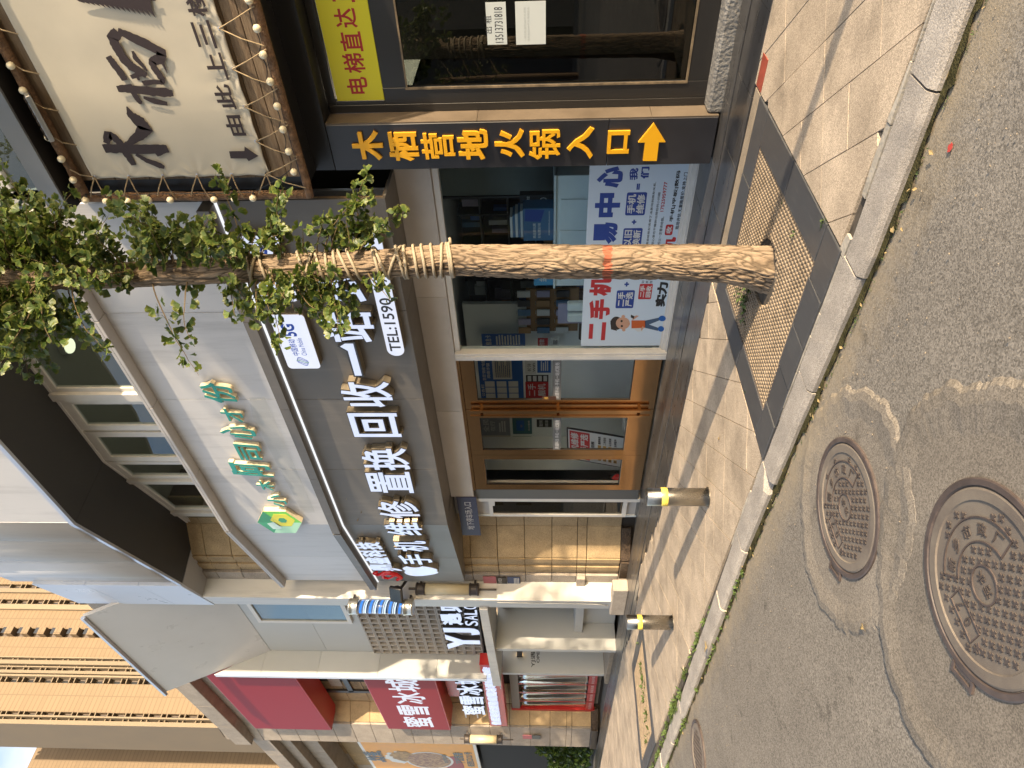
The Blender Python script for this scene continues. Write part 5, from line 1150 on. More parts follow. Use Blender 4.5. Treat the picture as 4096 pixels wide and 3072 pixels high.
grx = [bx0+.03+i*.31 for i in range(14)]; grz = [bz0+.03+i*(bz1-bz0-.06)/5 for i in range(6)]
for i in range(nx_+1):
    for j in range(nz_+1):
        x = bx0+(bx1-bx0)*i/nx_; z = bz0+(bz1-bz0)*j/nz_; y = 0
        el = min(x-bx0, .5); eb = z-bz0; et = bz1-z
        for (gx, gz) in [(g_x, bz0) for g_x in grx]+[(bx0, g_z) for g_z in grz]:
            dd = math.hypot(x-gx, z-gz)
            if dd < .34: y += .010*math.exp(-dd*11)*math.sin(9*math.atan2(z-gz, x-gx)+gx*5)
        y += .004*noise.noise((x*2.2, z*2.2, 1))+.0025*math.sin(z*40+4*noise.noise((x*2, z, 4)))*math.exp(-el*9)+.003*math.sin(x*34+4*noise.noise((x*3, z, 3)))*math.exp(-eb*8)
        scal = .012*abs(math.sin((x-grx[0])/.31*math.pi))*max(0, 1-eb/.06)+.0
        xs_c = .014*abs(math.sin((z-grz[0])/((bz1-bz0-.06)/5)*math.pi))*max(0, 1-(x-bx0)/.06)
        vs.append((x+xs_c, YB+y, z+scal))
cv = MB().add(vs, [(i*(nz_+1)+j, i*(nz_+1)+j+1, (i+1)*(nz_+1)+j+1, (i+1)*(nz_+1)+j) for i in range(nx_) for j in range(nz_)]).build('canvas', m_canvas, bn, True)
sm = cv.modifiers.new('thickness', 'SOLIDIFY'); sm.thickness = .004; sm.offset = 1
YP = YB-.013
def bpx(x, y): p = FY(x/1.6201, y/1.6201, YP); return (p.x, p.z)
def strk(px): return [(*bpx(p[0], p[1]), p[2]) for p in px]
# two large brush characters, stroke by stroke
MU = [[(690, 930, .020), (700, 870, .03), (740, 890, .03), (770, 920, .026), (830, 1010, .026), (868, 1070, .02)], [(672, 962, .03), (760, 962, .034), (900, 965, .036), (1040, 965, .034), (1088, 962, .026)],
      [(1010, 1000, .02), (1040, 985, .02), (1070, 970, .012)], [(822, 690, .004), (850, 745, .03), (905, 790, .045), (945, 830, .042), (900, 880, .032), (840, 925, .02), (800, 945, .012)], [(880, 1000, .012), (950, 1040, .018), (1030, 1070, .024), (1066, 1085, .014)]]
XI = [[(760, 575, .02), (830, 575, .026), (960, 590, .030), (1080, 600, .030), (1122, 605, .018)], [(835, 545, .018), (870, 610, .02), (905, 660, .018), (908, 675, .008)], [(930, 630, .010), (1000, 655, .02), (1085, 672, .014)], [(700, 365, .022), (735, 410, .026), (780, 470, .026), (810, 520, .022)],
      [(765, 205, .03), (730, 250, .032), (760, 310, .03), (800, 380, .030), (850, 430, .03), (905, 460, .026), (950, 490, .02)], [(765, 200, .02), (840, 235, .028), (960, 290, .030), (1050, 340, .03), (1040, 380, .03), (985, 400, .024), (1000, 440, .022), (1050, 510, .022), (1055, 535, .014), (990, 530, .016), (925, 540, .016)],
      [(860, 330, .008), (880, 375, .018), (920, 420, .014), (955, 460, .006)], [(850, 500, .012), (900, 480, .016), (950, 475, .014)], [(900, 520, .008), (880, 450, .012), (850, 400, .012)], [(1045, 390, .010), (1065, 430, .008), (1085, 475, .003)]]
for nm, SS in (('brush_character', MU), ('brush_character', XI)):
    b = MB(); brush(b, [[(q[0], q[1], q[2]*1.28) for q in strk(s)] for s in SS], (0, YP, 0), (1, 0, 0), (0, 0, 1), 1.0, .001); b.build(nm, m_ink, cv)
# fir tree emblem
tp = Vector((*bpx(510, 28), 0)); 
def fir():
    x0, zt = bpx(510, 25); _, zb = bpx(960, 25); xc = bpx(900, 112)[0]+.135; P = []; n = 15; H_ = zt-zb
    ztop = bpx(510, 25)[1]
    L_ = []; R_ = []
    for i in range(n+1):
        t = i/n; w = .018+.125*t; z = ztop-H_*t; L_ += [(xc-w*1.0, z-.02), (xc-w*.62, z-.014)]; R_ += [(xc+w*1.0, z-.02), (xc+w*.62, z-.014)]
    return [(xc, ztop)]+R_+[(xc+.02, zb-.03), (xc+.025, zb-.07), (xc-.025, zb-.07), (xc-.02, zb-.03)]+L_[::-1]
b = MB(); P = fir(); ctr = (P[0][0], (P[0][1]+P[len(P)//2][1])/2)
hw = len(P)
vs = [(p[0], YP-.002, p[1]) for p in P]; b.prism(vs, (0, -.0008, 0)); b.build('fir_emblem', m_ink, cv, False, True)
for ch, x0, x1, y0, y1 in (('由', 1430, 1612, 745, 880), ('此', 1355, 1555, 545, 710), ('上', 1298, 1500, 340, 520), ('三', 1212, 1430, 130, 315), ('楼', 1160, 1365, -90, 108)):
    l_ = bpx((x0+x1)/2, y1)[0]; r_ = bpx((x0+x1)/2, y0)[0]; t_ = bpx(x0, y1)[1]; bt = bpx(x1, y1)[1]; t2 = bpx(x0, y0)[1]; b2 = bpx(x1, y0)[1]
    za, zb = max(t_, bt)-0, 0
    zc_ = (bpx((x0+x1)/2, (y0+y1)/2)[1]); text('guide_character', m_ink, cv, ch, (l_, YP-.002, zc_-.075), w=r_-l_, h=.15, bold=.025)
A = [bpx(1485, 980), bpx(1497, 1025), bpx(1600, 1025), bpx(1612, 1042), bpx(1660, 985), bpx(1590, 948), bpx(1585, 975)]
xm, zm = bpx(1650, 1000); A = [(xm-.10, zm-.0), (xm-.02, zm-.055), (xm-.02, zm-.025), (xm+.085, zm-.025), (xm+.085, zm+.12), (xm+.045, zm+.12), (xm+.045, zm+.025), (xm-.02, zm+.025), (xm-.02, zm+.055)]
A = [bpx(x_, y_) for x_, y_ in ((1485, 980), (1495, 1026), (1598, 1026), (1612, 1044), (1675, 1010), (1585, 948), (1585, 978))]
b = MB(); b.prism([(p[0], YP-.002, p[1]) for p in A], (0, -.0008, 0)); b.build('guide_arrow', m_ink, cv, False, True)
# grommets and lashing
for gx in grx:
    if gx < .6: MB().lathe([(.006, 0), (.014, .0), (.014, .004), (.006, .004)], (gx, YB-.008, bz0+.03), 10, 'Y').build('grommet', m_silver, bn); 
for gz in grz: MB().lathe([(.006, 0), (.014, .0), (.014, .004), (.006, .004)], (bx0+.03, YB-.008, gz), 10, 'Y').build('grommet', m_silver, bn)
rp_ = thing('lashing_rope', 'pale rope zigzagged between the canvas eyelets and the logs', 'rope', (-2, 5.6, 3.9))
def ropeseg(a, c): MB().tube([a, ((a[0]+c[0])/2, min(a[1], c[1])-.012, (a[2]+c[2])/2), c], .0055, 6).build('rope_run', m_rope, rp_)
for i, gx in enumerate(grx):
    if gx > .5: break
    ropeseg((gx, YB-.012, bz0+.03), (gx+.16, 5.575, LZ)); ropeseg((gx, YB-.012, bz0+.03), (gx-.13, 5.575, LZ))
for gz in grz:
    ropeseg((bx0+.03, YB-.012, gz), (LX, 5.585, gz-.05)); ropeseg((bx0+.03, YB-.012, gz), (LX+.04, 5.585, gz+.12))
for i, gx in enumerate(grx):
    if gx > .5: break
    ropeseg((gx, YB-.012, bz1-.02), (gx+.1, 5.57, 5.9))
# bulbs on a cable round the frame
m_bulb = M('frosted_bulb', (.78, .70, .50), rough=.25, spec=.6); m_cab = M('black_cable', (.015, .015, .015), rough=.5)
sb = thing('string_lights', 'unlit string of frosted round bulbs along the log frame', 'string lights', (-2, 5.58, 4))
Z1 = [(y/1.6201, x) for x, y in ()]
def bulb(p, d):
    d = Vector(d).normalized(); p = Vector(p)
    o = MB().ball(p+d*.052, .032, 10).build('bulb', m_bulb, sb, True); MB().tube([p, p+d*.03], .013, 8).build('socket', m_rim, o)
lb = [(555, 1288), (688, 1295), (830, 1294), (963, 1288), (1105, 1287), (1388, 1284), (1520, 1280), (1640, 1275)]
pts = []
for x, y in lb:
    p = FY(x/1.6201, y/1.6201, 5.56); bulb((p.x+.02, 5.59, p.z), (-.5, -.8, 0)); pts.append(Vector((p.x+.035, 5.585, p.z)))
bb = [(240, 1110), (207, 978), (170, 835), (133, 685), (88, 525), (42, 352), (2, 182)]
p2 = []
for x, y in bb:
    p = FY(1024+x/1.6201, y/1.6201, 5.56); bulb((p.x, 5.59, p.z+.02), (0, -.8, -.55)); p2.append(Vector((p.x, 5.585, p.z+.035)))
for x, y in ((1024-18/1.62, 0),): pass
for k in range(8): 
    q = p2[-1]+Vector((.2*(k+1), 0, 0)); bulb((q.x, 5.59, q.z-.015), (0, -.8, -.55))
p2.append(p2[-1]+Vector((1.6, 0, 0)))
tb3 = [(75, 420), (155, 582), (318, 885), (402, 1025), (478, 1160)]; p3 = []
for x, y in sorted(tb3, key=lambda q: -q[1]):
    p = FY(x/1.6201, y/1.6201, 5.56); bulb((p.x, 5.59, p.z+.02), (0, -.85, -.4)); p3.append(Vector((p.x, 5.585, p.z+.035)))
def sag(P, s=.03):
    out = []
    for i in range(len(P)-1):
        for k in range(8): t = k/8; out.append(P[i].lerp(P[i+1], t)-Vector((0, .0, s*4*t*(1-t))))
    return out+[P[-1]]
MB().tube(sag(pts, .0), .004, 5).build('cable', m_cab, sb); MB().tube(sag([pts[-1]]+p2, .03), .004, 5).build('cable', m_cab, sb); MB().tube(sag(p3, .03), .004, 5).build('cable', m_cab, sb)
# floodlight strip under the eave
fp = FY(255/1.62, 760/1.62, 5.52); ft = thing('banner_floodlight', 'slim silver floodlight angled down at the canvas banner', 'floodlight', fp)
Mf = Matrix.Translation(fp) @ Matrix.Rotation(R(35), 4, 'X')
MB().cbox(-.20, .20, -.055, .055, -.02, .02, .006, Mf).build('housing', m_silver, ft)
for k in range(6): MB().box(-.18+.065*k, -.15+.065*k, -.05, .05, .02, .035, Mf).build('cooling_fin', m_lant, ft)
MB().box(-.18, .18, -.045, .045, -.024, -.0195, Mf).build('lens', m_gl, ft); MB().tube([Mf @ Vector((-.12, 0, .02)), Vector((fp.x-.12, 5.64, fp.z+.05))], .008, 6).tube([Mf @ Vector((.12, 0, .02)), Vector((fp.x+.12, 5.64, fp.z+.05))], .008, 6).build('bracket', m_silver, ft)
# ================================================================ inside the phone shop, seen through the glass
m_floor = M('shop_floor', (.22, .21, .19), rough=.25, var=.1); m_wht = M('white_cabinet', (.75, .8, .8), rough=.35, var=.03)
m_dshelf = M('dark_shelf', (.022, .026, .032), rough=.5); m_bluec = M('blue_carton', (.05, .14, .27), rough=.45, var=.1); m_bluep = M('blue_print', (.015, .10, .36), rough=.6)
m_paper = M('pale_paper', (.55, .57, .57), rough=.7); m_redp = M('poster_red', (.42, .02, .025), rough=.5); m_navy = M('poster_blue', (.01, .045, .26), rough=.5); m_blackp = M('poster_black', (.015, .015, .017), rough=.5)
box('shop_floor', m_floor, shop, -10.2, -3.2, 6.62, 10.6, -.1, .03); box('shop_back_wall', m_room, shop, -10.2, -3.2, 10.6, 10.7, 0, 3.1); box('shop_ceiling', m_room, shop, -10.2, -3.2, 6.62, 10.6, 3.0, 3.1)
box('shop_side_wall', m_room, shop, -10.25, -10.2, 6.62, 10.6, 0, 3.1); box('shop_side_wall', m_room, shop, -3.25, -3.2, 6.62, 10.6, 0, 3.1)
PZ = dict(ox=1700, oy=600, s=1.952); DZ = dict(ox=1800, oy=1350, s=2.552)
# the big window poster
Yp = 6.531
xl, zb_, zt_ = FY(2323, 1384, Yp).x, FY(2657, 1384, Yp).z, FY(2323, 1384, Yp).z
wp = thing('window_poster', 'wide pale blue second hand phone poster filling the lower shop window', 'poster', (-4.7, Yp, .1))
pf = MB().box(xl, -3.22, Yp, Yp+.004, zb_, zt_).build('poster_sheet', M('poster_paleblue', (.52, .62, .72), rough=.6), wp)
def pt(s, m, xa, xb, ya, yb, dy=.0015, bold=.04, par=None):
    x0, x1, z0, z1 = rect(xa, xb, ya, yb, Yp, **PZ); return text('poster_text', m, par or pf, s, (x0, Yp-dy, z0), w=x1-x0, h=z1-z0, bold=bold)
def pbox(m, xa, xb, ya, yb, dy=.0008, r=.02):
    x0, x1, z0, z1 = rect(xa, xb, ya, yb, Yp, **PZ); b = MB(); outline(b, rrect(0, x1-x0, 0, z1-z0, r), (x0, Yp-dy+.0004, z0), (1, 0, 0), (0, 0, 1), .0004); return b.build('poster_patch', m, pf, False, True)
for s, m, a in (('二', m_redp, (1275, 1415, 1345, 1485)), ('手', m_redp, (1275, 1450, 1165, 1320)), ('机', m_redp, (1280, 1465, 990, 1140)), ('交', m_navy, (1295, 1490, 790, 950)), ('易', m_navy, (1310, 1510, 565, 735)), ('中', m_navy, (1320, 1530, 335, 525)), ('心', m_navy, (1335, 1550, 128, 295))): pt(s, m, *a, bold=.055)
for top, bot, a in (('二手', '严选', (1485, 1640, 1095, 1235)), ('以旧', '换新', (1535, 1700, 610, 770)), ('手机', '维修', (1560, 1735, 330, 510))):
    pbox(m_navy, *a); xa, xb, ya, yb = a; mx_ = (xa+xb)/2
    pt(top, m_paper, xa+12, mx_-2+6, ya+14, yb-14, bold=.03, dy=.002); pt(bot, m_paper, mx_+2-6, xb-12, ya+14, yb-14, bold=.03, dy=.002)
for x, y in ((1575, 1048), (1632, 562)): pt('+', m_navy, x-20, x+20, y-18, y+18, bold=.06)
pt('=', m_navy, 1650, 1680, 262, 310, bold=.05); pt('我', m_navy, 1592, 1668, 140, 235, bold=.04); pt('们', m_navy, 1680, 1755, 130, 225, bold=.04)
pbox(m_redp, 1662, 1780, 1045, 1165, r=.015); pt('二手', m_paper, 1672, 1722, 1058, 1150, dy=.002); pt('回收', m_paper, 1718, 1772, 1058, 1150, dy=.002)
for k, s in enumerate(('要卖给朋友!卖贵了,会影响到朋友关系,', '您心里也不痛快!出现任何小问题', '所以一定要卖给我。')):
    a = (1738+38*k, 1792+38*k, (250, 330, 520)[k], 740); pt(s, m_blackp, *a, bold=.005)
for k, s in enumerate(('如', '卖', '怪')): pt(s, m_blackp, 1690+32*k, 1712+32*k, 1020, 1040, bold=.005)
pt('17525959777', m_redp, 1835, 1895, 248, 480, bold=.02); pt('实力', m_blackp, 1790, 1905, 1030, 1225, bold=.06); pt('机', m_redp, 1862, 1965, 680, 800, bold=.05)
pbox(m_redp, 1870, 1942, 582, 665, r=.02); pt('收', m_paper, 1880, 1930, 595, 652, dy=.002)
pt('手机|平板|数码', m_blackp, 1905, 2000, 160, 560, bold=.03); pt('现场评估.无套路报价.支持上门', m_blackp, 1960, 2045, 175, 620, bold=.02)
# printed boy with a phone (plain cartoon)
def pp(x, y): p = FY(1700+x/1.952, 600+y/1.952, Yp); return (p.x, p.z)
def pshape(m, P, dy):
    b = MB(); b.prism([(q[0], Yp-dy, q[1]) for q in [pp(*p) for p in P]], (0, -.0003, 0)); b.build('printed_figure', m, pf, False, True)
def poval(m, cx, cy, rx, ry, dy): pshape(m, [(cx+rx*math.cos(2*math.pi*k/18), cy+ry*math.sin(2*math.pi*k/18)) for k in range(18)], dy)
m_skin = M('print_skin', (.52, .30, .2), rough=.6); m_hair = M('print_hair', (.03, .02, .015), rough=.6); m_or = M('print_orange', (.5, .10, .02), rough=.6); m_jean = M('print_denim', (.05, .09, .16), rough=.6)
poval(m_hair, 1495, 1352, 48, 52, .001); pshape(m_hair, [(1447, 1330), (1452, 1400), (1500, 1412), (1470, 1360)], .0011); poval(m_skin, 1545, 1352, 55, 47, .0014); poval(m_skin, 1548, 1300, 14, 12, .0012); poval(m_skin, 1552, 1404, 14, 12, .0012); poval(m_hair, 1535, 1335, 9, 9, .0018); poval(m_hair, 1537, 1374, 9, 9, .0018); pshape(m_or, [(1590, 1350), (1592, 1366), (1598, 1358)], .0018)
pshape(m_or, [(1612, 1330), (1612, 1392), (1720, 1388), (1722, 1330)], .0012); pshape(m_paper, [(1618, 1388), (1660, 1418), (1700, 1415), (1690, 1385), (1640, 1380)], .001); pshape(m_skin, [(1690, 1412), (1712, 1385), (1700, 1375), (1685, 1395)], .0015); pshape(m_skin, [(1620, 1330), (1650, 1310), (1670, 1295), (1650, 1290), (1620, 1310)], .0011); pshape(m_blackp, [(1608, 1285), (1636, 1298), (1630, 1318), (1606, 1306)], .0016)
pshape(m_jean, [(1718, 1332), (1718, 1388), (1820, 1412), (1822, 1388), (1750, 1362), (1830, 1330), (1828, 1308)], .0012); poval(m_bluep, 1842, 1396, 24, 22, .0014); poval(m_bluep, 1852, 1315, 28, 22, .0014)
# counter and cartons in the window
ct = thing('white_counter', 'white display counter behind the window poster, right half', 'counter', (-4.5, 7.1, 0))
x0, x1, z0, z1 = rect(1005, 1275, 375, 715, 7.0, **PZ); zc_ = FY(1700+1005/1.952, 600+540/1.952, 7.0).z
xe = FY(2215, 600+1062/1.952, 7.0).x
MB().cbox(xe, -3.9, 7.0, 7.55, .0, zc_-.03, .005).build('cabinet', m_wht, ct); MB().cbox(xe-.02, -3.88, 6.97, 7.57, zc_-.028, zc_, .004).build('top', m_wht, ct)
for k in range(3): MB().cbox(xe+.04+.42*k, xe+.42+.42*k, 6.985, 7.0, .5, zc_-.08, .004).build('panel', m_wht, ct)
def carton(label, xa, xb, ya, yb, Y, dep, m, txts=(), stand=None, name='product_box'):
    x0, x1, z0, z1 = rect(xa, xb, ya, yb, Y, **PZ); z0 = stand if stand is not None else z0
    t = thing(name, label, 'box', ((x0+x1)/2, Y, z0)); c = MB().cbox(x0, x1, Y, Y+dep, z0, z1, .004).build('carton', m, t)
    for s, fx0, fx1, fz0, fz1 in txts: text('box_print', m_paper, c, s, (x0+(x1-x0)*fx0, Y-.001, z0+(z1-z0)*fz0), w=(x1-x0)*(fx1-fx0), h=(z1-z0)*(fz1-fz0), bold=.02)
    return t, x0, x1, z0, z1
t, x0, x1, z0, z1 = carton('blue screen protector carton with a phone picture on the counter', 765, 1003, 457, 708, 7.05, .3, m_bluec, (('精品钢化膜', .08, .55, .58, .68), ('好贴更好用', .08, .55, .42, .52), ('全国服务热线:4006683030', .16, .92, .12, .17)), zc_)
pc = [o for o in t.children][0]; MB().prism([(x0+(x1-x0)*a, 7.049, z0+(z1-z0)*b_) for a, b_ in ((.6, .42), (.95, .3), (.98, .92), (.62, .95))], (0, -.002, 0)).build('phone_picture', m_navy, pc); 
for k in range(6): carton('slim pale blue accessory box, level %s of the stack above the blue carton' % ('one', 'two', 'three', 'four', 'five', 'six')[k], 690, 700, 500, 705, 7.2, .2, m_paper if k % 2 else m_bluec, (), z1+.001+.028*k, 'slim_box') if False else None
for k in range(5):
    zz = z1+.002+.032*k; t = tag(MB().cbox(x0+.03, x1-.05-.02*k, 7.08, 7.3, zz, zz+.03, .003).build('slim_box', m_bluec if k % 2 else m_paper, None, loc=(x0, 7.1, zz)), ('lowest', 'second', 'middle', 'fourth', 'topmost')[k]+' slim accessory box of the stack on the blue carton', 'box', 'slim boxes stacked on the carton')
t, *_ = carton('light blue gold card box on the counter left of the trunk', 850, 1000, 975, 1058, 7.05, .2, M('sky_carton', (.06, .26, .46), rough=.5), (('金', .35, .75, .35, .75),), zc_)
t, *_ = carton('dark accessory box with pale portraits standing behind the counter', 740, 985, 352, 450, 7.25, .1, m_dshelf, (('扫码加微信', .1, .9, .7, .8), ('OO', .2, .8, .2, .4)), zc_)
# partition, shelves, hooks
pr = thing('glass_partition', 'grey green frosted partition at the right end of the shop window', 'partition', (-3.9, 7.8, 0)); xa = FY(1900, 600+358/1.952, 7.8).x; MB().cbox(xa, -3.3, 7.8, 7.85, 0, 2.9, .005).build('panel', M('frosted_grey', (.15, .17, .16), rough=.35), pr); MB().box(xa-.03, xa, 7.78, 7.87, 0, 2.9).build('edge_strip', m_dshelf, pr)
sh = thing('display_shelf', 'dark wall shelving hung with phone cases behind the window', 'shelf', (-7, 9.2, 0)); xs0, xs1 = FY(2000, 1335, 9.0).x, FY(2000, 600+200/1.952, 9.0).x
MB().box(xs0, xs1, 9.3, 9.4, 0, 2.9).build('back_panel', m_dshelf, sh)
for k in range(6): MB().box(xs0, xs1, 8.95, 9.3, .45+.42*k, .47+.42*k).build('shelf_board', M('shelf_board', (.10, .12, .14), rough=.4) if k == 0 else bpy.data.materials['shelf_board'], sh)
nup = 5
for k in range(nup+1): x = xs0+(xs1-xs0)*k/nup; MB().box(x-.015, x+.015, 8.94, 9.3, 0, 2.9).build('upright', m_dshelf, sh)
cols = [m_paper, m_bluec, M('tan_pack', (.30, .17, .07), rough=.5), m_dshelf, M('lilac_pack', (.32, .30, .42), rough=.5), m_bluep]
for r_ in range(6):
    x = xs0+.06
    while x < xs1-.15:
        w, h = random.uniform(.07, .17), random.uniform(.12, .30)
        if random.random() < .8:
            tilt = Matrix.Translation((x, 9.02, .475+.42*(r_-0) if r_ else .475)) @ Matrix.Rotation(random.uniform(-.12, .12), 4, 'Z'); MB().cbox(0, w, 0, .1, 0, h, .004, tilt).build('packet', random.choice(cols), sh)
        x += w+random.uniform(.02, .14)
rk = thing('case_rack', 'tan pegboard rack of clear wrapped phone cases', 'rack', (-6.5, 8.2, .9)); x0, x1, z0, z1 = rect(790, 1000, 1100, 1430, 8.2, **PZ); MB().box(x0, x1, 8.25, 8.28, z0-.4, z1).build('pegboard', M('tan_board', (.22, .12, .045), rough=.6), rk)
for i in range(5):
    for j in range(3):
        xx, zz = x0+.06+(x1-x0-.12)*i/4, z0-.25+.3*j; MB().cbox(xx-.06, xx+.06, 8.19, 8.215, zz, zz+.2, .004).build('wrapped_case', cols[(i*2+j) % 5], rk); MB().tube([(xx, 8.25, zz+.22), (xx, 8.17, zz+.22)], .004, 5).build('hook', m_silver, rk)
cd = thing('counter_devices', 'white scanner devices and lilac board standing left of the trunk', 'devices', (-5.6, 7.0, .95)); 
for a in ((1110, 1230, 1205, 1265), (1112, 1232, 1285, 1350)): x0, x1, z0, z1 = rect(*a, 6.95, **PZ); MB().cbox(x0, x1, 6.95, 7.05, z0-.2, z1, .02).build('device', m_wht, cd)
x0, x1, z0, z1 = rect(1035, 1230, 1200, 1355, 7.1, **PZ); MB().cbox(x0, x1, 7.1, 7.12, z0-.2, z1, .004).build('board', cols[4], cd)
# notices and boards on the inner wall behind the doors
Yw = 8.4
iw = thing('inner_partition', 'pale partition wall papered with notices behind the bronze doors', 'partition', (-8.5, Yw, 0)); MB().cbox(-11.4, -6.9, Yw, Yw+.08, 0.03, 2.9, .004).build('wall', m_wht, iw); ORG['x'] = None
def board(name, label, xa, xb, ya, yb, m, txts=(), Y=Yw-.01, D=DZ, th=.008):
    x0, x1, z0, z1 = rect(xa, xb, ya, yb, Y, **D); t = thing(name, label, 'notice', (x0, Y, z0)); s = MB().box(x0, x1, Y, Y+th, z0, z1).build('sheet', m, t); w, h = x1-x0, z1-z0
    for q in txts:
        if q[0] == '#': MB().box(x0+w*q[2], x0+w*q[3], Y-.002, Y-.0005, z0+h*q[4], z0+h*q[5]).build('printed_block', q[1], s)
        else: text('print', q[1], s, q[0], (x0+w*q[2], Y-.003, z0+h*q[4]), w=w*(q[3]-q[2]), h=h*(q[5]-q[4]), bold=.015)
    return t
rows = lambda m, x0, x1, n, z0, z1: [('#', m, x0, x1-(.1 if i % 3 == 2 else 0), z0+(z1-z0)*i/n, z0+(z1-z0)*(i+.55)/n) for i in range(n)]
board('notice_board', 'large blue anti fraud notice board behind the right hand door leaf', 285, 762, 215, 640, m_bluep, [('防范"网络"电信', m_paper, .5, .97, .84, .92), ('网络诈骗', m_paper, .55, .9, .74, .82), ('#', m_paper, .52, .97, .25, .68), ('公告栏', m_paper, .1, .4, .9, .97)]+rows(m_bluep, .56, .94, 8, .29, .64)+[('#', m_paper, .04+.15*i, .17+.15*i, .12+.27*j, .34+.27*j) for i in range(3) for j in range(3)])
board('wifi_notice', 'white wireless network card above the blue square', 765, 880, 222, 372, m_paper, [('WiFi', m_blackp, .15, .75, .08, .3), ('((·))', m_blackp, .2, .7, .45, .8)])
board('blue_square_notice', 'small blue square notice under the wireless card', 890, 1030, 222, 360, m_bluep, rows(m_paper, .15, .85, 4, .2, .8))
board('red_phone_notice', 'red second hand phones board with icon strip on the inner wall', 770, 1005, 455, 620, m_redp, [('二手', m_paper, .15, .9, .55, .9), ('靓机', m_paper, .15, .9, .12, .46)])
board('icon_strip_notice', 'dark icon strip above the red phones board', 775, 1005, 385, 452, m_blackp, [('#', m_paper, .1, .9, .06+.235*i, .22+.235*i) for i in range(4)])
board('grey_wall_poster', 'grey blue advert poster behind the middle door leaf', 300, 620, 815, 1000, M('grey_print', (.23, .26, .30), rough=.6), [('全民', m_paper, .2, .9, .7, .9), ('在行', m_paper, .25, .8, .5, .66)]+rows(m_paper, .2, .8, 3, .15, .4))
board('teal_wall_poster', 'dark teal advert with a tilted screen drawing behind the middle leaf', 635, 840, 812, 985, M('teal_print', (.04, .14, .18), rough=.6), [('#', m_bluep, .2, .8, .4, .8), ('#', M('print_yellow', (.6, .42, .05), rough=.6), .4, .55, .5, .6), ('中兴宽带', m_paper, .2, .8, .1, .2)])
board('honey_poster', 'cream poster with amber blot picture spanning the two left leaves', 330, 640, 1000, 1330, M('cream_print', (.50, .48, .42), rough=.6), [('#', M('amber_print', (.30, .12, .03), rough=.6), .2, .75, .4, .8), ('#', M('yellow_print', (.55, .40, .1), rough=.6), .3, .68, .48, .74), ('蜜蜜', m_paper, .35, .65, .55, .7)])
board('tariff_poster', 'pale green tariff poster with bracketed lines behind the left leaf', 640, 840, 1010, 1340, M('pale_green', (.36, .44, .41), rough=.6), [('10元', m_blackp, .1, .35, .65, .8), ('G元FTTR', m_blackp, .3, .8, .4, .52), ('出2售', m_blackp, .2, .7, .15, .28)])
board('carrier_poster', 'grey poster with large dark lettering low on the partition', 850, 1060, 1170, 1350, M('grey_green', (.33, .38, .37), rough=.6), [('联通', m_blackp, .3, .8, .6, .85)]+rows(m_blackp, .2, .8, 4, .1, .5))
board('pink_notice', 'small pink notice beside the carrier poster', 960, 1030, 1040, 1125, M('pink_print', (.40, .12, .2), rough=.6), rows(m_paper, .1, .9, 3, .2, .8))
board('black_hours_notice', 'small black opening hours card behind the middle leaf', 885, 1040, 838, 915, m_blackp, [('营业时间', m_paper, .1, .9, .6, .85), ('8:30-21:30', m_paper, .1, .9, .25, .45)])
board('blue_leaflet_board', 'blue information board at the left end of the shop window', 440, 785, 1435, 1530, m_bluep, rows(m_paper, .12, .9, 9, .12, .7)+[('信息卡', m_paper, .1, .9, .78, .92)], Yw-.2, PZ)
board('payment_notice', 'dark red payment card near the window post', 880, 960, 1470, 1532, m_redp, [('付款', m_paper, .1, .9, .35, .85)], Yw-.2, PZ); board('barcode_card', 'small pale card beneath the payment card', 985, 1045, 1470, 1530, m_paper, rows(m_blackp, .2, .8, 5, .2, .8), Yw-.2, PZ)
# leaning board with price list
ls_ = thing('leaning_price_board', 'white price board with red heading leaning inside the left doors', 'poster stand', (-8.6, 7.1, 0)); Yd_ = 7.1
C4 = [FY(1800+x/2.552, 1350+y/2.552, Yd_) for x, y in ((1190, 920), (1875, 1032), (1865, 1352), (1200, 1232))]
e1 = (C4[0]-C4[3]); e2 = (C4[1]-C4[0])
MB().prism(C4, (0, .02, 0)).build('board_frame', m_blackp, ls_)
def lb(u, v): return C4[3].lerp(C4[0], u).lerp(C4[2].lerp(C4[1], u), v)+Vector((0, -.003, 0))
def lq(m, u0, u1, v0, v1, dy=0): MB().prism([lb(u0, v0)+Vector((0, -dy, 0)), lb(u1, v0)+Vector((0, -dy, 0)), lb(u1, v1)+Vector((0, -dy, 0)), lb(u0, v1)+Vector((0, -dy, 0))], (0, -.001, 0)).build('print_area', m, ls_)
lq(m_paper, .03, .97, .02, .98); lq(m_redp, .06, .94, .04, .34, .002)
xv_ = (lb(1, .5)-lb(0, .5)).normalized(); yv_ = (lb(.5, 0)-lb(.5, 1)).normalized(); W_ = (lb(1, .5)-lb(0, .5)).length; H_ = (lb(.5, 0)-lb(.5, 1)).length
def lt(s, m, u0, u1, v0, v1, dy=.004): text('print', m, ls_, s, lb(u0, v1)+Vector((0, -dy, 0)), xv_, yv_, w=W_*(u1-u0), h=H_*(v1-v0), bold=.03)
lt('手机维修', m_paper, .12, .88, .06, .18); lt('二手严选', m_paper, .12, .88, .2, .32); lt('业务范围', m_blackp, .3, .7, .36, .41)
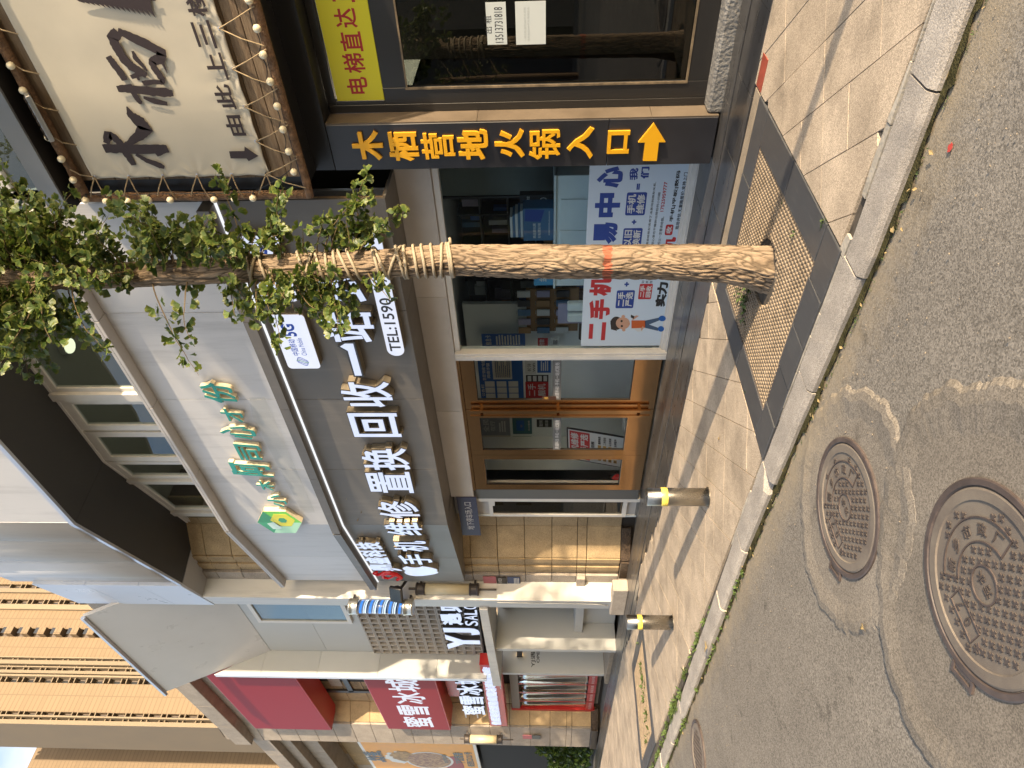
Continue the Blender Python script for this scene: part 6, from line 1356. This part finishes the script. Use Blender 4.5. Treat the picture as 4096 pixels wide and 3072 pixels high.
for i in range(4):
    lq(M('tag_ochre', (.45, .25, .05), rough=.6) if i == 0 else bpy.data.materials['tag_ochre'], .12, .22, .46+.08*i, .51+.08*i, .002); lq(bpy.data.materials['tag_ochre'], .52, .62, .46+.08*i, .51+.08*i, .002); lt(('爆屏修复', '二手回收', '以旧换新', '品牌配件')[i], m_blackp, .65, .9, .465+.08*i, .505+.08*i); lt('0%d' % (2*i+1), m_blackp, .13, .21, .465+.08*i, .505+.08*i)
# fire extinguisher
x0, x1, z0, z1 = rect(1650, 1865, 1385, 1482, 6.95, **DZ); fx, fr2 = (x0+x1)/2, .07
fe = thing('fire_extinguisher', 'small red fire extinguisher standing inside the left door leaf', 'fire extinguisher', (fx, 6.95, .03)); h = .36; zf = FY(1800+1865/2.552, 1350+1432/2.552, 6.95).z
MB().lathe([(fr2*.9, zf), (fr2, zf+.01), (fr2, zf+.27), (fr2*.8, zf+.31), (fr2*.35, zf+.34), (.018, zf+.36)], (fx, 6.95, 0), 24).build('cylinder', M('extinguisher_red', (.48, .012, .012), rough=.25), fe, True, True)
MB().lathe([(fr2+.001, zf+.05), (fr2+.001, zf+.19)], (fx, 6.95, 0), 24).build('label', m_paper, fe, True); MB().cbox(fx-.012, fx+.1, 6.94, 6.96, zf+.385, zf+.40, .003).cbox(fx-.012, fx+.08, 6.94, 6.96, zf+.355, zf+.37, .003).build('lever', m_blackp, fe); MB().tube([(fx-.01, 6.95, zf+.37), (fx-.07, 6.93, zf+.33), (fx-.085, 6.93, zf+.15)], .01, 6).build('hose', m_blackp, fe)
# newspapers and clutter
cl = thing('newspaper_stack', 'pile of crumpled newspapers on a low stool inside the middle leaf', 'newspapers', (-7.7, 7.3, .4)); x0, x1, z0, z1 = rect(1710, 1945, 830, 1000, 7.3, **DZ)
for k in range(5): MB().cbox(x0+.02*k, x1-.03*k, 7.25, 7.5, max(.05, z0)+.05*k, max(.05, z0)+.05*k+.045, .01, Matrix.Translation((0, 0, 0))).build('newspaper', m_paper, cl)
ch_ = thing('office_chair', 'black office chair inside the right door leaf', 'chair', (-7.1, 7.7, 0)); MB().cbox(-7.4, -6.9, 7.6, 8.0, .42, .5, .03).build('seat', m_blackp, ch_); MB().cbox(-7.35, -6.95, 8.0, 8.06, .55, 1.05, .03).build('backrest', m_blackp, ch_); MB().tube([(-7.15, 7.8, .05), (-7.15, 7.8, .42)], .03, 8).build('stem', m_blackp, ch_)
for k in range(5): a = 2*math.pi*k/5; MB().tube([(-7.15, 7.8, .08), (-7.15+.27*math.cos(a), 7.8+.27*math.sin(a), .06)], .018, 6).build('base_leg', m_blackp, ch_)
if 'x' in ORG: del ORG['x']
# ================================================================ ginkgo tree, rope, bollards, weeds
m_bark = M('ginkgo_bark', (.18, .135, .095), rough=.95, spec=.12, col2=(.27, .207, .145), vs=16, stretch=(1, 1, .35), bump=.6, bs=60, bd=.01)
# faded red paint ring on the bark
t = m_bark.node_tree; pb_ = t.nodes['Principled BSDF']; g = t.nodes.new('ShaderNodeNewGeometry'); sp_ = t.nodes.new('ShaderNodeSeparateXYZ'); t.links.new(g.outputs['Position'], sp_.inputs[0])
TP = Vector((-3.06, 4.06, 0)); NV = Vector((-_f0.x, -_f0.y, 0))
def tp(x, y): return FP(x, y, TP, NV)
zring = tp(2425, 1050).z
def nmath(tr, op, a, b):
    n = tr.nodes.new('ShaderNodeMath'); n.operation = op
    for i, s in enumerate((a, b)):
        if isinstance(s, (int, float)): n.inputs[i].default_value = s
        else: tr.links.new(s, n.inputs[i])
    return n.outputs[0]
ab = nmath(t, 'ABSOLUTE', nmath(t, 'SUBTRACT', sp_.outputs[2], zring), 0); nn = t.nodes.new('ShaderNodeTexNoise'); nn.inputs['Scale'].default_value = 45; t.links.new(g.outputs['Position'], nn.inputs['Vector'])
thr = nmath(t, 'MULTIPLY', nn.outputs['Fac'], .062); msk = nmath(t, 'MULTIPLY', nmath(t, 'LESS_THAN', ab, thr), .6)
mxn = t.nodes.new('ShaderNodeMix'); mxn.data_type = 'RGBA'; t.links.new(msk, mxn.inputs[0]); src = pb_.inputs['Base Color'].links[0].from_socket; t.links.new(src, mxn.inputs[6]); mxn.inputs[7].default_value = (.34, .05, .02, 1); t.links.new(mxn.outputs[2], pb_.inputs['Base Color'])
tree = thing('ginkgo_tree', 'street ginkgo with furrowed bark, rope wound trunk and leafy shoots', 'tree', (TP.x, TP.y, -.03))
pr_ = [(3062, 1080, 192), (3000, 1068, 170), (2900, 1056, 150), (2650, 1048, 139), (2100, 1046, 132), (1800, 1040, 124), (1500, 1054, 114), (1000, 1076, 108), (300, 1110, 94), (0, 1122, 90), (-700, 1150, 76), (-1500, 1190, 50)]
cen = []; rad = []
for x, y, dpx in pr_:
    p = tp(x, y); dpt = (p-CPOS).dot(CF); cen.append(p); rad.append(dpx/2*dpt/FPX)
cen[0].z = -.05
zz_ = [c.z for c in cen]
def axis(z):
    return Vector((float(np.interp(z, zz_, [c.x for c in cen])), float(np.interp(z, zz_, [c.y for c in cen])), z)), float(np.interp(z, zz_, rad))
n = 150; zlist = list(np.linspace(-.05, 4.2, 520))+list(np.linspace(4.22, zz_[-1], 260)); vs = []
CK = [0]; crk = []
def ridge(th, z, r):
    """furrowed ginkgo bark: long wavy plates split by narrow cracks"""
    wob = 2.2*noise.noise((math.cos(th)*1.4, math.sin(th)*1.4, z*2.4))
    px, py = math.cos(th)*r*36, math.sin(th)*r*36
    d = noise.voronoi((px+wob*.8, py+wob*.8, z*5.6+1.1*noise.noise((px*.6, py*.6, z*5))), distance_metric='DISTANCE')[0]
    crack = min(1, max(0, (d[1]-d[0])*2.3)); f = noise.fractal((px*1.6, py*1.6, z*16), .8, 2.1, 4)
    CK[0] = crack
    return -.0095*(1-crack)**1.5+.0045*f+.003*noise.noise((px*3, py*3, z*9))
for z in zlist:
    c, r = axis(z)
    for k in range(n):
        th = 2*math.pi*k/n; flare = 1+.10*max(0, 1-(z+.05)/.28)*math.sin(5*th+1)
        rr_ = r*flare+ridge(th, z, r)+.008*noise.noise((math.cos(th)*2, math.sin(th)*2, z*1.5)); crk.append(CK[0]); vs.append((c.x+rr_*math.cos(th), c.y+rr_*math.sin(th), z))
m_ = len(zlist)
trk = MB().add(vs, [(i*n+k, i*n+(k+1) % n, (i+1)*n+(k+1) % n, (i+1)*n+k) for i in range(m_-1) for k in range(n)]).build('trunk', m_bark, tree, True)
ca = trk.data.color_attributes.new('plate', 'FLOAT_COLOR', 'POINT'); ca.data.foreach_set('color', np.repeat(np.array(crk, dtype=np.float32), 4))
t = m_bark.node_tree; pb_ = t.nodes['Principled BSDF']; at = t.nodes.new('ShaderNodeAttribute'); at.attribute_name = 'plate'; rpk = t.nodes.new('ShaderNodeMapRange'); rpk.inputs[1].default_value = .05; rpk.inputs[2].default_value = .45; rpk.inputs[3].default_value = .42; rpk.inputs[4].default_value = 1.12
t.links.new(at.outputs['Fac'], rpk.inputs[0]); mk = t.nodes.new('ShaderNodeMix'); mk.data_type = 'RGBA'; mk.blend_type = 'MULTIPLY'; mk.inputs[0].default_value = 1; cbk = t.nodes.new('ShaderNodeCombineColor')
for i in range(3): t.links.new(rpk.outputs[0], cbk.inputs[i])
t.links.new(pb_.inputs['Base Color'].links[0].from_socket, mk.inputs[6]); t.links.new(cbk.outputs[0], mk.inputs[7]); t.links.new(mk.outputs[2], pb_.inputs['Base Color'])
m_twig = M('other_bark', (.2, .14, .09), rough=.95, var=.3, vs=10)
# rope
m_hose = M('tan_rope', (.31, .26, .185), rough=.8, var=.1, vs=20)
rope = thing('trunk_rope', 'tan rope wound in loose rings round the ginkgo trunk', 'rope', (TP.x, TP.y, 2))
rings = [(1012, .02), (1030, -.03), (1066, .03), (1222, .05), (1250, -.03), (1288, .04), (1320, .015), (1353, .02), (1386, .05), (1420, .05), (1513, .03), (1530, .055), (1585, -.05), (1606, .035), (1628, .012), (1668, .02), (1700, .018), (1736, .015), (1772, -.005), (1800, .02), (1808, .016)]
for x, tl in rings:
    z = tp(x, 1050).z; c, r = axis(z); pts = []
    ph = random.uniform(-.4, .4)
    for k in range(33):
        a = 2*math.pi*k/32; rr_ = r+.008; vd = Vector((math.cos(a), math.sin(a), 0)); side = vd.dot(_r0)
        pts.append(Vector((c.x+rr_*math.cos(a), c.y+rr_*math.sin(a), z+tl*side+.006*math.sin(2*a+ph))))
    MB().tube(pts, .0115, 7, False).build('rope_ring', m_hose, rope, True)
zk = tp(1800, 975); MB().tube([zk, zk+_r0*.03+Vector((0, 0, .0)), zk+_r0*.045+Vector((0, 0, .006))], .011, 6).build('rope_end', m_hose, rope)

# ---- leaves
m_leaf = bpy.data.materials.new('ginkgo_leaf'); m_leaf.use_nodes = True; t = m_leaf.node_tree; t.nodes.clear()
o = t.nodes.new('ShaderNodeOutputMaterial'); at = t.nodes.new('ShaderNodeAttribute'); at.attribute_name = 'tint'; sp_ = t.nodes.new('ShaderNodeSeparateColor'); t.links.new(at.outputs['Color'], sp_.inputs[0])
oi = t.nodes.new('ShaderNodeObjectInfo')
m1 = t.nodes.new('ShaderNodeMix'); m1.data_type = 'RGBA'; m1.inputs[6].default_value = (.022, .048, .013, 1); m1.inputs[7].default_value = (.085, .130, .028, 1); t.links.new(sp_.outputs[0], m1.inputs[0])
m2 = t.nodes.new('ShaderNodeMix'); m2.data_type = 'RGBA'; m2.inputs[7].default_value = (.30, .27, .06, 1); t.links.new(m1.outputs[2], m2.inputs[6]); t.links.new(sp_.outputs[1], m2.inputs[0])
pr2 = t.nodes.new('ShaderNodeBsdfPrincipled'); pr2.inputs['Roughness'].default_value = .42; pr2.inputs['Specular IOR Level'].default_value = .4; t.links.new(m2.outputs[2], pr2.inputs['Base Color'])
tl_ = t.nodes.new('ShaderNodeBsdfTranslucent'); hs = t.nodes.new('ShaderNodeHueSaturation'); hs.inputs['Value'].default_value = 1.5; hs.inputs['Saturation'].default_value = 1.1; t.links.new(m2.outputs[2], hs.inputs['Color']); t.links.new(hs.outputs[0], tl_.inputs[0])
ms = t.nodes.new('ShaderNodeMixShader'); ms.inputs[0].default_value = .25; t.links.new(pr2.outputs[0], ms.inputs[1]); t.links.new(tl_.outputs[0], ms.inputs[2]); t.links.new(ms.outputs[0], o.inputs[0])
def leaf_geo(seed):
    """fan blade with a notch, on a thin stalk; lies in xy, stalk from the origin along +y"""
    rs = random.Random(seed); st = rs.uniform(.45, .75); V = [(-.012, 0, 0), (.012, 0, 0), (0, st, .0)]; rim = [0, 0, 0]; F = [(0, 1, 2)]
    hw = R(rs.uniform(46, 66)); n = 10; base = 2; pv = []
    for k in range(n+1):
        u = -1+2*k/n; a = u*hw; l = (1.0-.10*u*u)*(1+rs.uniform(-.05, .05))*(1-.30*math.exp(-(u/.13)**2)*rs.uniform(.5, 1.2)); curl = .16*u*u+.07*math.sin(k*2.2+seed)
        mid = (l*.62*math.sin(a), st+l*.62*math.cos(a), curl*.5); ed = (l*math.sin(a), st+l*math.cos(a), curl-.10*(1-u*u)); V += [mid, ed]; rim += [0, 1]
    for k in range(n):
        a0, a1 = 3+2*k, 5+2*k; F += [(2, a1, a0), (a0, a1, a1+1, a0+1)]
    return np.array(V), F, rim
LG = [leaf_geo(s) for s in range(6)]
def set_tint(me, vals):
    ca = me.color_attributes.new('tint', 'FLOAT_COLOR', 'POINT'); ca.data.foreach_set('color', np.array(vals, dtype=np.float32).ravel())
leaves = []   # (matrix, size, variety, tint)
shoots = MB()
def add_leaf(p, out, size, tint):
    d = (Vector(out)+Vector((random.gauss(0, .4), random.gauss(0, .4), random.gauss(-.1, .4)))).normalized()
    up = (SDIR*.55+Vector((-.2, -.3, .5))+Vector((random.gauss(0, .55), random.gauss(0, .55), random.gauss(0, .55)))).normalized()
    xx = d.cross(up)
    if xx.length < .05: return
    xx.normalize(); zz = xx.cross(d)
    Mx = Matrix(((xx.x, d.x, zz.x, p[0]), (xx.y, d.y, zz.y, p[1]), (xx.z, d.z, zz.z, p[2]), (0, 0, 0, 1))) @ Matrix.Scale(size, 4)
    leaves.append((Mx, size, random.randrange(6), tint, (Vector(p)-CPOS).dot(CF)))
def shoot(z0, az, L, lift, dens=1.0, young=False, curve=0.0):
    c, r = axis(z0); d = Vector((math.cos(az), math.sin(az), lift)).normalized(); p = c+Vector((math.cos(az), math.sin(az), 0))*r*.9; pts = [p.copy()]; n = max(4, int(L/.045)); tw = random.uniform(.0, 1)
    for i in range(n):
        d = (d+Vector((random.gauss(0, .09), random.gauss(0, .09), random.gauss(0, .08)+curve))).normalized(); p = p+d*L/n; pts.append(p.copy())
        f = (i+1)/n
        if f > .12 and random.random() < .9*dens:
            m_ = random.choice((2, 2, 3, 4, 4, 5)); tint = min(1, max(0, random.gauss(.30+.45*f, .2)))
            for q in range(m_):
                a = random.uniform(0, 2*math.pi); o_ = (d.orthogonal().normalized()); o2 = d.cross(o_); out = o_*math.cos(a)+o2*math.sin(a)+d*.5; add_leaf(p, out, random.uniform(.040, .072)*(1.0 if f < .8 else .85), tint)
    shoots.tube(pts, [.006*(1-.75*i/n) for i in range(n+1)], 5)
def azv(side, fwd):   # direction in plan: side>0 is picture-place right, fwd>0 is towards the camera
    v = _r0*side-_f0*fwd; return math.atan2(v.y, v.x)
random.seed(21)
# dense bands of shoots up the trunk
for i in range(125):      # top tuft
    z = tp(random.uniform(-260, 250), 1110).z; s = random.choice((-1, 1)); shoot(z, azv(s*random.uniform(.2, 1), random.uniform(-.5, .9)), random.uniform(.25, .74), random.uniform(-.4, .5), 1, curve=random.uniform(-.06, .05))
for i in range(44):
    z = tp(random.uniform(250, 860), 1090).z; shoot(z, azv(random.uniform(-.15, 1), random.uniform(-.4, .9)), random.uniform(.22, .50), random.uniform(-.3, .6), 1, curve=random.uniform(-.03, .05))
for i in range(44):
    z = tp(random.uniform(860, 1480), 1062).z; s = random.choice((-1, 1, 1)); shoot(z, azv(s*random.uniform(.1, 1), random.uniform(-.5, .9)), random.uniform(.14, .36), random.uniform(-.7, .3), 1, curve=random.uniform(-.06, .03))
for x, side, fwd, L, lift, cv_ in ((620, -1, .35, .78, -.12, -.03), (760, -1, .5, .48, -.15, -.02), (1060, -1, .4, .55, -.35, -.03), (1180, -.9, .5, .55, -.4, -.04), (1330, -.9, .45, .5, -.25, -.02), (1480, -.8, .6, .35, -.5, -.03), (700, 1, .3, .62, .35, .04), (820, 1, .4, .62, .55, .03), (1000, 1, .3, .62, .1, .03), (1130, 1, .35, .6, -.1, -.02), (1300, 1, .3, .62, -.3, -.04), (1420, .9, .4, .6, -.35, -.04), (1390, 1, .1, .5, -.55, -.06), (300, -1, .4, .62, -.3, -.05), (160, 1, .4, .8, .1, .02), (90, -1, .3, .75, -.1, -.02), (330, 1, .5, .6, .4, .05), (1250, -.3, 1, .4, -.5, -.05), (950, .2, 1, .35, -.2, -.03), (1440, .5, .8, .4, -.5, -.04)):
    shoot(tp(x, 1080).z, azv(side, fwd), L, lift, 1, curve=cv_)
# crown above the view
for i in range(60):
    shoot(random.uniform(6.6, zz_[-1]-.1), random.uniform(0, 2*math.pi), random.uniform(.6, 1.5), random.uniform(-.1, .6), 1)
tag(shoots.build('shoots', M('green_twig', (.12, .085, .04), rough=.8), tree), kind='stuff')
vis = [l for l in leaves if l[0].translation.z < 6.2]; vis.sort(key=lambda l: -l[1]/l[4]); near = set(id(l) for l in vis[:300])
lmes = []
for (V, F, rim) in LG:
    for tt in (.15, .45, .8):
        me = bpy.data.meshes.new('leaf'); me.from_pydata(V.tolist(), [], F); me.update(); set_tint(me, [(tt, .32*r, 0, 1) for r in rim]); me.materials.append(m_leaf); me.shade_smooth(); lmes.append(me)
o0 = org(tree); Vb, Fb, Tb = [], [], []; nb_ = 0
for l in leaves:
    Mx, s, v, ti, _ = l
    if id(l) in near:
        ob = bpy.data.objects.new('leaf', lmes[v*3+(0 if ti < .3 else 1 if ti < .62 else 2)]); COL.objects.link(ob); ob.parent = tree; ob.matrix_local = Matrix.Translation(-o0) @ Mx
    else:
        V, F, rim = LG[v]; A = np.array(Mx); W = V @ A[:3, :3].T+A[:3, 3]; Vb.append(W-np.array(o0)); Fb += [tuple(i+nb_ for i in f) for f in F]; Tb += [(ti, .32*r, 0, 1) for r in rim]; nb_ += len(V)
me = bpy.data.meshes.new('foliage'); me.from_pydata(np.vstack(Vb).tolist(), [], Fb); me.update(); set_tint(me, Tb); fo = mesh_obj('foliage', me, m_leaf, tree, True); tag(fo, kind='stuff')

# off-view street trees whose crowns dapple the shopfront
def plain_tree(x, y, h, r, label, nleaf=900, tr=.06, zc=None, nb_r=26, ls=(.05, .085), lean=(0, 0)):
    t = thing('street_tree', label, 'tree', (x, y, 0)); MB().tube([(x, y, -.05), (x+.03, y, h*.5), (x, y+.04, h)], [tr*1.2, tr, tr*.5], 10).build('trunk', m_twig, t, True)
    V_, F_, T_ = [], [], []; nb = 0; tw = MB()
    for i in range(nb_r):
        a = random.uniform(0, 2*math.pi); z = random.uniform(zc or h*.45, h); L = r*random.uniform(.35, 1)*(1.1-abs(z-h*.7)/h); q = Vector((x+lean[0]+L*math.cos(a), y+lean[1]+L*math.sin(a), z+L*.5)); tw.tube([(x, y, z), q], [.02, .005], 5)
        for k in range(nleaf//nb_r):
            p = Vector((x+lean[0], y+lean[1], z)).lerp(q, random.uniform(.1, 1.05))+Vector((random.gauss(0, .12), random.gauss(0, .12), random.gauss(0, .12))); s = random.uniform(*ls); V, F, rim = random.choice(LG); Mx = (Matrix.Rotation(random.uniform(0, 6.28), 3, 'Z') @ Matrix.Rotation(random.uniform(-1.2, 1.2), 3, 'X') @ Matrix.Rotation(random.uniform(-1, 1), 3, 'Y'))
            W = (V*s) @ np.array(Mx).T+np.array(p); V_.append(W-np.array((x, y, 0))); F_ += [tuple(i_+nb for i_ in f) for f in F]; T_ += [(random.random(), .6*r_, 0, 1) for r_ in rim]; nb += len(V)
    tw.build('branches', m_twig, t); me = bpy.data.meshes.new('crown'); me.from_pydata(np.vstack(V_).tolist(), [], F_); me.update(); set_tint(me, T_); tag(mesh_obj('crown', me, m_leaf, t, True), kind='stuff')
plain_tree(9.2, 3.75, 11.5, 1.25, 'street tree along the kerb to the right of the view', 1300, .12, 6.9, 40, (.07, .11), (0, -1.15))
sp0 = thing('street_sign_pole', 'plain grey pole at the kerb just right of the view', 'pole', (2.6, 3.38, 0)); MB().tube([(2.6, 3.38, -.05), (2.6, 3.38, 3.2)], .05, 12).build('post', m_steel if 'm_steel' in globals() else m_twig, sp0)

# ---------------------------------------------------------------- bollards
m_steel = M('dirty_stainless', (.40, .39, .36), rough=.28, metal=1, col2=(.24, .22, .185), vs=5, stretch=(1, 1, .5), ramp=(.45, .75), det=8); m_yel = M('yellow_reflective_band', (.72, .58, .10), rough=.45, var=.15, vs=18); m_cap = M('worn_bollard_cap', (.24, .22, .19), rough=.5, metal=.8, var=.2, vs=20)
def bollard(label, x, y, h, r):
    t = thing('bollard', label, 'bollard', (x, y, 0), 'steel bollards on the pavement')
    MB().lathe([(r, -.02), (r, h-.006), (r-.006, h)], (x, y, 0), 40).build('post', m_steel, t, True); MB().lathe([(r-.006, h-.004), (r-.009, h-.009), (.001, h-.009)], (x, y, 0), 40).build('cap', m_cap, t)
    MB().lathe([(r+.0015, h*.665), (r+.0025, h*.667), (r+.0025, h*.765), (r+.0015, h*.767)], (x, y, 0), 40).build('reflective_band', m_yel, t, True); MB().lathe([(r+.012, -.01), (r+.012, .006), (r, .008)], (x, y, 0), 40).build('base_ring', m_steel, t)
bollard('nearer stainless bollard with yellow band before the bronze doors', -5.63, 3.87, .60, .089); bollard('farther stainless bollard with yellow band beyond the granite block', -8.29, 3.81, .575, .089)

# ---------------------------------------------------------------- weeds and litter
def weed(b, x, y, z, s, n):
    for i in range(n):
        a = random.uniform(0, 2*math.pi); l = s*random.uniform(.5, 1); w = l*random.uniform(.12, .25); e = random.uniform(.2, 1.1); d = Vector((math.cos(a)*math.cos(e), math.sin(a)*math.cos(e), math.sin(e))); sd_ = Vector((-math.sin(a), math.cos(a), 0))*w; p = Vector((x+random.gauss(0, s*.3), y+random.gauss(0, s*.2), z)); m_ = p+d*l*.55; q = p+d*l+Vector((0, 0, -l*.2))
        b.add([p, m_-sd_, q, m_+sd_], [(0, 1, 2, 3)])
def weeds(label, spots):
    b = MB()
    for s in spots: weed(b, *s)
    x, y, z = spots[0][:3]; return tag(b.build('weed', m_grass, None), kind='stuff')
sp = [(x, kerby(x)+.23+random.gauss(0, .02), -.01, random.uniform(.05, .12), random.randint(8, 20)) for x in [random.uniform(-12.5, -6.2) for _ in range(38)]]
weeds('w', sp); weeds('w', [(x, kerby(x)-.04, ZR, random.uniform(.03, .09), random.randint(5, 12)) for x in [random.uniform(-12, -5.2) for _ in range(40)]])
weeds('w', [(-3.45+random.gauss(0, .09), 4.32+random.gauss(0, .09), -.03, .10, 12) for _ in range(18)]+[(-3.6, 3.95, -.02, .05, 8), (-2.52, 4.1, -.01, .04, 8), (-2.53, 3.75, -.01, .05, 8), (-2.22, 3.4, .0, .04, 14), (-3.99, 3.75, .0, .03, 6)])
weeds('w', [(-11.5+random.gauss(0, .15), 3.9+random.gauss(0, .35), -.03, .13, 12) for _ in range(16)]); weeds('w', [(x, kerby(x)-.06, ZR, random.uniform(.01, .022), 5) for x in [random.uniform(-5, 0) for _ in range(120)]])
m_dead = M('dry_leaf', (.34, .25, .11), rough=.7, var=.2, vs=30)
def dead(label, x, y, z, s, rz):
    V, F, rim = LG[int(abs(x*10)) % 6]; me = bpy.data.meshes.new('fallen_leaf'); me.from_pydata((V*s).tolist(), [], F); me.update(); o = mesh_obj('fallen_leaf', me, m_dead, None, True); o.location = (x, y, z); o.rotation_euler = (.15, .1, rz); tag(o, label, 'leaf'); sm = o.modifiers.new('t', 'SOLIDIFY'); sm.thickness = .001
p = G(2838, 2594, 0); dead('pale dry leaf lying on the kerb beyond the second bollard', p.x, p.y, .008, .07, 1)
p = G(2880, 1740, 0); dead('small dry leaf on the paving by the tree pit corner', p.x, p.y, .006, .03, 2.2)
p = G(3478, 2526, ZR); dead('pale fleck of dry leaf on the asphalt between the covers', p.x, p.y, ZR+.02, .03, .4)
# leaves stuck to the fascia
for k, (x, y) in enumerate(((1382, 1902), (1372, 1940), (1386, 1991), (1444, 2043), (1432, 2072))): q = FY(x, y, 5.89); dead(('topmost right', 'second', 'third', 'fourth', 'leftmost')[k]+' dry yellow leaf caught on the grey fascia', q.x, q.y, q.z, .035, .5*k)
b = MB()
for i in range(60):      # flakes of dead leaf and paper gathered in the gutter
    x = RNG.uniform(-9, -.3); y = kerby(x)-abs(RNG.normal(.03, .05)); s = RNG.uniform(.006, .02); a = RNG.uniform(0, 6.28); dx, dy = math.cos(a)*s, math.sin(a)*s
    b.add([(x-dx, y-dy, ZR+.012), (x+dy*.5, y-dx*.5, ZR+.014), (x+dx, y+dy, ZR+.018), (x-dy*.5, y+dx*.5, ZR+.02)], [(0, 1, 2, 3)])
tag(b.build('gutter_litter', m_dead, None), kind='stuff')
tg_ = MB().prism([(p_[0], p_[1], ZR+.003) for p_ in blob(G(3803, 590, ZR).x, G(3803, 590, ZR).y, .022, .014, 2.2, 20, .5)], (0, 0, .001)).build('red_paint_spot', M('red_spot', (.45, .05, .04), rough=.7), None); tag(tg_, 'small red paint spot on the asphalt at the right', 'paint spot')
# green shrubs past the second pier
def shrub(label, x, y, r, h, n):
    t = thing('shrub', label, 'shrub', (x, y, 0)); V_, F_, T_ = [], [], []; nb = 0
    for i in range(n):
        a = random.uniform(0, 2*math.pi); rr_ = r*math.sqrt(random.random()); z = h*random.random()**.8; p = np.array((rr_*math.cos(a), rr_*math.sin(a)*.5, z)); s = random.uniform(.06, .13)
        V = np.array([(-.25, 0, 0), (0, -.5, 0), (.25, 0, .1), (0, .5, 0)])*s*2; Mx = Matrix.Rotation(random.uniform(0, 6.28), 3, 'Z') @ Matrix.Rotation(random.uniform(-1.3, 1.3), 3, 'X'); V_.append(V @ np.array(Mx).T+p); F_.append((nb, nb+1, nb+2, nb+3)); T_ += [(random.random()*.6, 0, 0, 1)]*4; nb += 4
    me = bpy.data.meshes.new('leaves'); me.from_pydata(np.vstack(V_).tolist(), [], F_); me.update(); set_tint(me, T_); tag(mesh_obj('leaves', me, m_leaf, t), kind='stuff'); MB().tube([(x, y, 0), (x, y, h*.7)], .03, 6).build('stem', m_twig, t)
shrub('dark green shrub just beyond the second granite pier', -25.2, 7.3, .75, 1.9, 1500); shrub('second green shrub farther along the far facade', -26.8, 7.3, .8, 1.5, 1200)
# ---------------------------------------------------------------- buildings and trees across the road (seen in the glass)
m_ob = M('opposite_wall', (.17, .145, .12), rough=.85, var=.08, vs=.3); m_ob2 = M('opposite_grey_wall', (.10, .095, .09), rough=.85, var=.08, vs=.3)
for k, (xa, xb, h, m) in enumerate(((-75, -44, 15, m_ob), (-43.5, -14, 11, m_ob2), (-13.5, 16, 13, m_ob), (16.5, 46, 11, m_ob2))):
    t = thing('opposite_building', ('leftmost', 'second from left', 'third from left', 'rightmost')[k]+' plain building across the road behind the viewer', 'building', ((xa+xb)/2, -28, 0)); MB().box(xa, xb, -38, -28, -.1, h).build('wall', m, t)
    wm = MB().box(0, 1.5, -28.02, -27.95, 0, 1.6).mesh('window'); wm.materials.append(m_tww); nx2 = int((xb-xa-2)/3)
    for i in range(nx2):
        for j in range(1, int(h/3)): o = bpy.data.objects.new('window', wm); COL.objects.link(o); o.parent = t; o.location = Vector((xa+1.5+3*i, 0, 3*j))-org(t)
for k, x in enumerate((-22, -13, -6, 2, 10)): plain_tree(x, -20, 6.5, 1.8, ('first', 'second', 'third', 'fourth', 'fifth')[k]+' tree from the left across the road behind the viewer', 700, .12)
